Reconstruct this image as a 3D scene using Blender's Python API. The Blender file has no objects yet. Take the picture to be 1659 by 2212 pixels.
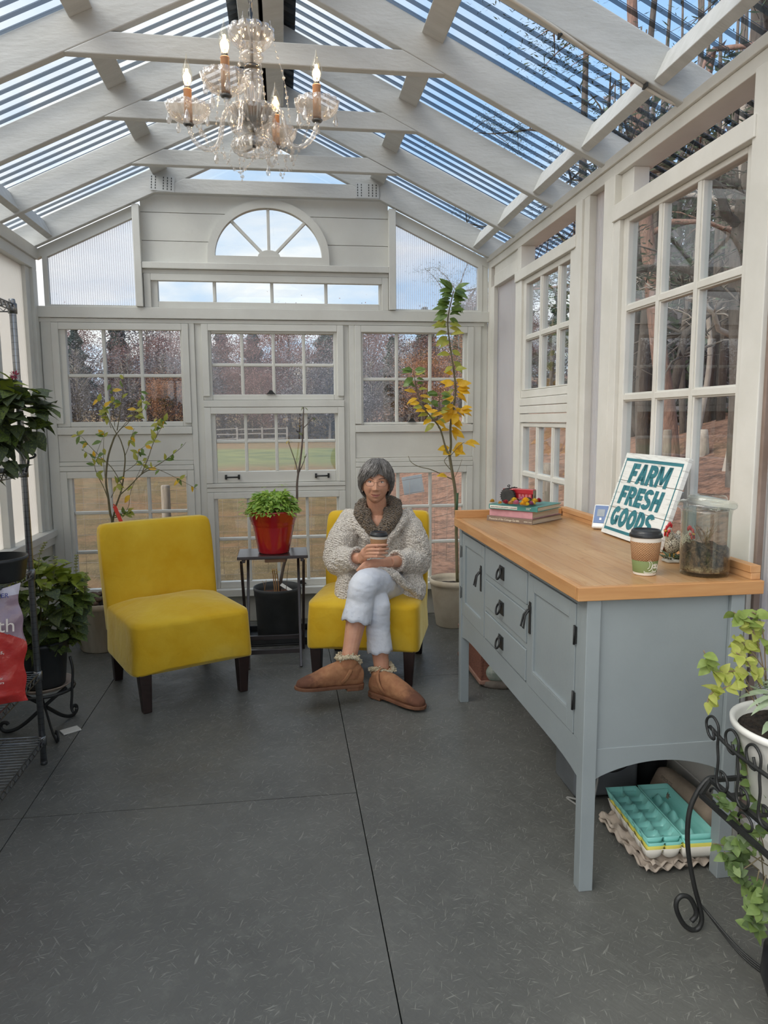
import bpy, bmesh, math, random
from mathutils import Vector, Matrix, noise
random.seed(7)
PI = math.pi
S = bpy.context.scene
COL = S.collection
V = Vector

# ------------------------------------------------------------------ camera
W, H = 1659.0, 2212.0
F, YAW, PIT, ROL = 1563.2, 0.135316, 0.126436, -0.00677102
CAM = V((0, 0, 1.42))
_fw = V((math.sin(YAW)*math.cos(PIT), math.cos(YAW)*math.cos(PIT), -math.sin(PIT)))
_r0 = V((math.cos(YAW), -math.sin(YAW), 0)); _u0 = _r0.cross(_fw)
_r = math.cos(ROL)*_r0 + math.sin(ROL)*_u0
_u = -math.sin(ROL)*_r0 + math.cos(ROL)*_u0
cd = bpy.data.cameras.new('camera'); cam = bpy.data.objects.new('camera', cd); COL.objects.link(cam)
cd.sensor_fit = 'VERTICAL'; cd.sensor_height = 36.0; cd.lens = F/H*36.0
cd.clip_start = 0.05; cd.clip_end = 500
cam.matrix_world = Matrix(((_r.x, _u.x, -_fw.x, CAM.x), (_r.y, _u.y, -_fw.y, CAM.y), (_r.z, _u.z, -_fw.z, CAM.z), (0, 0, 0, 1)))
S.camera = cam
def ray(px, py): return (px-W/2)/F*_r - (py-H/2)/F*_u + _fw
def at(px, py, Y):                       # survey point: where the line of sight meets the depth Y
    d = ray(px, py); return CAM + d*(Y/d.y)
def atz(px, py, z=0.0):
    d = ray(px, py); return CAM + d*((z-CAM.z)/d.z)

# ------------------------------------------------------------------ mesh builder
class MB:
    def __init__(s): s.v=[]; s.f=[]; s.m=[]; s.sm=[]; s.c=None
    def add(s, vs, fs, mi=0, smooth=False):
        o=len(s.v); s.v += [tuple(p) for p in vs]
        for f in fs: s.f.append(tuple(i+o for i in f)); s.m.append(mi); s.sm.append(smooth)
        return s
    def box(s, lo, hi, mi=0, M=None):
        x0,y0,z0=lo; x1,y1,z1=hi
        p=[V((x,y,z)) for z in (z0,z1) for y in (y0,y1) for x in (x0,x1)]
        if M is not None: p=[M@q for q in p]
        return s.add(p,[(0,2,3,1),(4,5,7,6),(0,1,5,4),(2,6,7,3),(0,4,6,2),(1,3,7,5)],mi)
    def beam(s, a, b, w, h, up=(0,0,1), mi=0, taper=1.0):
        a,b=V(a),V(b); d=(b-a).normalized(); up=V(up); x=d.cross(up)
        if x.length<1e-5: x=d.cross(V((0,1,0)))
        x.normalize(); y=x.cross(d).normalized()
        p=[]
        for c,k in ((a,1),(b,taper)):
            for sx,sy in ((-1,-1),(1,-1),(1,1),(-1,1)): p.append(c+x*(sx*w/2*k)+y*(sy*h/2*k))
        return s.add(p,[(0,3,2,1),(4,5,6,7),(0,1,5,4),(1,2,6,5),(2,3,7,6),(3,0,4,7)],mi)
    def tube(s, pts, r, n=8, closed=False, mi=0, cap=True, flat=None):
        pts=[V(p) for p in pts]; k=len(pts)
        rs=r if hasattr(r,'__len__') else [r]*k
        vs=[]; prev=None
        for i,p in enumerate(pts):
            if closed: t=pts[(i+1)%k]-pts[i-1]
            else: t=pts[min(i+1,k-1)]-pts[max(i-1,0)]
            if t.length<1e-9: t=V((0,0,1))
            t.normalize()
            if prev is None:
                ref=V((0,0,1)) if abs(t.z)<.9 else V((1,0,0))
                x=t.cross(ref).normalized()
            else:
                x=prev-t*prev.dot(t)
                if x.length<1e-6: x=t.cross(V((0,0,1)))
                x.normalize()
            prev=x; y=t.cross(x)
            for j in range(n):
                a=2*PI*j/n; kx,ky=(1,1) if flat is None else flat
                vs.append(p+x*(math.cos(a)*rs[i]*kx)+y*(math.sin(a)*rs[i]*ky))
        fs=[]
        for i in range(k if closed else k-1):
            for j in range(n):
                a=i*n+j; b=i*n+(j+1)%n; c=((i+1)%k)*n+(j+1)%n; d=((i+1)%k)*n+j
                fs.append((a,b,c,d))
        if cap and not closed:
            fs.append(tuple(range(n-1,-1,-1))); fs.append(tuple((k-1)*n+j for j in range(n)))
        return s.add(vs,fs,mi,True)
    def lathe(s, prof, c=(0,0,0), n=32, mi=0, M=None, rmod=None, smooth=True):
        vs=[];k=len(prof)
        for (r,z) in prof:
            for j in range(n):
                a=2*PI*j/n; rr=r*(rmod(a,z) if rmod else 1)
                p=V((math.cos(a)*rr,math.sin(a)*rr,z)); 
                if M is not None: p=M@p
                vs.append(p+V(c))
        fs=[(i*n+j,i*n+(j+1)%n,(i+1)*n+(j+1)%n,(i+1)*n+j) for i in range(k-1) for j in range(n)]
        if prof[0][0]>1e-6: fs.append(tuple(range(n-1,-1,-1)))
        if prof[-1][0]>1e-6: fs.append(tuple((k-1)*n+j for j in range(n)))
        return s.add(vs,fs,mi,smooth)
    def ell(s, c, r, n=12, mi=0, M=None):
        c=V(c); r=(r,r,r) if not hasattr(r,'__len__') else r
        vs=[];k=max(6,n*2//3)
        for i in range(k+1):
            th=PI*i/k
            for j in range(n):
                a=2*PI*j/n
                p=V((math.sin(th)*math.cos(a)*r[0],math.sin(th)*math.sin(a)*r[1],math.cos(th)*r[2]))
                if M is not None: p=M@p
                vs.append(p+c)
        fs=[(i*n+j,(i+1)*n+j,(i+1)*n+(j+1)%n,i*n+(j+1)%n) for i in range(k) for j in range(n)]
        return s.add(vs,fs,mi,True)
    def prism(s, poly, d, mi=0, M=None):        # poly in xz, extruded along +y by d
        n=len(poly); vs=[V((x,0,z)) for x,z in poly]+[V((x,d,z)) for x,z in poly]
        if M is not None: vs=[M@p for p in vs]
        fs=[tuple(range(n)),tuple(range(2*n-1,n-1,-1))]+[(i,i+n,(i+1)%n+n,(i+1)%n) for i in range(n)]
        return s.add(vs,fs,mi)
    def loft(s, rings, mi=0, cap=True, smooth=True):
        n=len(rings[0]); vs=[p for r in rings for p in r]
        fs=[(i*n+j,i*n+(j+1)%n,(i+1)*n+(j+1)%n,(i+1)*n+j) for i in range(len(rings)-1) for j in range(n)]
        if cap: fs.append(tuple(range(n-1,-1,-1))); fs.append(tuple((len(rings)-1)*n+j for j in range(n)))
        return s.add(vs,fs,mi,smooth)
    def leaf(s, p, d, up, L, wd, bend=.3, fold=.25, mi=0, kind=0):
        p=V(p); d=V(d).normalized(); up=V(up); x=d.cross(up)
        if x.length<1e-4: x=d.cross(V((.3,.8,.5)))
        x.normalize(); n=x.cross(d)
        prof=((0,.0),(.16,.55),(.38,1),(.62,.86),(.84,.42),(1,0)) if kind==0 else ((0,.0),(.1,.72),(.3,1),(.55,.82),(.8,.45),(1,0)) if kind==1 else ((0,.3),(.25,.9),(.5,1),(.75,.8),(.92,.45),(1,0))
        vs=[]
        for t,w in prof:
            c=p+d*(t*L)-n*(bend*L*t*t)
            e=w*wd*.5
            vs+=[c-x*e+n*(fold*e),c,c+x*e+n*(fold*e)]
        fs=[]
        for i in range(len(prof)-1):
            a=i*3; fs+=[(a,a+1,a+4,a+3),(a+1,a+2,a+5,a+4)]
        return s.add(vs,fs,mi,True)
    def build(s, name, mats, parent=None, bevel=0, seg=2, loc=None, rot=None, subsurf=0, clean=False, col=None, solid=0):
        me=bpy.data.meshes.new(name); me.from_pydata(s.v,[],s.f)
        mats=mats if isinstance(mats,(list,tuple)) else [mats]
        for m in mats: me.materials.append(m)
        me.polygons.foreach_set('material_index',s.m); me.polygons.foreach_set('use_smooth',s.sm)
        if clean:
            bm=bmesh.new(); bm.from_mesh(me); bmesh.ops.remove_doubles(bm,verts=bm.verts,dist=1e-5)
            bmesh.ops.recalc_face_normals(bm,faces=bm.faces); bm.to_mesh(me); bm.free()
        me.update()
        o=bpy.data.objects.new(name,me); COL.objects.link(o)
        if parent: o.parent=parent
        if loc: o.location=loc
        if rot: o.rotation_euler=rot
        if solid:
            md=o.modifiers.new('solid','SOLIDIFY'); md.thickness=solid; md.offset=0
        if bevel:
            md=o.modifiers.new('bevel','BEVEL'); md.width=bevel; md.segments=seg; md.limit_method='ANGLE'; md.angle_limit=math.radians(50)
        if subsurf:
            md=o.modifiers.new('sub','SUBSURF'); md.levels=subsurf; md.render_levels=subsurf
        return o

def empty(name, loc=(0,0,0), rz=0, parent=None):
    o=bpy.data.objects.new(name,None); COL.objects.link(o); o.location=loc; o.rotation_euler=(0,0,rz)
    o.empty_display_size=.05
    if parent: o.parent=parent
    return o
def tag(o, label=None, cat=None, group=None, kind=None):
    if label: o['label']=label
    if cat: o['category']=cat
    if group: o['group']=group
    if kind: o['kind']=kind
    return o
def thing(name, label, cat, loc=(0,0,0), rz=0, group=None): return tag(empty(name,loc,rz),label,cat,group)
def struct(name, loc=(0,0,0)): return tag(empty(name,loc),kind='structure')
def copy_tree(o, parent=None):
    c=o.copy(); COL.objects.link(c)
    if parent: c.parent=parent
    for ch in list(o.children): copy_tree(ch,c)
    return c
def bez(pts, n=8):                       # Catmull-Rom through the points
    P=[V(p) for p in pts]; P=[P[0]*2-P[1]]+P+[P[-1]*2-P[-2]]; out=[]
    for i in range(1,len(P)-2):
        for k in range(n):
            t=k/n; a,b,c,d=P[i-1],P[i],P[i+1],P[i+2]
            out.append(.5*((2*b)+(c-a)*t+(2*a-5*b+4*c-d)*t*t+(3*b-a-3*c+d)*t**3))
    out.append(P[-2]); return out
def lerp(a,b,t): return a+(b-a)*t
def text_mesh(name, body, size, mat, parent, M, shear=0, offset=0, ext=.0004, space=1.0, line=1.0, align='LEFT'):
    cu=bpy.data.curves.new(name,'FONT'); cu.body=body; cu.size=size; cu.shear=shear; cu.offset=offset; cu.extrude=ext
    cu.space_character=space; cu.space_line=line; cu.align_x=align; cu.resolution_u=3
    t=bpy.data.objects.new(name+'_tmp',cu); COL.objects.link(t)
    bpy.context.view_layer.update()
    me=bpy.data.meshes.new_from_object(t.evaluated_get(bpy.context.evaluated_depsgraph_get()))
    bpy.data.objects.remove(t); bpy.data.curves.remove(cu)
    me.name=name; me.materials.clear(); me.materials.append(mat)
    o=bpy.data.objects.new(name,me); COL.objects.link(o)
    if parent: o.parent=parent
    o.matrix_local=M
    return o
def frame_mat(o, x, y):                  # matrix with local x and y axes given, origin o
    x=V(x).normalized(); y=V(y).normalized(); z=x.cross(y).normalized(); y=z.cross(x)
    return Matrix(((x.x,y.x,z.x,o[0]),(x.y,y.y,z.y,o[1]),(x.z,y.z,z.z,o[2]),(0,0,0,1)))
def blob(mb, name, voxel, smooth=6, fac=.5):     # fuse overlapping closed shapes into one continuous surface
    me=bpy.data.meshes.new(name); me.from_pydata(mb.v,[],mb.f); me.update()
    o=bpy.data.objects.new(name+'_tmp',me); COL.objects.link(o)
    r=o.modifiers.new('r','REMESH'); r.mode='VOXEL'; r.voxel_size=voxel; r.use_smooth_shade=True
    if smooth:
        q=o.modifiers.new('s','SMOOTH'); q.factor=fac; q.iterations=smooth
    bpy.context.view_layer.update()
    out=bpy.data.meshes.new_from_object(o.evaluated_get(bpy.context.evaluated_depsgraph_get()))
    bpy.data.objects.remove(o); bpy.data.meshes.remove(me); out.name=name
    out.polygons.foreach_set('use_smooth',[True]*len(out.polygons))
    return out
def link_mesh(name, me, mats, parent=None):
    me.materials.clear()
    for m in (mats if isinstance(mats,(list,tuple)) else [mats]): me.materials.append(m)
    o=bpy.data.objects.new(name,me); COL.objects.link(o)
    if parent: o.parent=parent
    return o

# ------------------------------------------------------------------ materials
def srgb(h):
    h=h.lstrip('#'); c=[int(h[i:i+2],16)/255 for i in (0,2,4)]
    return tuple((x/12.92 if x<=.04045 else ((x+.055)/1.055)**2.4) for x in c)
class NT:
    def __init__(s,m): s.t=m.node_tree; s.n=s.t.nodes; s.l=s.t.links
    def new(s,t,**k):
        n=s.n.new(t)
        for a,b in k.items():
            if a.startswith('i_'): n.inputs[a[2:].replace('_',' ')].default_value=b
            else: setattr(n,a,b)
        return n
    def link(s,a,b): s.l.new(a,b)
def newmat(name):
    m=bpy.data.materials.new(name); m.use_nodes=True; t=NT(m); b=t.n['Principled BSDF']; return m,t,b
def coords(t, scale=(1,1,1), rot=(0,0,0)):
    tc=t.new('ShaderNodeTexCoord'); mp=t.new('ShaderNodeMapping'); mp.inputs['Scale'].default_value=scale; mp.inputs['Rotation'].default_value=rot
    t.link(tc.outputs['Object'],mp.inputs['Vector']); return mp.outputs['Vector']
def coords_r(t, scale, ang):
    tc=t.new('ShaderNodeTexCoord'); mp=t.new('ShaderNodeMapping',vector_type='TEXTURE'); mp.inputs['Scale'].default_value=tuple(1/x for x in scale); mp.inputs['Rotation'].default_value=(0,0,ang)
    t.link(tc.outputs['Object'],mp.inputs['Vector']); return mp.outputs['Vector']
def mixc(t, fac, a, b):
    mx=t.new('ShaderNodeMix',data_type='RGBA')
    if isinstance(fac,float): mx.inputs[0].default_value=fac
    else: t.link(fac,mx.inputs[0])
    for i,c in ((6,a),(7,b)):
        if isinstance(c,tuple): mx.inputs[i].default_value=(*c[:3],1)
        else: t.link(c,mx.inputs[i])
    return mx.outputs[2]
def ramp(t, src, p0, p1, c0=(0,0,0), c1=(1,1,1)):
    r=t.new('ShaderNodeValToRGB'); e=r.color_ramp.elements; e[0].position=p0; e[1].position=p1; e[0].color=(*c0,1); e[1].color=(*c1,1)
    t.link(src,r.inputs[0]); return r.outputs[0]
def noisef(t, vec, scale, detail=4, rough=.55, dist=0):
    n=t.new('ShaderNodeTexNoise'); n.inputs['Scale'].default_value=scale; n.inputs['Detail'].default_value=detail; n.inputs['Roughness'].default_value=rough; n.inputs['Distortion'].default_value=dist
    t.link(vec,n.inputs['Vector']); return n.outputs['Fac']
def vor(t, vec, scale, feat='F1', rnd=1.0):
    n=t.new('ShaderNodeTexVoronoi',feature=feat); n.inputs['Scale'].default_value=scale; n.inputs['Randomness'].default_value=rnd; t.link(vec,n.inputs['Vector']); return n.outputs['Distance']
def bump(t, b, h, strength=.3, dist=.01):
    n=t.new('ShaderNodeBump'); n.inputs['Strength'].default_value=strength; n.inputs['Distance'].default_value=dist; t.link(h,n.inputs['Height']); t.link(n.outputs[0],b.inputs['Normal']); return n
def M(name, c, c2=None, rough=.5, metal=0, scale=6, stretch=(1,1,1), bstr=0, bscale=60, bdist=.004, lo=.35, hi=.65, sheen=0, coat=0, spec=None, sss=0, trans=0):
    m,t,b=newmat(name)
    c=srgb(c) if isinstance(c,str) else c
    b.inputs['Roughness'].default_value=rough; b.inputs['Metallic'].default_value=metal
    v=coords(t,stretch)
    if c2 is not None:
        c2=srgb(c2) if isinstance(c2,str) else c2
        t.link(mixc(t,ramp(t,noisef(t,v,scale),lo,hi),c,c2),b.inputs['Base Color'])
    else: b.inputs['Base Color'].default_value=(*c,1)
    if bstr: bump(t,b,noisef(t,v,bscale),bstr,bdist)
    if sheen: b.inputs['Sheen Weight'].default_value=sheen; b.inputs['Sheen Roughness'].default_value=.4; b.inputs['Sheen Tint'].default_value=(*[min(1,x*1.1+.1) for x in c],1)
    if coat: b.inputs['Coat Weight'].default_value=coat; b.inputs['Coat Roughness'].default_value=.15
    if spec is not None: b.inputs['Specular IOR Level'].default_value=spec
    if sss: b.inputs['Subsurface Weight'].default_value=sss; b.inputs['Subsurface Radius'].default_value=(.01,.004,.002)
    if trans: b.inputs['Transmission Weight'].default_value=trans
    return m
def leafmat(name, c, c2, vein=None, rough=.45, scale=12, tl=.35, vs=60):
    m,t,b=newmat(name); c,c2=srgb(c),srgb(c2); v=coords(t)
    base=mixc(t,ramp(t,noisef(t,v,scale,2),.38,.62),c,c2)
    if vein:
        base=mixc(t,ramp(t,noisef(t,v,vs,1,.4,.6),.54,.62),base,srgb(vein))
    t.link(base,b.inputs['Base Color']); b.inputs['Roughness'].default_value=rough; b.inputs['Specular IOR Level'].default_value=.1 if rough>.9 else .5
    tr=t.new('ShaderNodeBsdfTranslucent'); t.link(base,tr.inputs['Color'])
    mx=t.new('ShaderNodeMixShader'); mx.inputs[0].default_value=tl; t.link(b.outputs[0],mx.inputs[1]); t.link(tr.outputs[0],mx.inputs[2])
    t.link(mx.outputs[0],t.n['Material Output'].inputs['Surface']); return m
def schlick(t, f0=.04, normal=None):
    g=t.new('ShaderNodeNewGeometry'); d=t.new('ShaderNodeVectorMath',operation='DOT_PRODUCT'); t.link(g.outputs['Incoming'],d.inputs[0]); t.link(normal or g.outputs['Normal'],d.inputs[1])
    def m(op,a,b=None):
        n=t.new('ShaderNodeMath',operation=op)
        for i,x in enumerate((a,b)):
            if x is None: continue
            if isinstance(x,(int,float)): n.inputs[i].default_value=x
            else: t.link(x,n.inputs[i])
        return n.outputs[0]
    c=m('SUBTRACT',1.0,m('ABSOLUTE',d.outputs['Value'])); p=m('POWER',c,5.0)
    return m('ADD',m('MULTIPLY',p,1-f0),f0)
def glassmat(name, tint=(.95,.97,.97), f0=.04, refl=1.0, rough=.01):       # thin clear pane
    m=bpy.data.materials.new(name); m.use_nodes=True; t=NT(m); t.n.remove(t.n['Principled BSDF'])
    tr=t.new('ShaderNodeBsdfTransparent'); tr.inputs[0].default_value=(*tint,1)
    gl=t.new('ShaderNodeBsdfGlossy'); gl.inputs['Roughness'].default_value=rough; gl.inputs['Color'].default_value=(refl,refl,refl,1)
    mx=t.new('ShaderNodeMixShader'); t.link(schlick(t,f0),mx.inputs[0]); t.link(tr.outputs[0],mx.inputs[1]); t.link(gl.outputs[0],mx.inputs[2])
    t.link(mx.outputs[0],t.n['Material Output'].inputs['Surface']); return m
def polymat(name, clear, tcol, dcol, axis=0, ribs=90., rough=.25):   # twin-wall sheet: see-through, milky, ribbed
    m=bpy.data.materials.new(name); m.use_nodes=True; t=NT(m); t.n.remove(t.n['Principled BSDF'])
    v=coords(t)
    sx=t.new('ShaderNodeSeparateXYZ'); t.link(v,sx.inputs[0])
    mu=t.new('ShaderNodeMath',operation='MULTIPLY'); mu.inputs[1].default_value=ribs*2*PI; t.link(sx.outputs[axis],mu.inputs[0])
    si=t.new('ShaderNodeMath',operation='SINE'); t.link(mu.outputs[0],si.inputs[0])
    tr=t.new('ShaderNodeBsdfTransparent'); tr.inputs[0].default_value=(*tcol,1)
    tl=t.new('ShaderNodeBsdfTranslucent'); tl.inputs[0].default_value=(*dcol,1)
    df=t.new('ShaderNodeBsdfDiffuse'); df.inputs[0].default_value=(*dcol,1)
    gl=t.new('ShaderNodeBsdfGlossy'); gl.inputs['Roughness'].default_value=rough; gl.inputs['Color'].default_value=(.6,.58,.55,1)
    m1=t.new('ShaderNodeMixShader'); m1.inputs[0].default_value=.3; t.link(tl.outputs[0],m1.inputs[1]); t.link(df.outputs[0],m1.inputs[2])
    rp=t.new('ShaderNodeMapRange'); rp.inputs[1].default_value=-1; rp.inputs[2].default_value=1; rp.inputs[3].default_value=clear-.22; rp.inputs[4].default_value=clear+.12; t.link(si.outputs[0],rp.inputs[0])
    m2=t.new('ShaderNodeMixShader'); t.link(rp.outputs[0],m2.inputs[0]); t.link(m1.outputs[0],m2.inputs[1]); t.link(tr.outputs[0],m2.inputs[2])
    m3=t.new('ShaderNodeMixShader'); t.link(schlick(t,.04),m3.inputs[0]); t.link(m2.outputs[0],m3.inputs[1]); t.link(gl.outputs[0],m3.inputs[2])
    bp=t.new('ShaderNodeBump'); bp.inputs['Strength'].default_value=.5; bp.inputs['Distance'].default_value=.003; t.link(si.outputs[0],bp.inputs['Height']); t.link(bp.outputs[0],gl.inputs['Normal'])
    t.link(m3.outputs[0],t.n['Material Output'].inputs['Surface']); return m

MT={}
MT['white']=M('white_painted_wood','#d3d3cd','#cac9c3',rough=.5,scale=3,bstr=.35,bscale=40,stretch=(1,1,1),bdist=.003)
MT['white2']=M('white_painted_rafter','#c6c6c3','#bcbcb8',rough=.55,scale=4,bstr=.5,bscale=22,stretch=(1,5,3),bdist=.004)
MT['white_lit']=M('lit_white_trim','#dbd8d0','#d1cec5',rough=.5,scale=5,bstr=.3,bscale=40,bdist=.003)  # white paint, warmed and lightened for the light on the right wall
MT['black']=M('black_iron','#1b1c1c','#262726',rough=.5,scale=20,bstr=.2,bscale=150)
MT['plastic']=M('black_plastic','#1c1e1f','#272a2b',rough=.45,scale=10)
MT['soil']=M('potting_soil','#1f1a16','#3a2f26',rough=.95,scale=60,bstr=1,bscale=80,bdist=.02)
MT['chrome']=M('zinc_wire','#8d8f90','#76787a',rough=.32,metal=.85,scale=30)
MT['glass']=glassmat('window_glass',(.93,.95,.95))
MT['poly']=polymat('ribbed_polycarbonate',.80,(.95,.97,.99),(.88,.90,.93),0,70.)
MT['polyR']=polymat('milky_polycarbonate',.30,(.92,.92,.92),(.95,.92,.88),1,60.)
MT['polyL']=polymat('white_polycarbonate',.18,(.9,.9,.9),(.80,.785,.755),1,90.)
MT['sheetflat']=glassmat('clear_corrugated_roofing',(.90,.94,.97),.03)
def webmat():
    m=bpy.data.materials.new('roofing_rib_side'); m.use_nodes=True; t=NT(m); t.n.remove(t.n['Principled BSDF'])
    tr=t.new('ShaderNodeBsdfTransparent'); tr.inputs[0].default_value=(.16,.19,.22,1)  # dark tint stands in for refraction at the slanted rib sides
    gl=t.new('ShaderNodeBsdfGlossy'); gl.inputs['Roughness'].default_value=.2; gl.inputs['Color'].default_value=(.5,.55,.6,1)
    mx=t.new('ShaderNodeMixShader'); mx.inputs[0].default_value=.12; t.link(tr.outputs[0],mx.inputs[1]); t.link(gl.outputs[0],mx.inputs[2])
    t.link(mx.outputs[0],t.n['Material Output'].inputs['Surface']); return m
MT['sheetweb']=webmat()
def floormat():
    m,t,b=newmat('grey_painted_strand_board'); v=coords(t)
    base=mixc(t,ramp(t,noisef(t,v,1.6,5),.35,.68),srgb('#53534f'),srgb('#62625d'))
    base=mixc(t,ramp(t,noisef(t,v,14,6,.7),.52,.8),base,srgb('#6c6c66'))
    hs=None
    for i,(a,sc,th) in enumerate(((.3,(16,150,1),.70),(1.35,(16,140,1),.70),(2.2,(18,150,1),.705),(2.8,(22,170,1),.71),(.9,(20,170,1),.70))):
        vv=coords_r(t,sc,a)
        f=ramp(t,noisef(t,vv,1.0,2,.5,.4),th-.04,th+.02)
        base=mixc(t,f,base,srgb('#7e7e77'))
        if hs is None: hs=f
        else:
            ad=t.new('ShaderNodeMath',operation='ADD'); t.link(hs,ad.inputs[0]); t.link(f,ad.inputs[1]); hs=ad.outputs[0]
    # worn pale scuffs
    sc=ramp(t,noisef(t,v,2.3,7,.75,1.2),.70,.78); base=mixc(t,sc,base,srgb('#8f8c84'))
    t.link(base,b.inputs['Base Color']); b.inputs['Roughness'].default_value=.42
    t.link(ramp(t,noisef(t,v,5,5,.7),.3,.75,(.33,.33,.33),(.58,.58,.58)),b.inputs['Roughness'])
    v2=coords_r(t,(10,45,1),.7); v3=coords_r(t,(10,45,1),2.1)
    ad=t.new('ShaderNodeMath',operation='ADD'); t.link(noisef(t,v2,1,3),ad.inputs[0]); t.link(noisef(t,v3,1,3),ad.inputs[1])
    a2=t.new('ShaderNodeMath',operation='ADD'); t.link(ad.outputs[0],a2.inputs[0]); t.link(hs,a2.inputs[1])
    bump(t,b,a2.outputs[0],.35,.004); return m
MT['floor']=floormat()
# ------------------------------------------------------------------ sky and light
def make_world():
    w=bpy.data.worlds.new('sky'); S.world=w; w.use_nodes=True; t=NT(w); bg=t.n['Background']
    tc=t.new('ShaderNodeTexCoord'); v=tc.outputs['Generated']
    sp=t.new('ShaderNodeSeparateXYZ'); t.link(v,sp.inputs[0])
    def mth(op,a,b=None):
        n=t.new('ShaderNodeMath',operation=op)
        for i,x in enumerate((a,b)):
            if x is None: continue
            if isinstance(x,(int,float)): n.inputs[i].default_value=x
            else: t.link(x,n.inputs[i])
        return n.outputs[0]
    up=ramp(t,sp.outputs[2],0.0,.75)
    sky=mixc(t,up,srgb('#bcd8f2'),srgb('#7fb2ea'))
    # cloud layer on a flat ceiling
    zc=mth('MAXIMUM',sp.outputs[2],.06); zc=mth('ADD',zc,.18)
    cx=mth('DIVIDE',sp.outputs[0],zc); cy=mth('DIVIDE',sp.outputs[1],zc)
    cb=t.new('ShaderNodeCombineXYZ'); t.link(cx,cb.inputs[0]); t.link(cy,cb.inputs[1])
    n1=noisef(t,cb.outputs[0],1.15,7,.55,.3)
    bias=mth('MULTIPLY',sp.outputs[0],-.22); n1=mth('ADD',n1,bias)
    lf=mth('MULTIPLY',sp.outputs[1],-.03); n1=mth('ADD',n1,lf)
    cl=ramp(t,n1,.34,.54)
    n2=noisef(t,cb.outputs[0],2.6,5,.6)
    ccol=mixc(t,ramp(t,n2,.3,.7),srgb('#dfe3ea'),srgb('#fbf9f6'))
    col=mixc(t,cl,sky,ccol)
    # brighter around the veiled sun, high behind and to the left
    sd=V((-.70,-.30,.65)).normalized()
    dn=t.new('ShaderNodeVectorMath',operation='DOT_PRODUCT'); t.link(v,dn.inputs[0]); dn.inputs[1].default_value=sd
    gl=mth('MAXIMUM',dn.outputs['Value'],0.0); gl=mth('POWER',gl,3.0); gl=mth('MULTIPLY',gl,1.8); st=mth('ADD',gl,.86)
    t.link(col,bg.inputs['Color']); t.link(st,bg.inputs['Strength'])
make_world()
sl=bpy.data.lights.new('veiled_sun','SUN'); sl.energy=2.0; sl.angle=math.radians(38); sl.color=(1,.92,.80)
so=bpy.data.objects.new('veiled_sun',sl); COL.objects.link(so)
so.rotation_euler=V((.70,.30,-.65)).to_track_quat('-Z','Y').to_euler()
S.view_settings.view_transform='Standard'; S.view_settings.look='None'; S.view_settings.gamma=1.0; S.view_settings.use_curve_mapping=False
S.view_settings.exposure=.62
S.cycles.max_bounces=14; S.cycles.transparent_max_bounces=40; S.cycles.diffuse_bounces=6; S.cycles.glossy_bounces=4; S.cycles.transmission_bounces=8
S.cycles.caustics_reflective=False; S.cycles.caustics_refractive=False
try: S.cycles.use_denoising=True
except Exception: pass

# ------------------------------------------------------------------ outdoors
def gz(x,y):
    hx=max(0.0,x-2.0-.10*max(y-6,0)); 
    h=.285*hx; h=h if h<4.2 else 4.2+(h-4.2)*.3
    back=max(0,y-62)*.06
    lf=0
    return -.28+h+back+.06*math.sin(x*1.7+y*.6)*min(1,hx)+.02*math.sin(x*3+y*2)
def groundmat():
    m,t,b=newmat('autumn_field'); v=coords(t)
    sx=t.new('ShaderNodeSeparateXYZ'); t.link(v,sx.inputs[0])
    dry=mixc(t,ramp(t,noisef(t,v,.35,6),.4,.62),srgb('#7c6a4e'),srgb('#83634a'))
    dry=mixc(t,ramp(t,noisef(t,v,2.5,8,.75),.42,.62),dry,srgb('#5f543e'))
    dry=mixc(t,ramp(t,noisef(t,coords(t,(14,3,1)),4,5,.7),.55,.75),dry,srgb('#ac9470'))
    green=mixc(t,ramp(t,noisef(t,v,.5,6),.35,.65),srgb('#5f6447'),srgb('#77784f'))
    # a green belt across the far meadow
    g0=t.new('ShaderNodeMapRange',interpolation_type='SMOOTHSTEP'); g0.inputs[1].default_value=25; g0.inputs[2].default_value=31; t.link(sx.outputs[1],g0.inputs[0])
    g1=t.new('ShaderNodeMapRange',interpolation_type='SMOOTHSTEP'); g1.inputs[1].default_value=47; g1.inputs[2].default_value=43; t.link(sx.outputs[1],g1.inputs[0])
    mu=t.new('ShaderNodeMath',operation='MULTIPLY'); t.link(g0.outputs[0],mu.inputs[0]); t.link(g1.outputs[0],mu.inputs[1])
    base=mixc(t,mu.outputs[0],dry,green)
    # leaf litter on the bank to the right
    litter=mixc(t,ramp(t,vor(t,coords(t,(1,1,1)),11),.15,.55),srgb('#785a4b'),srgb('#9c7764'))
    litter=mixc(t,ramp(t,noisef(t,v,3.2,8,.8),.45,.62),litter,srgb('#5f4c44'))
    litter=mixc(t,ramp(t,noisef(t,v,22,4,.8),.60,.68),litter,srgb('#cfb4a2'))
    ad=t.new('ShaderNodeMath',operation='MULTIPLY_ADD'); t.link(sx.outputs[1],ad.inputs[0]); ad.inputs[1].default_value=-.10; t.link(sx.outputs[0],ad.inputs[2])
    l0=t.new('ShaderNodeMapRange',interpolation_type='SMOOTHSTEP'); l0.inputs[1].default_value=-.2; l0.inputs[2].default_value=1.0; t.link(ad.outputs[0],l0.inputs[0])
    base=mixc(t,l0.outputs[0],base,litter)
    t.link(base,b.inputs['Base Color']); b.inputs['Roughness'].default_value=.95; b.inputs['Specular IOR Level'].default_value=.1
    bump(t,b,noisef(t,v,18,8,.8),.8,.05); return m
g=MB()
xs=[-70,-50,-35,-25,-18,-13,-9,-6,-4,-2.5,-1.8,-1]+[i*.5 for i in range(-1,40)]+[21,24,28,34,42,55,75]
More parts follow.
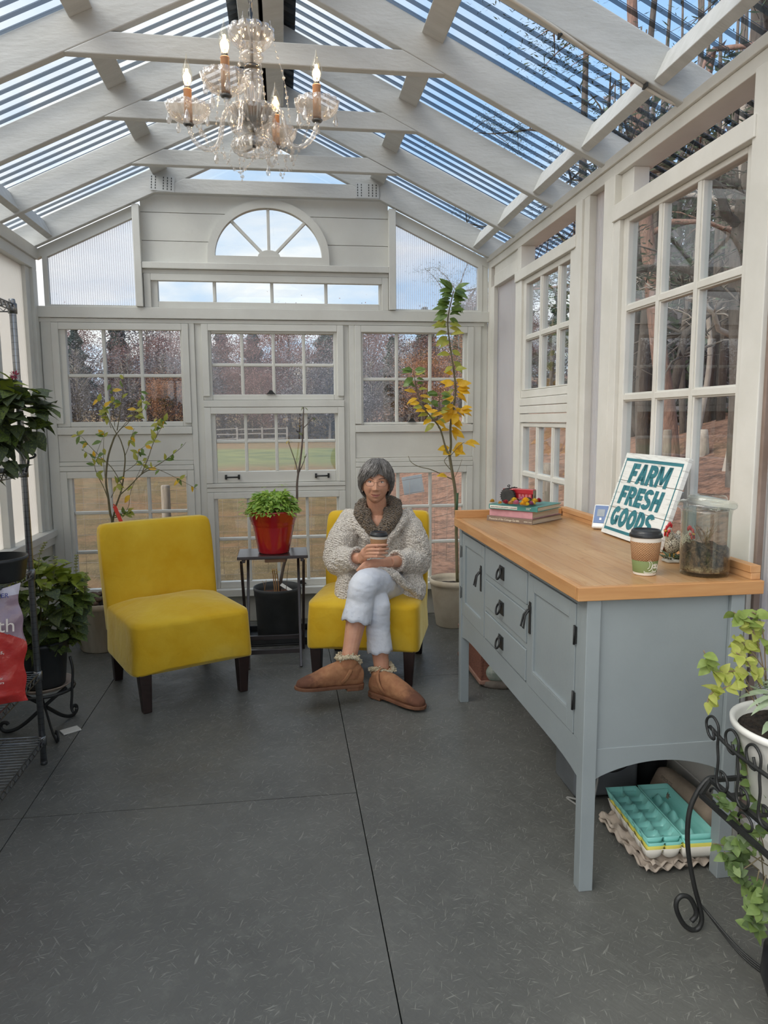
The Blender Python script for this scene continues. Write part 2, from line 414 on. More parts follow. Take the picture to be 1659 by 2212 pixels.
ys=[-6,-3,-1,0,1,2,3,4,4.6,5.2,5.6,6,6.5,7,7.5,8,9,10,11,12,13,14,15,16,18,20,22,25,28,32,36,40,45,50,56,62,70,80,95,120]
nx=len(xs)
vs=[(x,y,gz(x,y)) for y in ys for x in xs]
g.add(vs,[(j*nx+i,j*nx+i+1,(j+1)*nx+i+1,(j+1)*nx+i) for j in range(len(ys)-1) for i in range(nx-1)],0,True)
tag(g.build('ground',groundmat()),kind='structure')

bark={'dark':M('dark_bark','#4a413b','#5c534c',rough=.95,scale=8,stretch=(3,3,.6),bstr=.6,bscale=14,bdist=.03),
 'pink':M('pine_bark','#8a6a5c','#6e564c',rough=.95,scale=9,stretch=(3,3,.8),bstr=.7,bscale=12,bdist=.03),
 'pale':M('pale_bark','#a89d92','#8b8178',rough=.9,scale=5,stretch=(2,2,.8),bstr=.4,bscale=12,bdist=.02)}
lv={'russet':leafmat('russet_oak_leaves','#76595a','#8d706a',tl=.2,rough=.95,scale=.8),  # far foliage greyed: distance haze is mixed into the leaf colours
 'rust':leafmat('rust_orange_leaves','#96694f','#a87d62',tl=.2,rough=.95,scale=.8),
 'pine':leafmat('pine_needles','#5d6766','#6e7877',tl=.15,rough=.95,scale=.8),
 'grey':leafmat('bare_grey_twigs','#676265','#787378',tl=.1,rough=.95,scale=.8),
 'nearpine':leafmat('hemlock_needles','#3e4a3e','#56624f',tl=.2,rough=.95,scale=2)}
def card(mb,p,s,rnd,mi=0,up=.5,thin=1.0):
    d=V((rnd.uniform(-1,1),rnd.uniform(-1,1),rnd.uniform(-up,up))).normalized(); n=V((rnd.uniform(-1,1),rnd.uniform(-1,1),rnd.uniform(.1,1)))
    x=d.cross(n).normalized()*s*.3*thin; d=d*s
    k=rnd.uniform(.2,.5)
    mb.add([p-d*.5,p-d*.1+x*k*2,p+d*.5,p-d*.05-x*k*2],[(0,1,2,3)],mi,False)
def far_tree(name,kind,h,rnd):
    r=empty(name)
    tr=MB(); bk={'russet':'dark','rust':'dark','pine':'dark','grey':'pale'}[kind]
    tr.tube(bez([(0,0,-.5),(.1,0,h*.3),(0,.1,h*.6),(.1,0,h*.97)],5),[lerp(.2,.03,i/15) for i in range(16)],6)
    cr=MB()
    n={'russet':15000,'rust':10000,'pine':13000,'grey':8000}[kind]
    if kind=='pine':
        for i in range(n):
            z=rnd.uniform(.35,1.0)**.9*h; rad=(1.03-z/h)*h*.30+.3
            lay=.75+.25*math.sin(z*5.0); a=rnd.uniform(0,2*PI); q=rnd.random()**.5*rad*lay
            card(cr,V((math.cos(a)*q,math.sin(a)*q,z-q*.15)),rnd.uniform(.13,.30),rnd,0,.15)
    else:
        cl=[(V((rnd.gauss(0,h*.13),rnd.gauss(0,h*.13),h*rnd.uniform(.32,.92))),h*rnd.uniform(.10,.19)) for _ in range(20)]
        for c,q in cl: tr.tube([V((0,0,c.z*.6)),c],[.06,.015],5)
        for i in range(n):
            c,q=rnd.choice(cl); d=V((rnd.gauss(0,1),rnd.gauss(0,1),rnd.gauss(0,.8))); card(cr,c+d*q*.6,rnd.uniform(.09,.20) if kind!='grey' else rnd.uniform(.10,.30),rnd,0,.8)
    if kind=='grey':
        for i in range(110):
            z=rnd.uniform(.25,.95)*h; a=rnd.uniform(0,2*PI); L=(1.1-z/h)*h*.25
            tr.tube([V((0,0,z)),V((math.cos(a)*L,math.sin(a)*L,z+L*.9))],[.04,.01],4)
    tr.build('trunk',bark[bk],r); cr.build('crown',lv[kind],r)
    return r
TL={'russet':('russet leaved oak in the far treeline across the field','russet oaks along the far treeline'),
 'rust':('rust orange leaved tree low in the far treeline across the field','orange trees along the far treeline'),
 'pine':('dark conifer standing in the far treeline across the field','dark conifers along the far treeline'),
 'grey':('bare grey tree in the far woods across the field','bare trees along the far treeline')}
rnd=random.Random(3)
protos={k:far_tree(n,k,10,random.Random(5+i)) for i,(k,n) in enumerate((('russet','oak_tree'),('rust','autumn_tree'),('pine','conifer_tree'),('grey','bare_tree')))}
used=set()
def place_far(k,x,y,s,rz):
    o=protos[k]
    if k in used: o=copy_tree(o)
    used.add(k)
    o.location=(x,y,gz(x,y)-.1); o.scale=(s*1.05,s*1.05,s); o.rotation_euler=(0,0,rz)
    tag(o,TL[k][0],'tree',TL[k][1])
# rows of the wood: x runs wide because the windows look out over a fan
for i in range(22):
    x=-37+i*2.75+rnd.uniform(-.8,.8); place_far(rnd.choice(['grey','grey','russet']),x,60+rnd.uniform(-1.5,2),rnd.uniform(.55,.76),rnd.uniform(0,6))
for i in range(20):
    x=-39+i*3.2+rnd.uniform(-.9,.9); place_far(rnd.choice(['russet','russet','grey','pine']),x,65+rnd.uniform(-1.5,2),rnd.uniform(.76,.96),rnd.uniform(0,6))
for i in range(22):
    x=-43+i*3.4+rnd.uniform(-.9,.9); place_far(rnd.choice(['pine','russet','russet','grey']),x,72+rnd.uniform(-2,3),rnd.uniform(.92,1.14)*(.85 if x<-22 else 1),rnd.uniform(0,6))
for i in range(14):
    x=-46+i*5.6+rnd.uniform(-.9,.9); place_far('pine' if i%2 else 'russet',x,80+rnd.uniform(-2,3),rnd.uniform(1.0,1.18)*(.85 if x<-24 else 1),rnd.uniform(0,6))
for x,y,s in ((-25.5,55,.42),(-23.8,56,.36),(10.5,55,.6),(-9,58,.55),(12.5,50,.62)): place_far('rust',x,y,s,x)
# shadowed undergrowth filling the wood's edge
ug=MB(); rr=random.Random(9)
for i in range(42000):
    x=rr.uniform(-44,34); y=rr.uniform(60,78); card(ug,V((x,y,gz(x,y)+rr.random()**1.5*4.6)),rr.uniform(.12,.4),rr,0,.8)
tag(ug.build('undergrowth',lv['grey']),'grey brown undergrowth filling the edge of the far wood','undergrowth',kind='stuff')

def near_tree(name,label,x,y,pts,r0,bk,limbs,foliage=None,nf=0,seed=1,twigs=0):
    rd=random.Random(seed); z=gz(x,y)-.2
    r=thing(name,label,'tree',(x,y,z))
    t=MB(); P=bez(pts,6); k=len(P); t.tube(P,[r0*(1-.75*i/k) for i in range(k)],9)
    t.build('trunk',bark[bk],r)
    tips=[]
    for (ti,dx,dy,dz,L,rb) in limbs:
        b=MB(); p=P[int(ti*(k-1))]; d=V((dx,dy,dz)).normalized()
        q=[p]; 
        for j in range(1,8): q.append(p+d*(L*j/7)+V((math.sin(j*1.3+ti*9)*.05*L,math.cos(j*1.7)*.04*L,math.sin(j*.9+dx)*.06*L)))
        b.tube(q,[rb*(1-.11*j) for j in range(8)],6)
        for j in range(2,8):
            for m in range(2 if twigs<2 else 4):
                e=V((rd.uniform(-1,1),rd.uniform(-1,1),rd.uniform(-.6,.7))).normalized()*L*rd.uniform(.12,.34)
                b.tube([q[j],q[j]+e*.5+V((0,0,.02*L)),q[j]+e],[rb*.3,rb*.2,rb*.08],4); tips+= [q[j]+e*.6,q[j]+e]
                for s_ in range(twigs):
                    e2=V((rd.uniform(-1,1),rd.uniform(-1,1),rd.uniform(-.7,.6))).normalized()*L*.12; c=q[j]+e*rd.uniform(.4,1); b.tube([c,c+e2],[rb*.1,rb*.05],3)
        b.build('branch',bark[bk],r)
    if foliage:
        f=MB()
        for i in range(nf*8):
            c=rd.choice(tips); card(f,c+V((rd.gauss(0,.25),rd.gauss(0,.25),rd.gauss(0,.08))),rd.uniform(.05,.12),rd,0,.35,.35)
        f.build('crown',lv[foliage],r)
    return r
def dirx(px,dist): d=ray(px,900); d=V((d.x,d.y,0)).normalized(); return d*dist
def nt(px,dist,*a,**k): p=dirx(px,dist); return near_tree(a[0],a[1],p.x,p.y,*a[2:],**k)
nt(1440,12.5,'pine_tree','tall pine with pinkish bark leaning left on the leafy bank',[(.1,0,0),(0,0,1),(-.25,0,2.4),(-.55,0,4.5),(-.8,.1,7.5),(-.8,.1,11)],.17,'pink',[(.45,-1,.2,.2,2.2,.05),(.55,1,-.3,.15,2.5,.05),(.7,-1,-.4,.3,2.5,.05),(.8,.6,-.6,.3,2.2,.04)],'nearpine',700,seed=2)
nt(1578,10.5,'slender_tree','pale barked tree with a crooked trunk behind the right pane of the tall window',[(0,0,0),(.12,0,.9),(.02,0,1.9),(.1,0,3),(-.05,0,4.6),(.2,0,7)],.10,'pale',[(.4,-1,-.2,.5,1.6,.04),(.55,1,.1,.5,1.6,.04),(.68,-1,.4,.2,2.0,.04),(.8,.4,-.6,.3,1.6,.03)],None,0,seed=3,twigs=2)
nt(1395,13,'forked_tree','dark twin stemmed tree at the top of the leafy bank',[(0,0,0),(-.1,0,1.5),(-.05,0,3.5),(-.2,0,6),(0,0,9)],.12,'dark',[(.12,.5,0,1,5,.09),(.5,-1,-.3,.4,2.2,.05),(.62,.8,-.4,.2,2,.05)],None,0,seed=4,twigs=2)
nt(1545,9.3,'branchy_tree','thick trunked tree spreading long bare limbs across the tall window top',[(.35,0,0),(.3,0,1.5),(.25,.1,3),(.35,.1,4.6),(.2,.1,7.5)],.16,'dark',[(.42,-1,-.25,.12,2.3,.07),(.58,-1,-.25,.5,2.2,.06),(.66,-.8,.2,.1,2.0,.05),(.7,1,.2,.3,2.4,.05),(.8,-.5,-.7,.3,3,.05),(.9,-.8,.2,.5,2.6,.04)],'nearpine',800,seed=5,twigs=2)
nt(1505,14.5,'slim_tree','thin dark sapling between the pine and the pale barked tree',[(0,0,0),(.2,0,1.6),(.0,0,3.4),(.3,0,6)],.06,'pale',[(.4,-1,0,.7,1.4,.02),(.6,1,.2,.6,1.4,.02)],None,0,seed=6,twigs=1)
nt(1478,15,'slim_tree','thin straight dark sapling just right of the leaning pine',[(0,0,0),(-.1,0,2),(.1,0,4),(0,0,8)],.07,'dark',[(.5,-1,.2,.6,1.8,.03),(.7,1,.2,.3,1.6,.02)],None,0,seed=7,twigs=1)
nt(1365,15,'slim_tree','dark sapling bending left at the left edge of the tall window',[(.5,0,0),(0,0,.8),(-.1,0,2.5),(.1,0,6)],.09,'dark',[(.5,1,.2,.6,1.8,.03),(.7,-1,.2,.3,1.8,.03)],None,0,seed=8,twigs=1)
nt(1245,24,'hemlock_tree','evergreen with sweeping boughs behind the small side window',[(0,0,0),(.1,0,3),(0,0,7),(0,0,12)],.25,'dark',[(.3,-1,-.2,.05,4,.07),(.45,-1,.3,.1,4.4,.07),(.52,-.7,-.7,.0,4,.06),(.6,-1,-.1,.2,4,.06),(.7,1,-.3,.1,4,.05),(.5,1,.2,.1,4,.05),(.78,-1,.2,.2,3.4,.05)],'nearpine',2600,seed=10)
nt(1190,40,'evergreen_bush','low dark evergreen beyond the small side window',[(0,0,0),(0,0,2),(0,0,4.5)],.2,'dark',[(.2,-1,0,.1,1.8,.06),(.3,1,0,.1,1.8,.06),(.5,-1,0,.3,1.3,.05),(.55,1,.2,.3,1.3,.05),(.8,0,-1,.4,1,.04)],'nearpine',1300,seed=11)
nt(1165,44,'evergreen_bush','lower dark evergreen left of the other beyond the small side window',[(0,0,0),(0,0,1.6),(0,0,3.6)],.2,'dark',[(.2,-1,0,.1,1.8,.06),(.3,1,0,.1,1.8,.06),(.5,-1,0,.3,1.3,.05),(.55,1,.2,.3,1.3,.05),(.8,0,-1,.4,1,.04)],'nearpine',1100,seed=12)
near_tree('roadside_pine','tall evergreen whose boughs darken the roof sheet at the eaves',6.6,4.4,[(0,0,0),(.1,0,3),(0,0,6),(.1,0,11)],.22,'pink',[(.35,-1,.2,.1,3.6,.07),(.45,-1,-.4,.15,3.8,.07),(.5,-.5,-1,.1,3.6,.06),(.55,-1,.0,.3,3.6,.06),(.65,-.8,.6,.2,3.4,.05),(.72,-1,-.3,.4,3.2,.05),(.8,-.6,-.8,.4,3,.05),(.6,.2,-1,.2,3.4,.05)],'nearpine',3000,seed=13,twigs=1)
near_tree('hillside_pine','second tall evergreen behind the roof sheet at the eaves',6.0,2.2,[(0,0,0),(-.1,0,3),(0,0,6),(.1,0,10)],.2,'dark',[(.4,-1,.4,.2,3,.06),(.5,-1,-.3,.2,3.2,.06),(.55,-.3,1,.1,3,.05),(.65,-1,.1,.4,3,.05),(.75,-.7,.6,.3,2.8,.05),(.6,.1,-1,.2,2.8,.05)],'nearpine',2200,seed=14,twigs=1)
# wood behind the bank: many slim stems and brush, nobody could count them
bw=MB(); rr=random.Random(21)
for i in range(90):
    p=dirx(rr.uniform(1290,1720),rr.uniform(16,26)); z=gz(p.x,p.y); h=rr.uniform(5,10); a=rr.uniform(-.6,.6)
    bw.tube([p+V((0,0,z-.2)),p+V((a*.4,0,z+h*.5)),p+V((a,0,z+h))],[.09,.06,.02],5)
for i in range(26000):
    p=dirx(rr.uniform(1270,1740),rr.uniform(17,30)); z=gz(p.x,p.y); card(bw,p+V((0,0,z+rr.random()**1.7*7.5)),rr.uniform(.12,.4),rr,1 if rr.random()<.55 else 2,.8)
tag(bw.build('woods',[bark['dark'],lv['grey'],lv['nearpine']]),'tangle of slim stems and twigs in the wood above the leafy bank','woods',kind='stuff')
# fence posts and wire
postm=M('weathered_post','#8b7f73','#6d645b',rough=.95,scale=9,stretch=(4,4,.5),bstr=.5,bscale=20)
def fpost(px,py,Y,h,label,r=.045):
    p=at(px,py,Y); z=gz(p.x,Y); m=MB()
    m.lathe([(r*1.05,z-.2),(r,p.z-.01),(r*.8,p.z)],(p.x,Y,0),10); tag(m.build('fence_post',postm),label,'fence post','wire fence posts'); return V((p.x,Y,p.z))
fa=fpost(357,1048,7.6,1.1,'weathered fence post outside the lower left window')
fb=fpost(1185,1000,8.4,1.1,'weathered fence post seen through the lower small side window',.07)
fc=fpost(1442,928,8.3,1.1,'weathered fence post on the leafy bank seen through the tall window',.05)
wm=M('fence_wire','#85786c',None,rough=.7,metal=.2)
fm=MB(); x0,x1=-6.0,fb.x
for k in range(7):
    zz=[gz(x,7.6)+.12+k*.15 for x in (x0,-2,fa.x,1,x1)]
    fm.tube([(x,7.6+(.8 if x==x1 else 0)+.02*math.sin(x*3+k),z+.015*math.sin(x*2+k)) for x,z in zip((x0,-2,fa.x,1,x1),zz)],.0022,4)
for i in range(60):
    x=x0+i*(x1-x0)/60; z=gz(x,7.6); yy=7.6+.8*max(0,(x-1)/(x1-1)); fm.tube([(x,yy,z+.1),(x+.01,yy,z+1.03)],.0017,4)
tag(fm.build('wire_fence',wm),'woven wire fence stretched across the field just outside','fence')
# split rail fence far off
rf=thing('rail_fence','pale split rail fence in front of the far wood','fence',(0,0,0))
rm=M('pale_rail','#8d8680','#78716b',rough=.9,scale=5)
for i in range(9):
    x=-15+i*1.9; y=57; z=gz(x,y); m=MB(); m.box((x-.07,y-.07,z-.1),(x+.07,y+.07,z+1.2)); m.build('post',rm,rf)
    if i<8:
        for k in range(3): m=MB(); m.beam((x,y,z+.3+k*.38),(x+1.9,y,gz(x+1.9,y)+.3+k*.38+.05*((i+k)%2)),.07,.08); m.build('rail',rm,rf)
# stump and field stones on the bank
p=dirx(1517,12.6); z=gz(p.x,p.y); m=MB(); m.lathe([(.17,z-.2),(.13,z+.15),(.12,z+.3),(.10,z+.42),(.03,z+.40)],(p.x,p.y,0),14,rmod=lambda a,q:1+.12*math.sin(a*3)+.06*math.sin(a*7+q*20))
tag(m.build('tree_stump',bark['pale']),'broken pale tree stump on the leafy bank','stump')
stm=M('field_stone','#b59a7d','#8f7c68',rough=.9,scale=5,bstr=.5,bscale=12)
for i,(px,d,s,lb) in enumerate(((1518,5.0,.16,'left tan field stone beyond the tall window'),(1562,4.9,.2,'right tan field stone beyond the tall window'),(1540,5.5,.13,'small tan field stone behind the two larger ones'))):
    p=dirx(px,d); z=gz(p.x,p.y); m=MB(); m.ell((0,0,0),(s,s*.7,s*.5),14)
    m.v=[tuple(V(q)*(1+.25*noise.noise(V(q)*7+V((i,i,0))))) for q in m.v]
    tag(m.build('field_stone',stm,loc=(p.x,p.y,z+.03)),lb,'stone','stones on the leafy bank')
# grey sheet fastened to the fence
p=at(892,1047,8.0); m=MB(); m.box((-.115,-.006,-.1),(.115,.006,.1)); 
o=tag(m.build('metal_sheet',M('grey_sheet','#a9b0b5','#959ca2',rough=.4,metal=.2,scale=4),loc=p),'grey sheet fastened askew to the wire fence outside','sheet'); o.rotation_euler=(0,math.radians(-9),0)
# ------------------------------------------------------------------ the glasshouse shell
YB, XL, XR = 5.12, -1.57, 1.45
YF = -.35                                  # the front end, behind the photographer
RX = -.06                                  # ridge line
def rz_(x): return 2.53+.47*((x-XL) if x<RX else (XR-x))
wh, wr, cm = MT['white'], MT['white2'], MT['white_lit']
# floor: painted sheets butted with open seams over dark joists
fl=MB(); sub=MB()
def sheet(x0,x1,y0,y1): fl.box((x0+.0018,y0+.0018,-.02),(x1-.0018,y1-.0018,0))
for (x0,x1,cuts) in ((-1.66,-.972,(YF,.17,2.614,5.05,5.2)),(-.972,.243,(YF,.17,2.614,5.05,5.2)),(.243,1.47,(YF,1.4,3.83,5.2)),(1.47,1.56,(YF,5.2))):
    for a,b in zip(cuts,cuts[1:]): sheet(x0,x1,a,b)
fo=tag(fl.build('floor',MT['floor']),kind='structure')
sub.box((-1.66,YF,-.10),(1.56,5.2,-.021)); sub.build('subfloor',M('dark_joists','#161616'),fo)

wall=struct('wall_back')
def bd(x0,x1,z0,z1,p=0.0,d=.05,parent=None,name='board',mat=None,bev=.003):
    m=MB(); m.box((x0,YB-p,z0),(x1,YB-p+d,z1)); return m.build(name,mat or wh,parent or wall,bevel=bev)
# posts and rails
for a in ((-1.65,-1.565,0,2.165,.0,.10),(-1.565,-1.5,.0,2.165,.012,.08),(-.623,-.585,.2,2.075,.012,.08),(-.585,-.54,.2,2.075,.0,.08),(.42,.458,.2,2.075,0,.08),(.458,.497,.2,2.075,.012,.08),
          (1.345,1.40,0,2.165,.012,.08),(1.40,1.45,0,2.55,.0,.10)): bd(*a)
bd(-1.62,1.45,2.10,2.172,.03,.09); bd(-1.60,1.42,2.072,2.098,.015,.08)
# column fillings
for (x0,x1) in ((-1.5,-.623),(.497,1.345)):
    bd(x0,x1,1.335,1.385,.02,.07); bd(x0,x1,1.155,1.333,.004,.05); bd(x0,x1,1.125,1.153,.014,.05); bd(x0,x1,1.090,1.123,.02,.05)
bd(-.54,.42,1.515,1.56,.022,.07); bd(-.54,.42,.93,.96,.012,.05); bd(-.54,.42,.962,.99,.018,.05)
bd(-1.5,1.345,.195,.245,.055,.10,name='sill_board'); 
bd(-1.565,1.40,0,.193,.0,.06,mat=M('grey_base_panel','#b9b8b0','#aeada4',rough=.6),name='base_panel')
nwin=[0]
def window(x0,x1,z0,z1,gx0,gx1,gz0,gz1,mx,mz,casing=True,handles=False,p=.02,catch=None):
    nwin[0]+=1; w=struct('window_%d'%nwin[0])
    fr=MB()
    y0,y1=YB-.002,YB+.045
    fr.box((x0+.001,y0,z0),(gx0,y1,z1)); fr.box((gx1,y0,z0),(x1-.001,y1,z1)); fr.box((gx0,y0,z0),(gx1,y1,gz0)); fr.box((gx0,y0,gz1),(gx1,y1,z1))
    fr.build('window_frame',wh,w,bevel=.004)
    if casing:
        c=MB(); c.box((x0,YB-p,z0 if casing!=2 else gz0-.012),(x0+.045,YB+.02,z1)); c.box((x1-.045,YB-p,z0 if casing!=2 else gz0-.012),(x1,YB+.02,z1)); c.box((x0+.045,YB-p,z1-.045),(x1-.045,YB+.02,z1))
        c.build('casing',wh,w,bevel=.003)
    if mx or mz:
        mu=MB()
        for x in mx: mu.prism([(x-.011,gz0),(x+.011,gz0),(x+.011,gz1),(x-.011,gz1)],.03,M=Matrix.Translation((0,YB+.006,0)))
        for z in mz: mu.prism([(gx0,z-.011),(gx1,z-.011),(gx1,z+.011),(gx0,z+.011)],.028,M=Matrix.Translation((0,YB+.007,0)))
        mu.build('muntins',wh,w,bevel=.005)
    g=MB(); g.box((gx0-.004,YB+.026,gz0-.004),(gx1+.004,YB+.029,gz1+.004)); g.build('pane',MT['glass'],w)
    if handles:
        for hx in (-.364,.258):
            h=MB(); zc=1.034
            for s in (-1,1):
                h.box((hx+s*.044-.007,YB-.014,zc-.016),(hx+s*.044+.007,YB-.002,zc+.016)); h.tube([(hx+s*.044,YB-.012,zc),(hx+s*.044,YB-.03,zc)],.004,8)
            h.tube([(hx-.046,YB-.03,zc),(hx+.046,YB-.03,zc)],.0055,8); h.build('handle',MT['black'],w)['label']='black iron pull handle'
    if catch:
        h=MB(); h.prism([(-.032,0),(.032,0),(.02,.01),(.009,.026),(-.009,.026),(-.02,.01)],.012,M=Matrix.Translation((catch[0],YB-.014,catch[1]))); h.build('sash_catch',MT['black'],w)['label']='black iron sash catch'
    return w
window(-1.5,-.623,1.387,2.07,-1.415,-.682,1.42,2.03,(-1.178,-.939),(1.727,),2)
window(-1.5,-.623,.245,1.088,-1.428,-.68,.272,1.045,(-1.188,-.932),(.803,.531))
window(-.54,.42,1.562,2.07,-.478,.352,1.60,2.01,(-.274,-.062,.146),(1.80,),2,catch=(-.085,1.602))
window(-.54,.42,.992,1.513,-.466,.356,1.072,1.48,(-.264,-.055,.152),(1.279,),True,True)
window(-.54,.42,.245,.928,-.472,.36,.292,.905,(-.262,-.060,.149),(.596,),catch=(.10,.26))
window(.497,1.345,1.387,2.07,.556,1.277,1.405,2.02,(.796,1.036),(1.705,),2,catch=(.90,1.405))
window(.497,1.345,.245,1.088,.558,1.277,.272,1.05,(.802,1.038),(.797,.535))
# transom light
window(-.898,.736,2.174,2.392,-.811,.673,2.216,2.363,(-.444,-.062,.306),(),True)
# gable: ledge, lapped boards round the half-round light
bd(-.902,.738,2.421,2.462,.04,.09,name='ledge'); bd(-.902,.738,2.393,2.42,.015,.06)
for x0,x1 in ((-.948,-.902),(.738,.786)): 
    m=MB(); m.box((x0,YB-.045,2.174),(x1,YB+.05,rz_((x0+x1)/2)-.01)); m.build('stud',wh,wall,bevel=.003)
LC,LZ,LRX,LRZ=-.0745,2.515,.3555,.313
def arc_z(x,rx,rz): 
    q=1-((x-LC)/rx)**2
    return LZ+rz*math.sqrt(q) if q>0 else None
for (z0,z1) in ((2.463,2.603),(2.607,2.783),(2.787,2.90)):
    m=MB(); n=64
    for i in range(n):
        xa=lerp(-.902,.738,i/n); xb=lerp(-.902,.738,(i+1)/n); za=zb=z0
        a=arc_z((xa+xb)/2,LRX+.02,LRZ+.02)
        if a and a>z0: za=zb=a
        if za<z1-.001: m.box((xa,YB+.004,za),(xb,YB+.03,z1))
        if z0<LZ and a: m.box((xa,YB+.004,z0),(xb,YB+.03,min(LZ-.005,z1)))
    m.build('lap_board',wh,wall)
nwin[0]+=1; lw=struct('window_%d'%nwin[0])
A=[PI*i/40 for i in range(41)]
m=MB()
o=[(LC+math.cos(a)*(LRX+.05),LZ+math.sin(a)*(LRZ+.053)) for a in A]; q=[(LC+math.cos(a)*(LRX+.0),LZ+math.sin(a)*(LRZ+.0)) for a in A]
for i in range(40): m.prism([q[i],o[i],o[i+1],q[i+1]],.05,M=Matrix.Translation((0,YB-.022,0)))
m.box((LC-LRX-.05,YB-.022,LZ-.05),(LC+LRX+.05,YB+.028,LZ)); m.build('casing',wh,lw)
m=MB(); m.prism([(LC+math.cos(a)*.075,LZ+math.sin(a)*.045) for a in A],.03,M=Matrix.Translation((0,YB-.01,0)))
for a in (PI/2,PI*.26,PI*.74): m.beam((LC+math.cos(a)*.07,YB+.008,LZ+math.sin(a)*.04),(LC+math.cos(a)*LRX,YB+.008,LZ+math.sin(a)*LRZ),.03,.02,up=(-math.sin(a),0,math.cos(a)))
m.build('muntins',wh,lw,bevel=.003)
m=MB(); m.prism([(LC+math.cos(a)*LRX,LZ+math.sin(a)*LRZ) for a in A],.004,M=Matrix.Translation((0,YB+.018,0))); m.build('pane',MT['glass'],lw)
# side lights of the gable in ribbed sheet, and the clear top triangle
def gable_light(poly,mat,frame):
    nwin[0]+=1; w=struct('window_%d'%nwin[0]); m=MB(); m.prism(poly,.006,M=Matrix.Translation((0,YB+.02,0))); m.build('pane',mat,w)
    if frame:
        m=MB(); n=len(poly); cx=sum(p[0] for p in poly)/n; cz=sum(p[1] for p in poly)/n
        O=[(p[0]+.03*math.copysign(1,p[0]-cx),p[1]+(.045 if p[1]>cz else -.012)) for p in poly]
        for i in range(n): j=(i+1)%n; m.prism([poly[i],poly[j],O[j],O[i]],.035,M=Matrix.Translation((0,YB-.006,0)))
        m.build('window_frame',wh,w)
    return w
gable_light([(-1.50,2.185),(-.95,2.185),(-.95,2.745),(-1.50,2.485)],MT['poly'],True)
gable_light([(.79,2.185),(1.375,2.185),(1.375,2.478),(.79,2.752)],MT['poly'],True)
gable_light([(-.66,2.985),(.54,2.985),(RX,3.24)],MT['glass'],False)
for s,x0,x1 in ((0,-1.57,-.948),(1,.786,1.45)):       # boards under the end rafters
    m=MB(); m.prism([(x0,rz_(x0)-(.06 if s==0 else .06)),(x1,rz_(x1)-.06),(x1,rz_(x1)+.0),(x0,rz_(x0)+.0)],.05,M=Matrix.Translation((0,YB-.005,0))); m.build('rake_board',wh,wall,bevel=.003)

# ---- ceiling: rafters, collar ties, blocking, ridge and clear corrugated sheets
ceil=struct('ceiling')
RY=[.70,1.33,1.95,2.575,3.215,3.845,4.485,5.065]
def rafter(Y,side,t=.042):
    m=MB(); xe=(XL-.12) if side==0 else (XR+.10); xr=RX-.03 if side==0 else RX+.03
    m.prism([(xe,rz_(xe)),(xr,rz_(xr)),(xr,rz_(xr)+.155),(xe,rz_(xe)+.155)] if side==0 else [(xr,rz_(xr)),(xe,rz_(xe)),(xe,rz_(xe)+.155),(xr,rz_(xr)+.155)],t,M=Matrix.Translation((0,Y,0)))
    return m.build('rafter',wr,ceil,bevel=.004)
for Y in RY:
    for s in (0,1): rafter(Y,s)
def tie(Y,z0,z1,xa,xb,p=0,t=.042):
    k=(z1-z0)/.47; m=MB(); m.prism([(xa,z0),(xb,z0),(xb-k,z1),(xa+k,z1)],t,M=Matrix.Translation((0,Y+p,0))); return m.build('collar_tie',wr,ceil,bevel=.004)
tie(3.215,2.875,2.962,-.835,.715); tie(3.845,2.878,2.962,-.83,.71); tie(4.485,2.876,2.962,-.83,.71); tie(5.06,2.893,2.985,-.80,.68,.0,.05)
for Y in (1.33,): tie(Y,2.876,2.962,-.83,.71)
for Y0,Y1 in zip(RY,RY[1:]):
    for s,xc in ((0,-.765),(1,.665)):
        sl=math.atan(.47)*(1 if s==1 else -1); z=rz_(xc)+.132
        m=MB(); m.box((-.05,Y0+.042,-.02),(.05,Y1,.02)); m.build('blocking',wr,ceil,bevel=.003,loc=(xc,0,z),rot=(0,sl,0))
        xe=XL+.085 if s==0 else XR-.085
        m=MB(); m.box((-.02,Y0+.042,-.055),(.02,Y1,.055)); m.build('eave_block',wr,ceil,bevel=.003,loc=(xe,0,rz_(xe)+.075),rot=(0,sl*1.0,0))
        # ridge boards, one length per bay either side of a dark gap
        xb=RX-.055 if s==0 else RX+.055
        m=MB(); m.prism([(xb-.046,3.20+(.02 if s==0 else -.0)),(xb+.046,3.20+(.0 if s==0 else .02)),(xb+.046,3.37),(xb-.046,3.37)],Y1-Y0-.046,M=Matrix.Translation((0,Y0+.044,0))); m.build('ridge_board',wr,ceil,bevel=.003)
cap=MB()
cap.prism([(RX-.16,3.345),(RX,3.415),(RX+.16,3.345),(RX+.16,3.35),(RX,3.42),(RX-.16,3.35)],5.6,M=Matrix.Translation((0,YF,0))); cap.build('ridge_cap',M('shade_toned_ridge_metal','#23262a',None,rough=.4,metal=.3),ceil)  # metal cap, its dark colour stands in for the shade beneath it
def corr(side):
    m=MB(); x0,x1=(-2.02,RX-.01) if side==0 else (RX+.01,1.9); prof=[]; y=YF; P=.0762
    while y<5.42:
        prof+=[(y,0),(y+.050,0),(y+.0595,.011),(y+.0667,.011)]; y+=P
    prof.append((y,0)); vs=[]; nr=len(prof)
    for x in (x0,x1):
        for (yy,h) in prof: vs.append((x,yy,rz_(x)+.160+h))
    fs=[(i,i+1,nr+i+1,nr+i) for i in range(nr-1)]
    for i in range(nr-1):
        mi=1 if i%4 in (1,2,3) and i%4!=2 else 0
        m.add([vs[k] for k in fs[i]],[(0,1,2,3)],mi,False)
    return m.build('roof_sheet',[MT['sheetflat'],MT['sheetweb']],ceil)
corr(0); corr(1)
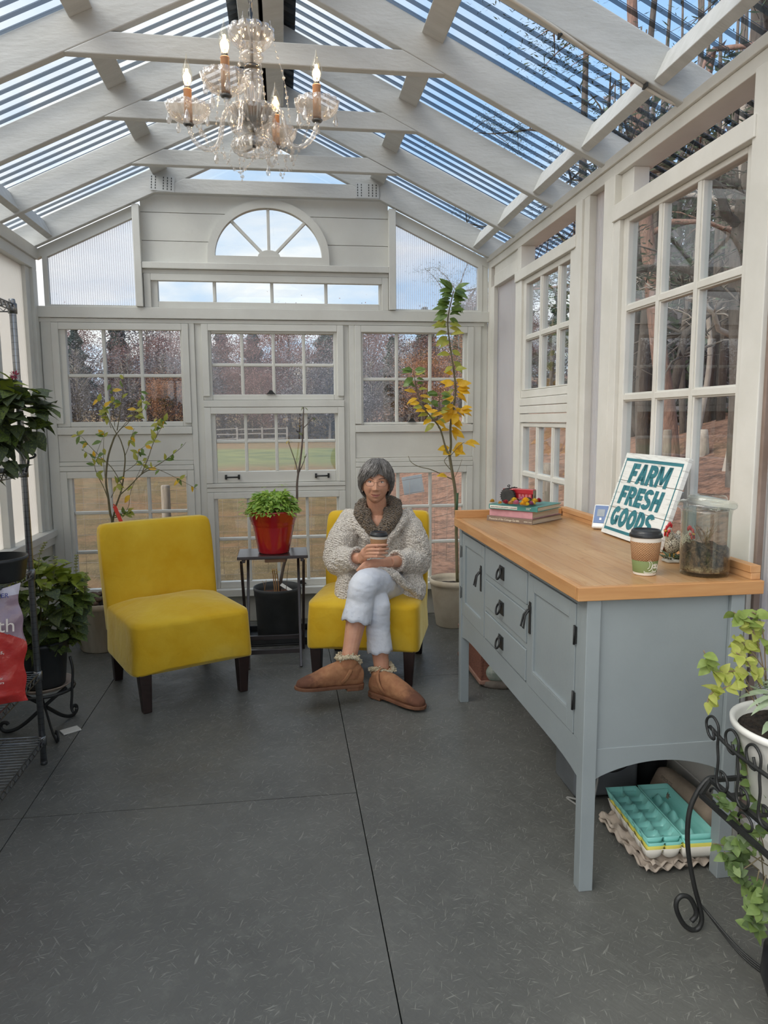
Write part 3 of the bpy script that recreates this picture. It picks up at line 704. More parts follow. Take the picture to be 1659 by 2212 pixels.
pl_=M('galvanised_plate','#c3c4c2',None,rough=.45,metal=.4); hole=M('plate_slot','#3c3d3d',None,rough=.7)
for cx in (-.745,.592):
    m=MB(); m.box((-.078,-.0015,-.047),(.078,.0,.047))
    for i in range(6):
        for j in range(5):
            if (i in (2,)) : continue
            m.box((-.07+i*.025,-.0022,-.037+j*.017),(-.064+i*.025,-.0014,-.026+j*.017),1)
    o=m.build('nail_plate',[pl_,hole],ceil,loc=(cx,5.0585,2.947),rot=(0,0 if cx>0 else math.radians(4),0))
# electric cable stapled under the near right rafter
m=MB(); cpts=[V((x,2.585+.018*math.sin(x*6),rz_(x)-.006)) for x in [0.03+i*(1.36/14) for i in range(15)]]; cpts.append(V((1.43,2.61,2.545)))
m.tube(bez(cpts,3),.0055,8); cb=m.build('cable',M('painted_cable','#cfc8bd',None,rough=.5),ceil)
for x in (.98,1.30): m=MB(); m.box((x-.004,2.575,rz_(x)-.016),(x+.004,2.605,rz_(x)-.002)); m.build('staple',MT['black'],cb)

# ---- right wall
wr_=struct('wall_right')
def rb(y0,y1,z0,z1,p=0,d=.09,parent=None,name='board',mat=None,bev=.003):
    m=MB(); m.box((XR-p,y0,z0),(XR-p+d,y1,z1)); return m.build(name,mat or cm,parent or wr_,bevel=bev)
rb(YF,5.12,2.463,2.512,.0,.11,name='top_plate'); rb(YF,5.12,2.512,2.55,.012,.09,name='top_plate')
rb(5.05,5.12,0,2.463); rb(4.97,5.05,.15,2.33,.0,.03); rb(4.47,4.97,2.32,2.40,.0,.06); rb(4.47,5.0,2.36,2.463,-.012,.06)
rb(4.40,4.47,2.30,2.463,.0,.09); rb(4.43,4.53,.0,2.463,-.01,.07)
rb(3.52,4.47,2.255,2.315,.018,.06,name='header'); rb(4.36,4.465,0.5,2.255,.008,.05); rb(3.535,3.60,.5,2.255,.008,.05)
rb(3.60,4.36,1.548,1.59,.0,.05); rb(3.60,4.36,1.50,1.545,.008,.05); rb(3.60,4.36,1.453,1.497,.008,.05); rb(3.60,4.36,1.40,1.45,.004,.05)
rb(3.46,3.535,0,2.463,.012,.09); rb(3.40,3.46,0,2.463,.0,.09)
rb(3.11,3.215,0,2.463,.012,.09); rb(3.00,3.112,2.33,2.463,-.02,.07)
rb(2.14,3.11,2.262,2.33,.022,.06,name='header'); rb(3.05,3.11,.6,2.262,.012,.05); rb(2.06,2.16,0,2.463,.015,.10); rb(2.045,2.06,0,2.463,.0,.05,mat=M('brown_weathered_edge','#7d6a5e','#93837a',rough=.8))
rb(YF,1.45,0,2.463,.0,.08,name='panel'); rb(1.45,1.53,0,2.463,.01,.09)
rb(YF,5.12,0,.12,.0,.08,name='sill_plate'); rb(3.54,4.43,.12,.5,-.005,.05,name='panel'); rb(2.16,3.11,.12,.68,-.005,.05,name='panel')
def rwindow(y0,y1,z0,z1,gy0,gy1,gz0,gz1,my,mz):
    nwin[0]+=1; w=struct('window_%d'%nwin[0]); fr=MB(); x0,x1=XR+.006,XR+.052
    fr.box((x0,y0,z0),(x1,gy0,z1)); fr.box((x0,gy1,z0),(x1,y1,z1)); fr.box((x0,gy0,z0),(x1,gy1,gz0)); fr.box((x0,gy0,gz1),(x1,gy1,z1)); fr.build('window_frame',cm,w,bevel=.005)
    mu=MB()
    for y in my: mu.box((XR+.008,y-.012,gz0),(XR+.05,y+.012,gz1)); mu.box((XR+.014,y-.019,gz0),(XR+.044,y+.019,gz1))
    for z in mz: mu.box((XR+.009,gy0,z-.012),(XR+.049,gy1,z+.012)); mu.box((XR+.015,gy0,z-.018),(XR+.043,gy1,z+.018))
    mu.build('muntins',cm,w,bevel=.002)
    g=MB(); g.box((XR+.028,gy0-.004,gz0-.004),(XR+.031,gy1+.004,gz1+.004)); g.build('pane',MT['glass'],w); return w
rwindow(3.60,4.36,1.592,2.255,3.615,4.315,1.60,2.222,(4.065,3.795),(1.906,))
rwindow(3.60,4.37,.50,1.398,3.645,4.335,.56,1.372,(4.09,3.84),(1.085,.82))
rwindow(2.16,3.05,.68,2.262,2.21,3.005,.74,2.24,(2.745,2.478),(1.886,1.510,1.125))
def rpoly(y0,y1,z0,z1,x=XR+.035):
    nwin[0]+=1; w=struct('window_%d'%nwin[0]); m=MB(); m.box((x,y0,z0),(x+.008,y1,z1)); m.build('pane',MT['polyR'],w)
rpoly(4.53,4.97,.12,2.34); rpoly(3.215,3.40,.12,2.463); rpoly(1.53,2.045,.0,2.463,XR+.02)
# ---- left wall
wl=struct('wall_left')
def lb(y0,y1,z0,z1,p=0,d=.09,name='board',mat=None):
    m=MB(); m.box((XL+p-d,y0,z0),(XL+p,y1,z1)); return m.build(name,mat or wh,wl,bevel=.003)
lb(YF,5.12,2.40,2.465,.0,.10,'top_plate'); lb(YF,5.12,2.465,2.54,.015,.10,'top_plate')
lb(YF,5.12,.60,.655,.012,.08,'sill_board'); lb(YF,5.12,.655,.70,.03,.11,'sill_board')
lb(YF,5.12,0,.60,-.01,.04,'base_panel',M('left_base_panel','#cbc8bc','#c2bfb2',rough=.6))
lb(5.04,5.12,.70,2.40,.0,.08); lb(4.965,5.04,.70,2.40,-.02,.05)
for y in (4.36,3.74,3.1,2.46,1.8,1.1,.4): lb(y,y+.075,.70,2.40,-.005,.07,'post')
nwin[0]+=1; w=struct('window_%d'%nwin[0]); m=MB(); m.box((XL-.052,YF,.69),(XL-.044,4.99,2.41)); m.build('pane',MT['polyL'],w)
# ------------------------------------------------------------------ slipper chairs
def velvetmat():
    m,t,b=newmat('yellow_velvet'); v=coords(t)
    base=mixc(t,ramp(t,noisef(t,v,4,5,.6),.35,.7),srgb('#cda120'),srgb('#d9b538'))
    base=mixc(t,ramp(t,noisef(t,v,1.8,3,.6),.58,.75),base,srgb('#d6bc58'))
    t.link(base,b.inputs['Base Color']); b.inputs['Roughness'].default_value=.8; b.inputs['Specular IOR Level'].default_value=.15
    b.inputs['Sheen Weight'].default_value=.8; b.inputs['Sheen Roughness'].default_value=.35; b.inputs['Sheen Tint'].default_value=(1,.9,.45,1)
    bump(t,b,noisef(t,v,9,4,.5,.5),.35,.02); return m
velvet=velvetmat()
legm=M('dark_stained_wood','#201614','#2c1d1a',rough=.35,scale=8,stretch=(6,6,1))
def sring(cx,cy,z,hx,hy,e=7,n=72,tilt=0):
    out=[]
    for i in range(n):
        a=2*PI*(i+.5)/n; c,s=math.cos(a),math.sin(a)
        x=math.copysign(abs(c)**(2/e),c)*hx; y=math.copysign(abs(s)**(2/e),s)*hy
        out.append(V((cx+x,cy+y,z+tilt*y)))
    return out
def slipper_chair(name,label,x,y,rz,seed,fold):
    t=thing(name,label,'chair',(x,y,0),rz,'yellow slipper chairs by the back wall')
    rd=random.Random(seed)
    # seat: skirt rising from the hem to a crowned cushion
    R=[]
    for z,hx,hy in ((.188,.312,.300),(.20,.314,.303),(.27,.312,.303),(.36,.309,.301),(.42,.306,.298),(.436,.303,.295)): R.append(sring(0,0,z,hx,hy,9))
    for k in range(1,15):
        q=k/14; s=1-q; R.append(sring(0,.0,.436+.058*(1-s**1.8)+.004,.302*s+.002,.294*s+.002,lerp(9,2.4,q**.5)))
    b=MB(); b.loft(R)
    vv=[]
    for p in b.v:
        p=V(p)
        if p.z<.30:                                  # hem lifts between the legs
            k=(.30-p.z)/.11; p.z+=k*.028*math.cos(min(1,abs(p.x)/.31)*PI/2)*(1 if abs(p.y)>.2 else .6)
        n=noise.noise(p*5+V((seed,0,0)))*.006+noise.noise(p*14+V((seed,3,0)))*.0025
        d=V((p.x,p.y,0)); 
        if p.z<.43 and d.length>.01: p+=d.normalized()*n*1.2
        else: p.z+=n
        # pulled folds running over the front right of the cushion
        for (ax,ay,az,bx,by,bz,w,h) in fold:
            A,B=V((ax,ay,az)),V((bx,by,bz)); u=max(0,min(1,(p-A).dot(B-A)/(B-A).length_squared)); c=A+(B-A)*u+V((0,.05*math.sin(u*PI),0)); dd=(p-c).length
            f=math.exp(-(dd/w)**2)*h*math.sin(u*PI); p+=V((0,-.5,.85))*f
        vv.append(tuple(p))
    b.v=vv
    b.build('seat',velvet,t)
    # back: leaning slab with soft corners
    R=[]
    for z,hx,hy,yo in ((.30,.306,.060,.240),(.40,.307,.062,.252),(.50,.309,.062,.268),(.62,.311,.060,.290),(.74,.312,.057,.312),(.82,.310,.054,.326),(.850,.305,.050,.331),(.866,.293,.040,.333),(.871,.272,.025,.333)): R.append(sring(0,yo,z,hx,hy,8,64))
    b=MB(); b.loft(R); vv=[]
    for p in b.v:
        p=V(p); n=noise.noise(p*4+V((seed,9,0)))*.007+noise.noise(p*12+V((seed,3,0)))*.002
        p.y+=n; p.x+=n*.6; p.z+=.010*math.sin((p.x+.2)*5)*(p.z-.3); vv.append(tuple(p))
    b.v=vv; b.build('backrest',velvet,t)
    for lx in (-.255,.255):
        for ly in (-.262,.268):
            l=MB(); k=.02 if ly>0 else 0
            l.beam((lx,ly*.97,.196),(lx*.985,ly+k*1.5,0),.062,.062,up=(0,1,0),taper=.68); l.build('leg',legm,t,bevel=.004)
    return t
slipper_chair('slipper_chair','empty yellow velvet slipper chair with dark tapered legs, left of the plant table',-.592,3.885,math.radians(26),1,
   ((.02,-.24,.47,.25,-.10,.49,.012,.014),(.06,-.27,.46,.27,-.13,.48,.010,.012),(.16,-.28,.45,.29,-.18,.47,.010,.012),(-.05,-.30,.40,.16,-.29,.44,.012,.008),(.0,-.31,.33,.14,-.30,.43,.014,.006)))
slipper_chair('slipper_chair','yellow velvet slipper chair with dark legs the seated woman is sitting on',.462,4.02,math.radians(-16),2,
   ((-.28,-.20,.46,-.18,.05,.49,.012,.010),(-.25,-.27,.45,-.14,-.05,.49,.010,.010)))

# ------------------------------------------------------------------ plant table between the chairs
tw=M('espresso_wood','#2a2322','#3a302e',rough=.3,scale=5,stretch=(1,6,6),coat=.2)
t=thing('side_table','small dark folding table holding the red pot between the chairs','table',(-.085,4.27,0))
m=MB(); m.box((-.200,-.140,.632),(.203,.135,.65)); m.build('tabletop',tw,t,bevel=.003)
m=MB(); m.box((-.175,-.125,.612),(-.155,.12,.632)); m.box((.16,-.125,.612),(.18,.12,.632)); m.build('batten',tw,t,bevel=.002)
for s in (-1,1):
    m=MB(); m.beam((s*.150,.115,.625),(s*.150+.0,-.178,.0),.016,.028,up=(0,1,0)); m.build('leg',tw,t,bevel=.002)
    m=MB(); m.beam((s*.178,-.115,.615),(s*.172,.17,.0),.016,.028,up=(0,1,0)); m.build('leg',tw,t,bevel=.002)
m=MB(); m.box((-.144,-.150,.075),(.144,-.134,.103)); m.build('stretcher',tw,t,bevel=.002)
m=MB(); m.box((-.164,.128,.075),(.164,.144,.103)); m.build('stretcher',tw,t,bevel=.002)
m=MB(); m.box((-.045,-.10,.606),(.075,.08,.6315)); m.build('folding_bar',M('raw_wood_bar','#7a5c48','#8c6b52',rough=.6,scale=6),t,bevel=.002)
# ---- helpers for plants
def fill_bush(mb,rd,c,rad,n,L,wd,mis,kind=1,droop=.35,shell=.45,up=.25):
    c=V(c)
    for i in range(n):
        d=V((rd.gauss(0,1),rd.gauss(0,1),rd.gauss(.15,1))).normalized(); q=rd.uniform(shell,1)**.6
        p=c+V((d.x*rad[0],d.y*rad[1],d.z*rad[2]))*q
        o=V((d.x+rd.gauss(0,.45),d.y+rd.gauss(0,.45),d.z*.4+rd.gauss(up-.25,.35))).normalized()
        l=L*rd.uniform(.65,1.15); mb.leaf(p-o*l*.35,o,V((rd.gauss(0,.3),rd.gauss(0,.3),1)),l,l*wd*rd.uniform(.85,1.1),droop*rd.uniform(.4,1.4),.2,mis(d,q,rd) if callable(mis) else mis,kind)
def pot(name,prof,c,mat,parent,n=40,rmod=None):
    m=MB(); m.lathe(prof,(0,0,0),n,rmod=rmod); return m.build(name,mat,parent)
def soil_disc(r,z,parent,seed=0,mat=None):
    m=MB(); rd=random.Random(seed); rings=[[V((math.cos(2*PI*j/24)*r*q,math.sin(2*PI*j/24)*r*q,z+rd.uniform(-.006,.010)*(1 if q<1 else .2))) for j in range(24)] for q in (1,.8,.6,.4,.2,.03)]
    m.loft(rings,cap=False); m.add(rings[-1],[tuple(range(24))]); return m.build('soil',mat or MT['soil'],parent)
# red pot with basil
t=thing('potted_basil','bright green basil filling a glossy red pot on the dark table','potted plant',(-.077,4.262,.651))
pot('pot',[(.0,.0),(.086,.0),(.090,.004),(.092,.012),(.118,.155),(.121,.165),(.127,.172),(.127,.182),(.131,.186),(.132,.196),(.136,.199),(.141,.238),(.147,.243),(.148,.250),(.143,.252),(.136,.245),(.130,.215),(.0,.21)],0,M('red_glaze','#9a121d','#a51822',rough=.16,scale=4,coat=.6),t,48)
lm=[leafmat('basil_light','#9dbb4c','#b4cc6a',tl=.4,scale=30),leafmat('basil_mid','#7fa544','#94b556',tl=.35,scale=30)]
f=MB(); rd=random.Random(4)
for i in range(900):
    a=rd.uniform(0,2*PI); q=rd.random()**.5; h=.118*(1-q**5)*rd.uniform(.35,1.05)
    p=V((math.cos(a)*q*.140,math.sin(a)*q*.140,.235+h)); o=V((math.cos(a)*(q+.2)+rd.gauss(0,.4),math.sin(a)*(q+.2)+rd.gauss(0,.4),rd.uniform(-.3,.6)))
    f.leaf(p,o,V((rd.gauss(0,.4),rd.gauss(0,.4),1)),rd.uniform(.022,.04),rd.uniform(.016,.026),.5,.15,0 if rd.random()<.6 else 1,1)
for (dx,dz,ax) in ((-.158,.30,-1),(.05,.378,.6),(.07,.382,1.2),(-.04,.362,-.4),(-.165,.28,-1.2)):
    for k in range(7): f.leaf(V((dx+rd.gauss(0,.01),rd.gauss(0,.02),dz-.02*k*.8+.02)),V((ax+rd.gauss(0,.6),rd.gauss(0,.5),.2)),(0,0,1),.038,.02,.4,.1,0,1)
f.build('foliage',lm,t)
s=MB()
for i in range(60):
    a=rd.uniform(0,2*PI); q=rd.random()**.5*.11; s.tube([(math.cos(a)*q,math.sin(a)*q,.21),(math.cos(a)*q*1.1,math.sin(a)*q*1.1,.29)],.0016,4)
s.build('stems',M('green_stem','#7d9a45',None,rough=.6),t); soil_disc(.131,.215,t,1)
# black nursery pot with the bare sapling
twig=M('grey_brown_twig','#574c46','#6d625a',rough=.9,scale=20,bstr=.5,bscale=60)
gb=(-.068,4.665)
m=MB(); m.box((-.20,-.16,.0),(.20,.16,.012)); 
for a in ((-.20,-.16,-.19,.16),(.19,-.16,.20,.16),(-.19,-.16,.19,-.15),(-.19,.15,.19,.16)): m.box((a[0],a[1],.012),(a[2],a[3],.05))
tag(m.build('plant_tray',MT['plastic'],loc=(gb[0],gb[1],.001),bevel=.004),'black plastic tray on the floor under the large nursery pot','tray')
t=thing('potted_sapling','bare fruit tree sapling in a black nursery pot behind the dark table','potted plant',(gb[0],gb[1],.0135))
pot('pot',[(0,0),(.128,0),(.134,.01),(.146,.28),(.152,.285),(.153,.315),(.156,.32),(.156,.338),(.150,.338),(.143,.30),(.14,.27),(0,.27)],0,M('faded_black_plastic','#2e3031','#3c3e3e',rough=.6,scale=7),t,40)
soil_disc(.139,.285,t,2,M('mulch','#6d4a38','#4a3428',rough=.95,scale=30,bstr=1,bscale=60,bdist=.02))
def loc_of(t,p): return p-V(t.location)
def tw_(mb,t,pts,Y,r0,r1,n=6,yo=None,sides=7):
    P=[loc_of(t,at(px,py,Y+(yo[i] if yo else 0))) for i,(px,py) in enumerate(pts)]; B=bez(P,5); k=len(B)-1
    mb.tube(B,[lerp(r0,r1,i/max(1,k)) for i in range(k+1)],sides); return B
s=MB(); Yp=4.665
tw_(s,t,[(603,1276),(612,1225),(622,1190),(640,1090),(642,1040),(650,985),(654,940),(655,905),(656,880)],Yp,.011,.003)
tw_(s,t,[(644,1030),(640,1005),(628,970),(622,955)],Yp-.02,.004,.0015); tw_(s,t,[(646,1020),(655,1000),(662,980)],Yp,.004,.0015); tw_(s,t,[(655,925),(668,912),(676,902)],Yp,.003,.0015); tw_(s,t,[(652,940),(645,932)],Yp,.002,.0015)
tw_(s,t,[(617,1285),(620,1250),(623,1220)],Yp-.05,.0022,.0012)
s.build('trunk',twig,t)
f=MB(); rd=random.Random(8); ym=[leafmat('dry_yellow_leaf','#c3b45c','#b9a04a',tl=.4,scale=40),leafmat('dull_green_leaf','#7d8a55','#98a06a',tl=.4,scale=40)]
for px,py,n in ((622,953,6),(643,918,2),(645,935,2),(657,880,4),(676,902,4),(660,985,3)):
    for k in range(n): f.leaf(loc_of(t,at(px,py,Yp)),V((rd.gauss(0,1),rd.gauss(0,.6),rd.gauss(-.1,.5))),(0,0,1),rd.uniform(.018,.034),.016,.4,.2,0 if py in(918,953) else 1)
f.build('leaves',ym,t)
s=MB(); 
for px in (588,592,597): tw_(s,t,[(px+6,1284),(px+3,1250),(px,1228)],Yp-.03,.004,.003)
tw_(s,t,[(572,1283),(570,1262),(566,1254)],Yp-.08,.0015,.001); tw_(s,t,[(572,1275),(575,1252)],Yp-.08,.0012,.001)
s.build('stubs',M('tan_stem','#b98f5c','#a97e50',rough=.7),t)
f=MB()
for k in range(6): f.leaf(loc_of(t,at(588+k*2,1232+4*(k%3),Yp-.03)),V((rd.gauss(0,1),-.3,.2)),(0,0,1),.03,.022,.3,.1)
f.build('seedling_leaves',ym[0],t)
m=MB(); m.beam(loc_of(t,at(607,1262,Yp-.02)),loc_of(t,at(638,1282,Yp-.07)),.022,.001,up=(.3,-1,.6)); o=m.build('plant_tag',M('white_tag','#e8e6de',None,rough=.4),t); o['label']='white plastic plant tag'
# ---- lemon trees
lemon=[leafmat('lemon_green','#5c7634','#748c44',rough=.35,tl=.3,scale=25),leafmat('lemon_lime','#9aa348','#b3ad4c',rough=.35,tl=.4,scale=25),leafmat('lemon_yellow','#d9a81c','#e6bd3a',rough=.35,tl=.4,scale=25)]
lstem=M('lemon_stem','#5f5a3c','#6e6650',rough=.8,scale=20)
t=thing('potted_lemon','tall lemon tree with yellowing leaves in a whitewashed pot, back right corner','potted plant',(1.135,4.815,0))
pm=M('whitewashed_pot','#cfc6b4','#b8ab96',rough=.75,scale=6,bstr=.4,bscale=40)
pot('pot',[(0,0),(.112,0),(.117,.006),(.150,.255),(.153,.26),(.155,.29),(.160,.293),(.161,.33),(.155,.332),(.150,.30),(.145,.25),(0,.25)],0,pm,t,40)
soil_disc(.146,.275,t,3)
s=MB(); Y=4.815
b0=tw_(s,t,[(988,1262),(986,1180),(985,1110),(983,1060),(975,1010),(971,985)],Y,.012,.010)
b1=tw_(s,t,[(971,985),(974,960),(973,920),(980,880),(984,840),(980,800),(972,745),(967,700),(970,672),(975,650),(980,628)],Y,.009,.003)
b2=tw_(s,t,[(971,985),(962,965),(950,925),(930,900),(915,880),(903,855),(897,825),(893,800)],Y-.05,.007,.002,yo=[0,0,-.02,-.04,-.05,-.05,-.06,-.06])
b3=tw_(s,t,[(948,925),(944,905),(950,880),(949,850)],Y-.04,.004,.002)
b4=tw_(s,t,[(973,985),(990,965),(1003,955)],Y-.03,.0025,.0015); b5=tw_(s,t,[(976,915),(985,900),(992,885)],Y-.02,.003,.0015)
b6=tw_(s,t,[(976,1035),(955,1025),(930,1014),(905,1008),(888,998),(882,985)],Y-.06,.004,.0015)
b7=tw_(s,t,[(978,1020),(965,1005),(960,995),(968,985)],Y,.003,.002); b8=tw_(s,t,[(983,1030),(992,1010),(998,992)],Y,.002,.001)
s.build('trunk',lstem,t)
f=MB(); rd=random.Random(15)
def lf(P,i,side,L,mi,zup=.1,w=.55,out=None):
    p=P[i]; o=out or V((side*rd.uniform(.6,1),rd.uniform(-.8,.2),rd.uniform(-.55,.45)+zup)); f.leaf(p+o.normalized()*.01,o,V((rd.gauss(0,.35),-1.0,.8+rd.gauss(0,.3))),L,L*w,rd.uniform(.1,.5),.25,mi)
n=len(b1)
for i in range(8,n):
    z=i/n
    if z<.30: mi=2; pr=.85
    elif z<.5: mi=2 if rd.random()<.55 else 1; pr=.85
    elif z<.72: mi=1; pr=.85
    else: mi=0; pr=1.0
    for r_ in range(2 if z>.6 else 1):
        if rd.random()<pr: lf(b1,i,1 if (i+r_)%2 else -1,rd.uniform(.062,.105),mi,-.05 if z<.8 else .15)
for k in range(5): lf(b1,n-1,rd.choice((-1,1)),rd.uniform(.08,.12),0,.6,.42)
for P,sel in ((b2,lambda q:2 if q<.75 else 0),(b3,lambda q:2 if q<.3 else 1 if q<.6 else 0)):
    k=len(P)
    for i in range(k//3,k):
        mi=sel(i/k); lf(P,i,1 if i%2 else -1,rd.uniform(.05,.09),mi if rd.random()<.85 else 1)
    for q in range(4): lf(P,k-1,rd.choice((-1,1)),rd.uniform(.06,.085),0,.35,.45)
for P,nn in ((b4,4),(b5,6)):
    for q in range(nn): lf(P,len(P)-1-q%3,rd.choice((-.4,1)),rd.uniform(.07,.10),2,.0)
lf(b6,2,-1,.085,2,.05); lf(b1,3,1,.10,2,-.6); lf(b1,4,-1,.09,2,.2); lf(b1,2,-.6,.10,2,.5)
for k in range(16): lf(b1,rd.randrange(9,22),rd.choice((-1,1)),rd.uniform(.06,.10),2,-.1)
f.build('leaves',lemon,t)
m=MB(); 
for px0,py0,px1,py1 in ((985,1112,987,1065),): m.tube([loc_of(t,at(px0,py0,Y)),loc_of(t,at(px1,py1,Y))],.0125,8)
m.build('tree_tie',M('green_tie','#3c5a3c',None,rough=.6),t)
t=thing('potted_lemon','spindly lemon tree with a red tag growing behind the left yellow chair','potted plant',(-1.165,4.66,0))
pot('pot',[(0,0),(.135,0),(.142,.01),(.168,.24),(.172,.245),(.175,.272),(.180,.276),(.181,.31),(.174,.312),(.168,.28),(.162,.24),(0,.24)],0,M('beige_resin_pot','#bfb5a2','#a99d89',rough=.7,scale=5,bstr=.5,bscale=12,stretch=(4,4,.5)),t,40)
m=MB(); rd=random.Random(5)
for i in range(40): a=rd.uniform(0,2*PI); q=rd.random()**.5*.14; m.ell((math.cos(a)*q,math.sin(a)*q,.30+rd.uniform(-.01,.03)),(rd.uniform(.015,.03),rd.uniform(.015,.03),rd.uniform(.012,.02)),7)
m.build('mulch',M('bark_mulch','#4a3a30','#6a5648',rough=.95,scale=25,bstr=1,bscale=60),t); soil_disc(.164,.27,t,6)
s=MB(); Y=4.68
B=[]
def br(*a,**k): P=tw_(s,t,*a,**k); B.append(P); return P
br([(243,1260),(243,1180),(242,1125),(238,1108),(234,1075),(229,1040),(233,990),(245,950),(252,937)],Y,.009,.005)
br([(243,1130),(250,1095),(262,1060),(268,1020),(270,985),(262,955),(255,940)],Y+.02,.006,.003)
br([(252,937),(245,925),(235,905),(223,880),(212,860)],Y-.03,.003,.001); br([(252,937),(262,925),(275,915),(295,885),(310,865),(322,848)],Y+.02,.003,.001); br([(253,930),(258,900),(262,870),(265,845),(268,800)],Y+.04,.003,.001); br([(262,925),(280,905),(305,890),(325,862)],Y,.002,.001); br([(240,925),(232,900),(225,880),(210,865)],Y-.04,.002,.001); br([(248,920),(244,880),(243,850),(238,825)],Y,.002,.001)
br([(258,1070),(280,1050),(305,1025),(335,1008),(362,990),(390,968),(402,955)],Y-.10,.004,.001); br([(300,1030),(318,1012),(335,1012),(360,1022),(395,1040),(425,1056)],Y-.12,.003,.001); br([(305,1025),(320,990),(330,960),(345,930),(358,905)],Y-.08,.003,.001); br([(338,945),(342,920),(338,900)],Y-.08,.002,.001)
br([(236,1085),(225,1055),(215,1035),(205,1010),(207,985),(222,945)],Y-.03,.003,.001); br([(265,1050),(245,1015),(225,995),(200,985),(175,970)],Y-.06,.003,.001); br([(220,990),(195,965),(178,945),(165,940)],Y-.05,.002,.001); br([(228,1040),(224,1000),(224,950),(226,930)],Y+.03,.002,.001); br([(240,1075),(252,1050),(258,1030)],Y,.002,.001)
br([(270,985),(280,960),(285,940),(290,925)],Y+.03,.002,.001); br([(245,1120),(275,1100),(283,1060),(305,1010),(320,985)],Y-.04,.002,.001); br([(268,1020),(295,1000),(300,975),(318,960)],Y,.002,.001)
br([(243,1120),(270,1112),(282,1100)],Y,.002,.001)
s.build('trunk',lstem,t)
f=MB()
for P in B[2:]:
    k=len(P)
    for q in range(7):
        i=int(rd.uniform(.45,1)*(k-1)); L=rd.uniform(.038,.062); o=V((rd.gauss(0,1),rd.uniform(-.9,.3),rd.gauss(.1,.7)))
        f.leaf(P[i],o,V((rd.gauss(0,.4),-.9,.7)),L,L*.5,rd.uniform(.1,.5),.25,rd.choice((0,1,1,1,2)))
f.build('leaves',lemon,t)
m=MB(); a=loc_of(t,at(247,1093,4.60)); b_=loc_of(t,at(262,1128,4.58)); m.beam(a,b_,.022,.0012,up=(0,-1,.2)); m.tube([a+V((-.006,.0,.004)),a+V((-.002,-.01,.012)),a+V((.006,0,.002))],.003,6)
o=m.build('plant_tag',M('red_tag','#d63a28','#c93322',rough=.4),t); o['label']='bright red plastic tag'
# ---- coleus on the iron stand, left
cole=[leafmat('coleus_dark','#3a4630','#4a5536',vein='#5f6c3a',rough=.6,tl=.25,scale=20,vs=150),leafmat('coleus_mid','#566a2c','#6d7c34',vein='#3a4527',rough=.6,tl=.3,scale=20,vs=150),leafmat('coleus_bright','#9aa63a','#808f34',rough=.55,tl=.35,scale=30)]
st=thing('plant_stand','black iron plant stand with scrolled feet beside the wire rack','plant stand',(-1.13,3.395,0))
m=MB(); ring=[V((math.cos(2*PI*i/28)*.135,math.sin(2*PI*i/28)*.135,.205)) for i in range(28)]; m.tube(ring,.005,6,closed=True,flat=(1,1.6)); m.build('ring',MT['black'],st)
for k,a in enumerate((math.radians(-58),math.radians(62),math.radians(182))):
    m=MB(); e=lambda r,z:V((math.cos(a)*r,math.sin(a)*r,z))
    m.tube(bez([e(-.10,.20),e(-.05,.16),e(.02,.10),e(.09,.04),(e(.14,.012)),e(.178,.010),e(.195,.028),e(.188,.048),e(.170,.050),e(.162,.04)],5),.0055,6,flat=(1,1.7))
    m.build('leg',MT['black'],st)
m=MB(); e=lambda r,z:V((math.cos(-.25)*r,math.sin(-.25)*r,z)); m.tube(bez([e(.14,.36),e(.15,.30),e(.142,.22),e(.138,.17),e(.132,.12),e(.138,.095),e(.152,.095),e(.156,.112)],5),.006,6); m.build('scroll',MT['black'],st)
m=MB(); m.lathe([(0,0),(.105,0),(.128,.018),(.131,.022),(.127,.022),(.104,.006),(0,.006)],(0,0,0),36); tag(m.build('saucer',M('clay_saucer','#b7a498','#a3907f',rough=.5,scale=8),loc=(-1.13,3.395,.2125)),'pale saucer under the potted coleus on the iron stand','saucer')
t=thing('potted_coleus','bushy green veined coleus in a black pot on the iron stand','potted plant',(-1.125,3.40,.2195))
pot('pot',[(0,0),(.088,0),(.092,.01),(.110,.19),(.115,.195),(.115,.215),(.109,.215),(.104,.18),(0,.18)],0,MT['plastic'],t,36); soil_disc(.104,.185,t,7)
f=MB(); rd=random.Random(31)
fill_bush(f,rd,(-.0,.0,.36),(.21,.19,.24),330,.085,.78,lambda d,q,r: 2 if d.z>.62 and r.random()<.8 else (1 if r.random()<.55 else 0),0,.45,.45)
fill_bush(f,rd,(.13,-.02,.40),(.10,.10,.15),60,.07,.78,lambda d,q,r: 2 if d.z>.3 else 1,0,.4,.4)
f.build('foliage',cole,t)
s=MB()
for k in range(9): a=rd.uniform(0,2*PI); s.tube(bez([(0,0,.18),(math.cos(a)*.06,math.sin(a)*.06,.30),(math.cos(a)*.15,math.sin(a)*.14,.44)],4),[.004]*9,5)
s.build('stems',M('coleus_stem','#6c6a3f',None,rough=.6),t)
s=MB()
for (x,y,h,tx) in ((.01,-.05,.67,.05),(-.03,.03,.62,.0),(.075,-.03,.60,.02),(.165,.0,.60,.01),(.10,-.12,.50,-.03),(.20,-.02,.52,.02)):
    P=bez([(x,y,.42),(x+tx*.4,y,h-.07),(x+tx,y,h)],5); s.tube(P,.0018,5)
    for i in range(4,len(P)):
        for j in range(5): a=j*1.26+i; s.ell(P[i]+V((math.cos(a)*.006,math.sin(a)*.006,0)),.0035,5)
s.build('flower_spikes',M('flower_spike','#8b8f58','#7b7a4c',rough=.7),t)
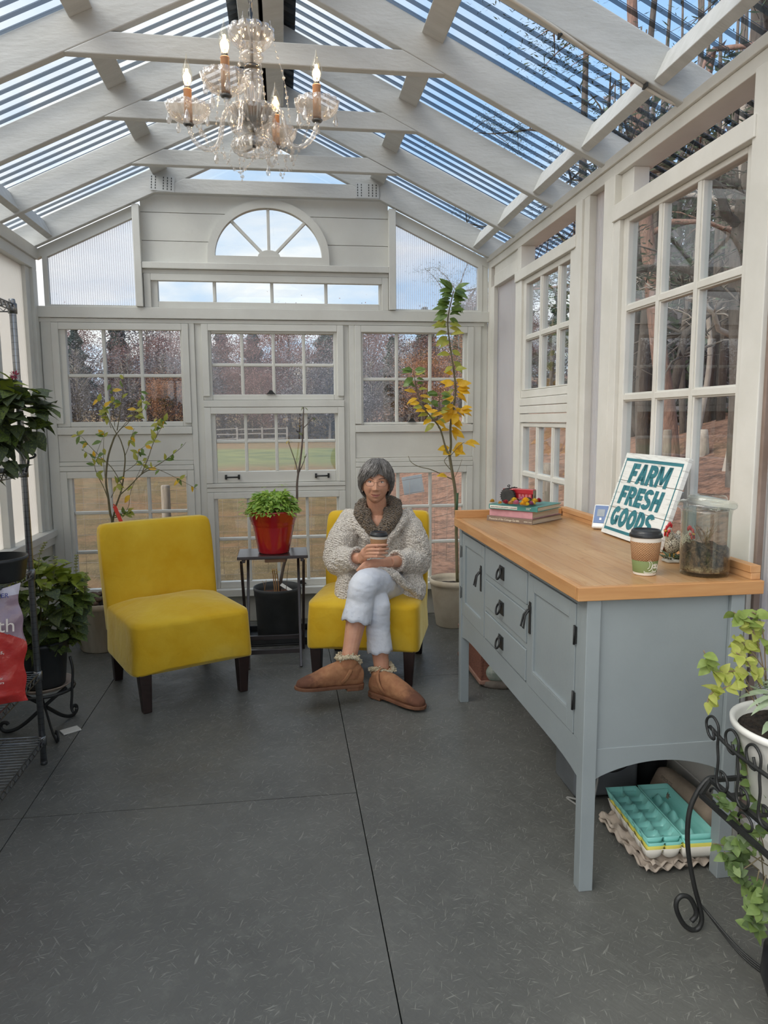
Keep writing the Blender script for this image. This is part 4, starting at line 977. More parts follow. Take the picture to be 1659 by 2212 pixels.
m=MB(); m.box((-.04,-.028,0),(.04,.028,.006)); o=tag(m.build('paper_scrap',M('white_card','#d8d5cc',None,rough=.6),loc=(atz(153,1578).x,atz(153,1578).y-.005,.0005),bevel=.001),'scrap of white card on the floor by the iron stand foot','paper'); o.rotation_euler=(0,0,math.radians(35))
# ------------------------------------------------------------------ sideboard
cab=M('grey_blue_paint','#90989a','#899193',rough=.45,scale=3,bstr=.12,bscale=60)
def woodtop():
    m,t,b=newmat('honey_maple_top'); v=coords(t,(9,1.2,9))
    base=mixc(t,ramp(t,noisef(t,v,1.3,6,.6,.4),.35,.68),srgb('#ae8155'),srgb('#c09a6e'))
    base=mixc(t,ramp(t,noisef(t,coords(t,(60,5,60)),1,3,.6),.5,.8),base,srgb('#a97744'))
    base=mixc(t,ramp(t,noisef(t,coords(t,(16,9,9)),2.2,4,.6,1.5),.66,.72),base,srgb('#8d6138'))
    br=t.new('ShaderNodeTexBrick'); br.offset=.5; br.inputs['Scale'].default_value=1; br.inputs['Mortar Size'].default_value=.0012; br.inputs['Brick Width'].default_value=.62; br.inputs['Row Height'].default_value=.075
    br.inputs['Color1'].default_value=(1,1,1,1); br.inputs['Color2'].default_value=(.86,.86,.86,1); br.inputs['Mortar'].default_value=(.62,.58,.55,1)
    t.link(coords_r(t,(1,1,1),PI/2),br.inputs['Vector'])
    mu=t.new('ShaderNodeMix',data_type='RGBA',blend_type='MULTIPLY'); mu.inputs[0].default_value=1; t.link(base,mu.inputs[6]); t.link(br.outputs[0],mu.inputs[7])
    t.link(mu.outputs[2],b.inputs['Base Color']); b.inputs['Roughness'].default_value=.38; return m
topm=woodtop(); edgem=M('maple_edge','#b4804f','#c3925f',rough=.4,scale=4,stretch=(3,1,9))
sb=thing('sideboard','long grey blue sideboard with honey wood top, two doors and three drawers','sideboard',(0,0,0))
def part(name,boxes,mat,parent=sb,bevel=.002,label=None):
    m=MB()
    for b in boxes: m.box(b[0],b[1])
    o=m.build(name,mat,parent,bevel=bevel)
    if label: o['label']=label
    return o
ZU=.905
for x in (.849,1.297):
    for y in (1.928,3.424): part('leg',[((x,y,0),(x+.043,y+.043,ZU))],cab)
part('side_panel',[((.892,1.942,.445),(1.297,1.955,ZU))],cab); part('side_panel',[((.892,3.440,.445),(1.297,3.453,ZU))],cab)
for y in (1.938,3.44):
    m=MB(); n=20; pts=[(.892,.447)]+[(.892+.405*i/n,.350+.047*math.sin(PI*min(1,max(0,i/n)))**.8) for i in range(n+1)]+[(1.297,.447)]
    m.prism(pts,.016,M=Matrix.Translation((0,y,0))); m.build('apron',cab,sb,bevel=.0015)
part('back_panel',[((1.31,1.97,.36),(1.325,3.43,ZU))],cab); part('bottom_panel',[((.87,1.97,.42),(1.31,3.43,.435))],cab)
fx=.856
m=MB(); n=24; pts=[(1.971,.46)]+[(1.971+1.453*i/n,.362-.022*abs(2*i/n-1)**8) for i in range(n+1)]+[(3.424,.46)]
m.add([V((fx,y,z)) for y,z in pts]+[V((fx+.018,y,z)) for y,z in pts],[tuple(range(len(pts))),tuple(range(2*len(pts)-1,len(pts)-1,-1))]+[(i,(i+1)%len(pts),(i+1)%len(pts)+len(pts),i+len(pts)) for i in range(len(pts))]); m.build('bottom_rail',cab,sb)
part('face_frame',[((fx,1.971,.872),(fx+.018,3.424,ZU)),((fx,1.971,.46),(fx+.018,2.016,.872)),((fx,2.442,.46),(fx+.018,2.458,.872)),((fx,3.008,.46),(fx+.018,3.022,.872)),((fx+.001,2.458,.728),(fx+.018,3.008,.752)),((fx+.001,2.458,.588),(fx+.018,3.008,.608))],cab,bevel=.001)
part('gap_backing',[((fx+.02,1.99,.44),(fx+.03,3.43,ZU-.01))],M('gap_shade','#2c3032'))  # dark sheet added behind the front to paint shade in the gaps
def door(y0,y1,z0,z1,hy,hinge):
    d=MB(); f=fx-.003; s=.047
    d.box((f,y0,z0),(f+.018,y0+s,z1)); d.box((f,y1-s,z0),(f+.018,y1,z1)); d.box((f,y0+s,z0),(f+.018,y1-s,z0+s+.015)); d.box((f,y0+s,z1-s),(f+.018,y1-s,z1))
    d.box((f+.009,y0+s,z0+s),(f+.016,y1-s,z1-s))
    # raised bead round the panel
    a,b_,c,e=y0+s,y1-s,z0+s+.015,z1-s
    for p,q in (((a,c),(b_,c)),((b_,c),(b_,e)),((b_,e),(a,e)),((a,e),(a,c))): d.beam((f+.006,p[0],p[1]),(f+.006,q[0],q[1]),.011,.011)
    o=d.build('door',cab,sb,bevel=.0018)
    h=MB(); zc=.717
    h.box((f-.004,hy-.009,zc-.058),(f,hy+.009,zc+.058)); h.box((f-.006,hy-.011,zc+.018),(f,hy+.011,zc+.044))
    h.tube([(f-.008,hy-.006,zc+.030),(f-.022,hy-.008,zc+.012),(f-.030,hy-.014,zc-.032),(f-.030,hy+.014,zc-.032),(f-.022,hy+.008,zc+.012),(f-.008,hy+.006,zc+.030)],.0038,8)
    h.build('handle',MT['black'],o,bevel=.001)['label']='black mission style drop pull'
    for zc in (.775,.57):
        k=MB(); k.box((f-.003,hinge-.007,zc-.026),(f+.002,hinge+.007,zc+.026)); 
        k.tube([(f-.004,hinge,zc-.03),(f-.004,hinge,zc+.03)],.0035,8); k.build('hinge',MT['black'],o)['label']='black butt hinge'
    return o
door(3.024,3.422,.463,.868,3.072,3.430); door(2.019,2.440,.463,.868,2.418,2.016)
for z0,z1 in ((.755,.870),(.611,.726),(.468,.585)):
    m=MB(); m.box((fx-.004,2.461,z0),(fx+.016,3.005,z1)); o=m.build('drawer',cab,sb,bevel=.002)
    zc=(z0+z1)/2-.006; yc=2.757
    h=MB(); h.box((fx-.008,yc-.030,zc-.024),(fx-.004,yc+.030,zc+.030)); h.box((fx-.016,yc-.012,zc+.012),(fx-.006,yc+.012,zc+.026))
    R=[V((fx-.014-.006*(1-math.sin(2*PI*i/24)),yc+.021*math.cos(2*PI*i/24),zc-.001+.021*math.sin(2*PI*i/24))) for i in range(24)]
    h.tube(R,.0042,8,closed=True); h.build('ring_pull',MT['black'],o,bevel=.001)['label']='black square plate ring pull'
TZ=.944
m=MB(); m.box((.835,1.933,ZU),(1.388,3.436,TZ)); m.build('worktop',topm,sb,bevel=.002)
m=MB(); m.box((.815,1.9135,ZU-.001),(1.388,1.9325,TZ)); m.build('edging',M('maple_end_edge','#b4804f','#c3925f',rough=.4,scale=4,stretch=(1,3,9)),sb,bevel=.002)
m=MB(); m.box((.815,1.934,ZU-.001),(.8345,3.437,TZ)); m.build('edging',edgem,sb,bevel=.002)
m=MB(); m.box((1.357,1.932,TZ),(1.387,3.436,TZ+.020)); m.box((1.354,1.932,TZ+.0205),(1.387,3.436,TZ+.042)); m.build('splash_strip',M('pine_strip','#ba895a','#c89a6c',rough=.5,scale=4,stretch=(9,1,9)),sb,bevel=.0015)
m=MB(); m.box((.817,3.405,TZ),(1.352,3.436,TZ+.036)); m.build('splash_strip',M('pine_strip_end','#b4804f','#c3925f',rough=.5,scale=4,stretch=(1,9,9)),sb,bevel=.0015)
# ------------------------------------------------------------------ things on the worktop
paper=M('page_edges','#d8cdb8','#b7a78e',rough=.9,scale=4,stretch=(1,1,90))
A=atz(1051.5,1124,TZ); Bp=atz(1149.7,1134.6,TZ)
ex=(Bp-A); ex.z=0; sl=ex.length; ex.normalize(); ey=V((-ex.y,ex.x,0))
def book(name,z,th,ox,oy,l,w,cover,label,rot=0):
    o=thing(name,label,'book',(A.x,A.y,TZ+z),math.atan2(ex.y,ex.x)+rot,'books stacked on the sideboard')
    c=MB(); c.box((ox,oy,0),(ox+l,oy+w,.0028)); c.box((ox,oy,th-.0028),(ox+l,oy+w,th)); c.box((ox,oy,.0028),(ox+l,oy+.004,th-.0028)); c.build('cover',cover,o,bevel=.001)
    p=MB(); p.box((ox+.004,oy+.004,.003),(ox+l-.005,oy+w-.005,th-.003)); p.build('pages',paper,o)
    return o
def spine(o,txt,x,z,size,mat,oy,space=1.0,**k):
    return text_mesh('lettering',txt,size,mat,o,frame_mat((x,oy-.0006,z),(1,0,0),(0,0,1)),space=space,**k)
cr=M('cream_ink','#e2d9c4',None,rough=.6); dk=M('dark_ink','#2c2a26',None,rough=.6); wht=M('label_white','#ece8dc',None,rough=.6)
o=book('book',0,.0245,0,0,sl,.27,M('taupe_cloth','#7d6b5d','#877465',rough=.7,scale=30),'taupe hardback lying at the bottom of the three book stack'); spine(o,'Pleasures of the Cottage Garden',.014,.008,.0125,cr,0); spine(o,'LEE',sl*.66,.008,.010,cr,0); spine(o,'HENRY HOLT',sl*.82,.009,.007,cr,0)
o=book('book',.025,.034,.012,.004,sl*.93,.255,M('pink_cloth','#c9949a','#bb868d',rough=.8,scale=30),'pink cloth hardback in the middle of the three book stack',.02)
o=book('book',.0595,.0225,.018,-.012,sl*1.02,.235,M('teal_cover','#3f7d77','#4a8a82',rough=.4,scale=20),'teal hardback with a white title band, topmost of the stack',.06)
m=MB(); m.box((.024,-.0127,.005),(.024+sl*.58,-.0121,.0175)); m.build('title_band',wht,o); spine(o,"WILDFLOWERS IN YOUR GARDEN A GARDENER'S",.027,.0085,.0062,dk,-.0128); spine(o,'RANDOM\nHOUSE',sl*.86,.013,.0058,wht,-.012)
TB=TZ+.0825
def onbook(u,v,z=0): return A+ex*u+ey*v+V((0,0,TB-A.z+z))
# toy tractor
red=M('tractor_red','#b3202a','#a01c26',rough=.35,scale=10,coat=.4); rub=M('tyre_rubber','#2b2a28','#3a3835',rough=.85,scale=30); hub=M('worn_hub','#8f876f','#6f6857',rough=.7,scale=60)
pos=onbook(.085,.075); tr=thing('toy_tractor','small red toy tractor with big black rear wheels on top of the books','toy',tuple(pos),math.atan2(ex.y,ex.x)+.12)
def wheel(x,y,r,w,nm='wheel'):
    m=MB(); Mx=Matrix.Translation((x,y,r))@Matrix.Rotation(PI/2,4,'X')
    m.lathe([(r*.62,-w/2),(r*.92,-w/2),(r,-w*.3),(r,w*.3),(r*.92,w/2),(r*.62,w/2)],(0,0,0),28,M=Mx)
    for k in range(22):
        a=2*PI*k/22; m.box((-.0018,-w*.5,r*.9),(.0018,w*.5,r*1.06),M=Matrix.Translation((x,y,r))@Matrix.Rotation(a,4,'Y'))
    o=m.build(nm,rub,tr); h=MB(); h.lathe([(0,-w*.35),(r*.2,-w*.40),(r*.25,-w*.3),(r*.5,-w*.22),(r*.62,-w*.36),(r*.64,w*.36),(r*.5,w*.2),(0,w*.3)],(0,0,0),24,M=Mx); h.build('hub',hub,o)
wheel(0,-.032,.036,.017); wheel(0,.032,.036,.017); wheel(.098,-.024,.017,.010); wheel(.098,.024,.017,.010)
m=MB(); m.box((.005,-.016,.048),(.118,.016,.070)); m.box((.030,-.014,.024),(.112,.014,.050)); m.box((-.014,-.013,.024),(.032,.013,.052)); m.box((.0,-.04,.066),(.03,-.022,.0695)); m.box((.0,.022,.066),(.03,.04,.0695)); m.build('body',red,tr,bevel=.003)
m=MB(); m.tube([(-.004,0,.062),(-.012,0,.080)],.002,6); m.tube([V((-.013,math.cos(2*PI*i/16)*.013,.081+math.sin(2*PI*i/16)*.004)) for i in range(16)],.0018,6,closed=True); m.build('steering_wheel',rub,tr)
m=MB(); m.box((-.034,-.012,.050),(-.012,.012,.055)); m.box((-.038,-.012,.050),(-.033,.012,.068)); m.build('seat',red,tr,bevel=.002)
m=MB(); m.box((.1185,-.014,.030),(.1205,.014,.066)); m.build('grille',hub,tr)
for i in range(4):
    m=MB(); m.box((.045+i*.017,-.0150,.030),(.056+i*.017,-.0143,.046)); m.build('engine_panel',M('worn_red','#c98a86','#b5474a',rough=.7,scale=200),tr)
# dried strawflowers, each its own
def straw(name,u,v,z,r,c1,c2,label,long=1.0,tilt=0,az=0):
    mt=[leafmat('straw_'+c1[1:],c1,c2,tl=.2,scale=80,rough=.7),M('straw_eye','#8a5a1e','#c58a2a',rough=.9,scale=200)]
    f=MB(); rd=random.Random(int(u*9999)); 
    for ring in range(5):
        n=12+ring; el=lerp(.1,1.25,ring/4)
        for k in range(n):
            a=2*PI*k/n+ring*.3; d=V((math.cos(a)*math.cos(el),math.sin(a)*math.cos(el),math.sin(el)*long)); f.leaf(d*r*.35,d+V((0,0,.15)),V((0,0,1)),r*.72,r*.26,-.25,.3,0)
    f.ell((0,0,r*.55*long),r*.28,8,1)
    o=f.build(name,mt,loc=tuple(onbook(u,v,z+r*.35)),rot=(tilt,0,az)); tag(o,label,'dried flower','dried strawflowers strewn on the books')
fl_=[('strawflower',.030,.0,.0,.016,'#c9a23a','#b5763a','small ochre strawflower left of the tractor wheel'),
('strawflower',.105,-.004,.0,.018,'#9c2c3c','#b8455a','crimson strawflower beside the tractor rear wheel'),
('strawflower',.085,-.014,.0,.013,'#d8b04a','#c08a4a','small tan strawflower at the spine edge under the wheel'),
('strawflower',.140,.016,.008,.020,'#e0bc2e','#edd35a','lemon yellow strawflower before the tractor hood'),
('strawflower',.140,-.012,.0,.016,'#cfa74a','#c48e62','buff strawflower below the lemon yellow one'),
('strawflower',.178,.02,.016,.020,'#c7708f','#d58aa6','mauve pink strawflower standing highest beside the hood'),
('strawflower',.172,-.014,.0,.021,'#cc6f8d','#c2849a','plump pink strawflower lying at the front edge'),
('strawflower',.206,.01,.010,.022,'#f0b810','#f5cc3a','golden yellow strawflower in the middle of the heap'),
('strawflower',.206,-.016,.0,.018,'#eab31a','#d9a02a','golden strawflower at the front edge below the other golden one'),
('strawflower',.222,.06,.006,.020,'#e2c04a','#d0a22e','yellow strawflower behind the mauve one at the stack right'),
('strawflower',.224,.022,.0,.018,'#a85a86','#8f4a74','purple strawflower right of the golden pair'),
('strawflower',.222,-.0,.0,.015,'#f0d64a','#e6c43a','small pale yellow strawflower near the book corner'),
('strawflower',.222,.095,.004,.020,'#9a2436','#8a2030','deep red strawflower at the right end of the heap'),
('strawflower',.226,.042,.0,.015,'#f2da5a','#e8c83a','little bright yellow strawflower in front of the deep red one')]
for i,a in enumerate(fl_): straw(*a,tilt=.3*math.sin(i*2.1),az=i*.7)
# sign
P0=atz(1303,1151,TZ); SL,SH,STH=.47,.345,.018
tilt=math.atan2(.105,.33); sx=V((0,-1,0)); sy=V((math.sin(tilt),0,math.cos(tilt)))
sg=thing('farm_sign','white weathered board sign reading FARM FRESH GOODS in teal letters','sign',(0,0,0)); SM=frame_mat((1.322,P0.y,TZ+.001),sx,sy); sg.matrix_world=SM
def signmat():
    m,t,b=newmat('distressed_white_board'); v=coords(t,(1.2,22,1))
    c=ramp(t,noisef(t,v,3.2,8,.75,.6),.52,.62); n2=ramp(t,noisef(t,coords(t,(2,90,1)),1.5,3,.7),.66,.70)
    base=mixc(t,c,srgb('#e4e5e0'),srgb('#b9b9b2')); base=mixc(t,n2,base,srgb('#77767a')); t.link(base,b.inputs['Base Color']); b.inputs['Roughness'].default_value=.6; return m
teal=M('teal_letter_paint','#1f6470','#3b8088',rough=.6,scale=5,stretch=(1,30,1),lo=.3,hi=.7)
m=MB()
for a,b_ in ((0,.112),(.114,.228),(.230,SH)): m.box((0,a,0),(SL,b_,STH))
m.build('board',signmat(),sg,bevel=.0015)
m=MB()
for lo,hi in (((.018,.018,STH),(SL-.018,.030,STH+.0008)),((.018,SH-.034,STH),(SL-.018,SH-.022,STH+.0008)),((.018,.030,STH),(.024,SH-.034,STH+.0008)),((SL-.024,.030,STH),(SL-.018,SH-.034,STH+.0008))): m.box(lo,hi)
m.build('border',teal,sg)
ADV={'F':.83,'A':1.0,'R':.95,'M':1.23,'E':.83,'S':.91,'H':.97,'G':.99,'O':1.0,'D':.95}
def bold(m,c,X):
    def quad(*p): m.add([(X+x,y,0) for x,y in p],[tuple(range(len(p)))])
    def rect(a,b,c_,d): quad((a,b),(c_,b),(c_,d),(a,d))
    def ring(cx,cy,ox,oy,ix,iy,a0,a1,n=28):
        P=[math.radians(lerp(a0,a1,i/n)) for i in range(n+1)]
        for p,q in zip(P,P[1:]): quad((cx+math.cos(p)*ix,cy+math.sin(p)*iy),(cx+math.cos(p)*ox,cy+math.sin(p)*oy),(cx+math.cos(q)*ox,cy+math.sin(q)*oy),(cx+math.cos(q)*ix,cy+math.sin(q)*iy))
    if c in 'FE': rect(0,0,.34,1); rect(.28,.74,.78,1); rect(.28,.37,.70,.63)
    if c=='E': rect(.28,0,.78,.26)
    if c=='A': quad((0,0),(.33,0),(.64,1),(.30,1)); quad((.63,0),(.96,0),(.66,1),(.32,1)); rect(.22,.17,.74,.38)
    if c=='R': rect(0,0,.34,1); ring(.42,.68,.46,.32,.11,.08,-90,90); rect(.28,.78,.42,1); rect(.28,.38,.42,.60); quad((.30,.44),(.60,.44),(.93,0),(.56,0))
    if c=='M': rect(0,0,.30,1); rect(.88,0,1.18,1); quad((.0,1),(.36,1),(.70,.14),(.48,.14)); quad((1.18,1),(.82,1),(.48,.14),(.70,.14))
    if c=='H': rect(0,0,.33,1); rect(.58,0,.91,1); rect(.28,.38,.62,.62)
    if c=='O': ring(.47,.5,.48,.52,.15,.22,0,360,44)
    if c=='G': ring(.47,.5,.48,.52,.15,.22,42,340,44); rect(.50,.34,.92,.54); rect(.66,.06,.92,.40)
    if c=='D': rect(0,0,.34,1); ring(.36,.5,.54,.5,.18,.23,-90,90,30); rect(.28,.77,.36,1); rect(.28,0,.36,.23)
    if c=='S': ring(.42,.715,.44,.30,.13,.07,20,270,30); ring(.40,.285,.46,.30,.14,.07,-160,90,30)
for txt,x0,x1,y0_,h in (('FARM',.085,.395,.222,.082),('FRESH',.058,.395,.132,.078),('GOODS',.045,.385,.042,.078)):
    m=MB(); X=0; adv=[]
    for c in txt: bold(m,c,X); X+=ADV[c]
    tot=X-.05; m.v=[(x0+(x+.12*y)/(tot+.12)*(x1-x0),y0_+y*h,STH+.0012) for (x,y,_z) in m.v]
    m.build('lettering',teal,sg)
# card reader on a wedge stand
cw=M('white_plastic','#e6e6e2',None,rough=.3,coat=.3); blu=M('blue_face','#2f5f9a','#27558f',rough=.25,scale=3)
bl=atz(1277,1144,TZ); k=.068
o=thing('card_reader','small white card reader with a blue face leaning by the sign','card reader',(bl.x,bl.y,TZ+.008),math.radians(-40))
m=MB(); T=Matrix.Rotation(math.radians(-24),4,'X')
m.box((0,-.004,.0),(k,.030,.108),M=T); m.build('body',cw,o,bevel=.008,seg=3)
m=MB(); m.box((.006,-.0055,.022),(k-.006,-.0045,.101),M=T); m.build('faceplate',blu,o,bevel=.002)
m=MB(); m.box((.018,-.0065,.052),(k-.018,-.0058,.084),M=T); m.build('screen',M('grey_screen','#7f8a94','#6d7882',rough=.2,scale=30),o)
m=MB(); m.box((.45*k,-.0065,.036),(.58*k,-.0058,.046),M=T); m.build('mark',cw,o)
# paper cups
blk=M('cup_lid_black','#1d1e20',None,rough=.35,scale=5); kraft=M('kraft_sleeve','#a97e58','#b48a63',rough=.85,scale=40); cupw=M('cup_paper','#ece9e0',None,rough=.5)
def sleevemat():
    m,t,b=newmat('quilted_kraft'); b.inputs['Base Color'].default_value=(*srgb('#b08560'),1); b.inputs['Roughness'].default_value=.85
    tc=t.new('ShaderNodeTexCoord'); sx_=t.new('ShaderNodeSeparateXYZ'); t.link(tc.outputs['Object'],sx_.inputs[0])
    at_=t.new('ShaderNodeMath',operation='ARCTAN2'); t.link(sx_.outputs[1],at_.inputs[0]); t.link(sx_.outputs[0],at_.inputs[1])
    hs=[]
    for s in (1,-1):
        a=t.new('ShaderNodeMath',operation='MULTIPLY'); t.link(at_.outputs[0],a.inputs[0]); a.inputs[1].default_value=16
        c=t.new('ShaderNodeMath',operation='MULTIPLY_ADD'); t.link(sx_.outputs[2],c.inputs[0]); c.inputs[1].default_value=420*s; t.link(a.outputs[0],c.inputs[2])
        d=t.new('ShaderNodeMath',operation='SINE'); t.link(c.outputs[0],d.inputs[0]); e=t.new('ShaderNodeMath',operation='ABSOLUTE'); t.link(d.outputs[0],e.inputs[0]); hs.append(e.outputs[0])
    mn=t.new('ShaderNodeMath',operation='MINIMUM'); t.link(hs[0],mn.inputs[0]); t.link(hs[1],mn.inputs[1])
    bump(t,b,mn.outputs[0],.7,.004); t.link(mixc(t,ramp(t,mn.outputs[0],.0,.4),srgb('#94693f'),srgb('#b58a64')),b.inputs['Base Color']); return m
slv=sleevemat()
def cup(loc,label,green,tilt=(0,0,0)):
    o=thing('coffee_cup',label,'cup',loc); o.rotation_euler=tilt
    m=MB(); m.lathe([(0,.003),(.031,.003),(.0325,0),(.034,.002),(.0455,.116),(.0468,.118),(.0468,.121),(.0445,.122),(0,.118)],n=40); m.build('cup_body',cupw,o)
    m=MB(); m.lathe([(.0388,.046),(.0394,.0465),(.0452,.103),(.0447,.1035)],n=48); m.build('sleeve',slv,o)
    m=MB(); m.lathe([(.0455,.1165),(.0485,.117),(.0492,.1195),(.0478,.123),(.0482,.125),(.0470,.1275),(.0445,.128),(.0435,.134),(.0415,.1385),(.0385,.1385),(.0375,.1345),(.012,.1335),(0,.1335)],n=48); m.box((-.012,-.034,.1335),(.012,-.026,.1375)); m.build('lid',blk,o,)
    if green:
        gm=M('cup_green','#6f7d4c','#7c8a58',rough=.6,scale=6); m=MB(); m.lathe([(.0348,.0085),(.0350,.009),(.0387,.0455),(.0385,.046)],n=48); m.build('green_band',gm,o)
        lines=MB()
        def wp(a,z): r=.0347+(z-.008)*.108; return V((math.cos(a)*r,math.sin(a)*r,z))
        for a0,z0,rx,rz,s,e in ((-1.12,.030,.36,.007,0,2*PI),(-1.12,.030,.36,.017,PI,2*PI),(-.76,.026,.12,.006,-1.3,1.4),(-1.75,.033,.30,.016,-1.5,1.5),(-1.85,.035,.20,.012,-1.5,1.5),(-1.75,.016,.36,.005,PI,2*PI),(-1.70,.013,.42,.005,PI,2*PI),(-1.12,.013,.20,.002,0,2*PI)):
            lines.tube([wp(a0+rx*math.cos(s+(e-s)*i/20),z0+rz*math.sin(s+(e-s)*i/20)) for i in range(21)],.0007,5)
        vs=[wp(-1.12,.030)*1.006]+[wp(-1.12+.30*math.cos(2*PI*i/20),.030+.0055*math.sin(2*PI*i/20))*1.006 for i in range(20)]
        vs=[V((p.x,p.y,p.z/1.006)) for p in vs]; lines.add(vs,[(0,i+1,(i+1)%20+1) for i in range(20)])
        lines.build('printed_cup_drawing',cupw,o)
    return o
c_=atz(1392,1240,TZ); cup((c_.x,c_.y,TZ+.0005),'paper coffee cup with quilted sleeve and black lid standing on the sideboard',True)
# rooster figurines
feath,ft_,fb_=newmat('speckled_glaze'); ft_.link(mixc(ft_,ramp(ft_,vor(ft_,coords(ft_),210,'DISTANCE_TO_EDGE'),.06,.2),srgb('#4a4034'),srgb('#d3cab4')),fb_.inputs['Base Color']); fb_.inputs['Roughness'].default_value=.35; fb_.inputs['Coat Weight'].default_value=.3; cmb=M('rooster_red','#b51f28','#c52c30',rough=.3,coat=.4,scale=30); grs=M('glazed_grass','#44533a','#6b7a5c',rough=.5,scale=60); bs=M('glazed_base','#bdb9ac','#a5a196',rough=.5,scale=40); yl=M('beak_yellow','#c99a3a',None,rough=.4)
def rooster(name,x,y,rz,s,label):
    o=thing(name,label,'figurine',(x,y,TZ+.0005),rz,'ceramic roosters on the sideboard'); o.scale=(s,s,s)
    m=MB(); m.lathe([(0,0),(.030,0),(.033,.004),(.030,.010),(.02,.014),(0,.015)],n=24,rmod=lambda a,z:1+.1*math.sin(a*5)); m.build('base',bs,o)
    b=MB(); b.ell((0,0,.062),(.032,.025,.034),18); b.ell((.016,0,.090),(.017,.016,.026),14); b.ell((.022,0,.112),(.013,.012,.015),14); b.ell((-.024,0,.075),(.018,.014,.02),12)
    for j in range(6):
        a=-.5+j*.2; b.tube(bez([(-.028,(j-2.5)*.005,.078),(-.045-.004*j,(j-2.5)*.006,.105-.006*j),(-.052,(j-2.5)*.007,.085-.008*j)],4),[.006,.006,.006,.0055,.005,.0045,.004,.003,.002],6)
    link_mesh('body',blob(b,'rooster_body',.0028,4),feath,o)
    m=MB()
    for j in range(5): m.ell((.010+j*.006,0,.130+.006*math.sin(j*1.2)),(.005,.0035,.009),8)
    m.ell((.034,.006,.101),(.005,.003,.009),8); m.ell((.034,-.006,.101),(.005,.003,.009),8); m.ell((.030,.009,.113),(.006,.004,.007),8); m.ell((.030,-.009,.113),(.006,.004,.007),8); m.build('comb_and_wattle',cmb,o)
    m=MB(); m.lathe([(.005,0),(.003,.006),(0,.012)],(.035,0,.113),10,M=Matrix.Rotation(PI/2,4,'Y')); m.build('beak',yl,o)
    m=MB(); rd=random.Random(3)
    for k in range(34):
        a=rd.uniform(0,2*PI); r=rd.uniform(.008,.026); m.leaf((math.cos(a)*r,math.sin(a)*r,.010),(math.cos(a)*.7,math.sin(a)*.7,rd.uniform(.6,1.4)),(0,0,1),rd.uniform(.02,.042),.009,.6,.2)
    m.build('grass',grs,o,solid=.001)
    m=MB()
    for q in (-.009,.009): m.tube([(0,q,.012),(.002,q,.04)],.003,6)
    m.build('feet',yl,o)
p=atz(1458,1216,TZ); rooster('rooster_figurine',p.x,p.y+.02,math.radians(200),.94,'speckled ceramic rooster between the sign and the glass jar')
p=atz(1492,1219,TZ); rooster('rooster_figurine',p.x-.004,p.y+.03,math.radians(-75),.88,'second ceramic rooster half hidden behind the glass jar')
# glass jar terrarium
jg=glassmat('jar_glass',(.90,.93,.91),.06); jx,jy=1.268,2.032
o=thing('glass_jar','lidded glass jar holding dark soil and a small dry plant, at the worktop corner','jar',(jx,jy,TZ+.0008))
m=MB(); m.lathe([(0,.004),(.06,.003),(.068,0),(.0705,.004),(.0715,.02),(.0715,.185),(.073,.192),(.0735,.198),(.0715,.200),(.0695,.195),(.069,.185),(.069,.02),(.066,.012),(0,.011)],n=64); m.build('jar_body',jg,o)
m=MB(); m.lathe([(.066,.200),(.078,.201),(.0845,.207),(.0855,.214),(.083,.221),(.075,.2255),(.062,.226),(.056,.228),(.0555,.236),(.051,.242),(.035,.245),(0,.245)],n=64); m.build('lid',jg,o)
def jsoil():
    m,t,b=newmat('layered_terrarium_soil'); tc=t.new('ShaderNodeTexCoord'); s_=t.new('ShaderNodeSeparateXYZ'); t.link(tc.outputs['Object'],s_.inputs[0])
    n=noisef(t,tc.outputs['Object'],70,4,.8); base=mixc(t,ramp(t,n,.45,.6),srgb('#2b2622'),srgb('#6e5a47')); lo=mixc(t,ramp(t,n,.45,.6),srgb('#6b5238'),srgb('#b39d78'))
    mr=t.new('ShaderNodeMapRange'); mr.inputs[1].default_value=.020; mr.inputs[2].default_value=.034; t.link(s_.outputs[2],mr.inputs[0]); t.link(mixc(t,mr.outputs[0],lo,base),b.inputs['Base Color']); b.inputs['Roughness'].default_value=.95; bump(t,b,n,1,.01); return m
m=MB(); m.lathe([(0,.0125),(.067,.0125),(.0682,.02),(.0682,.075),(.060,.088),(.04,.082),(.02,.092),(0,.088)],n=48,rmod=lambda a,z:1+(.02*math.sin(a*5) if z>.076 else 0)); 
m.v=[(x,y,z+(.012*noise.noise(V((x*40,y*40,1))) if z>.074 else 0)) for x,y,z in m.v]; m.build('soil',jsoil(),o)
m=MB(); rd=random.Random(12)
for k in range(7):
    a=rd.uniform(0,2*PI); tip=V((math.cos(a)*.035,math.sin(a)*.03,rd.uniform(.12,.165))); P=bez([(0,0,.08),(math.cos(a)*.012,math.sin(a)*.012,.105),tip],4); m.tube(P,.0011,5)
    for j in range(5): m.leaf(P[2+j],V((rd.gauss(0,1),rd.gauss(0,1),.4)),(0,0,1),.018,.006,.3,.2)
m.build('dry_plant',leafmat('dry_plant','#9a8363','#8a6a66',tl=.3),o)
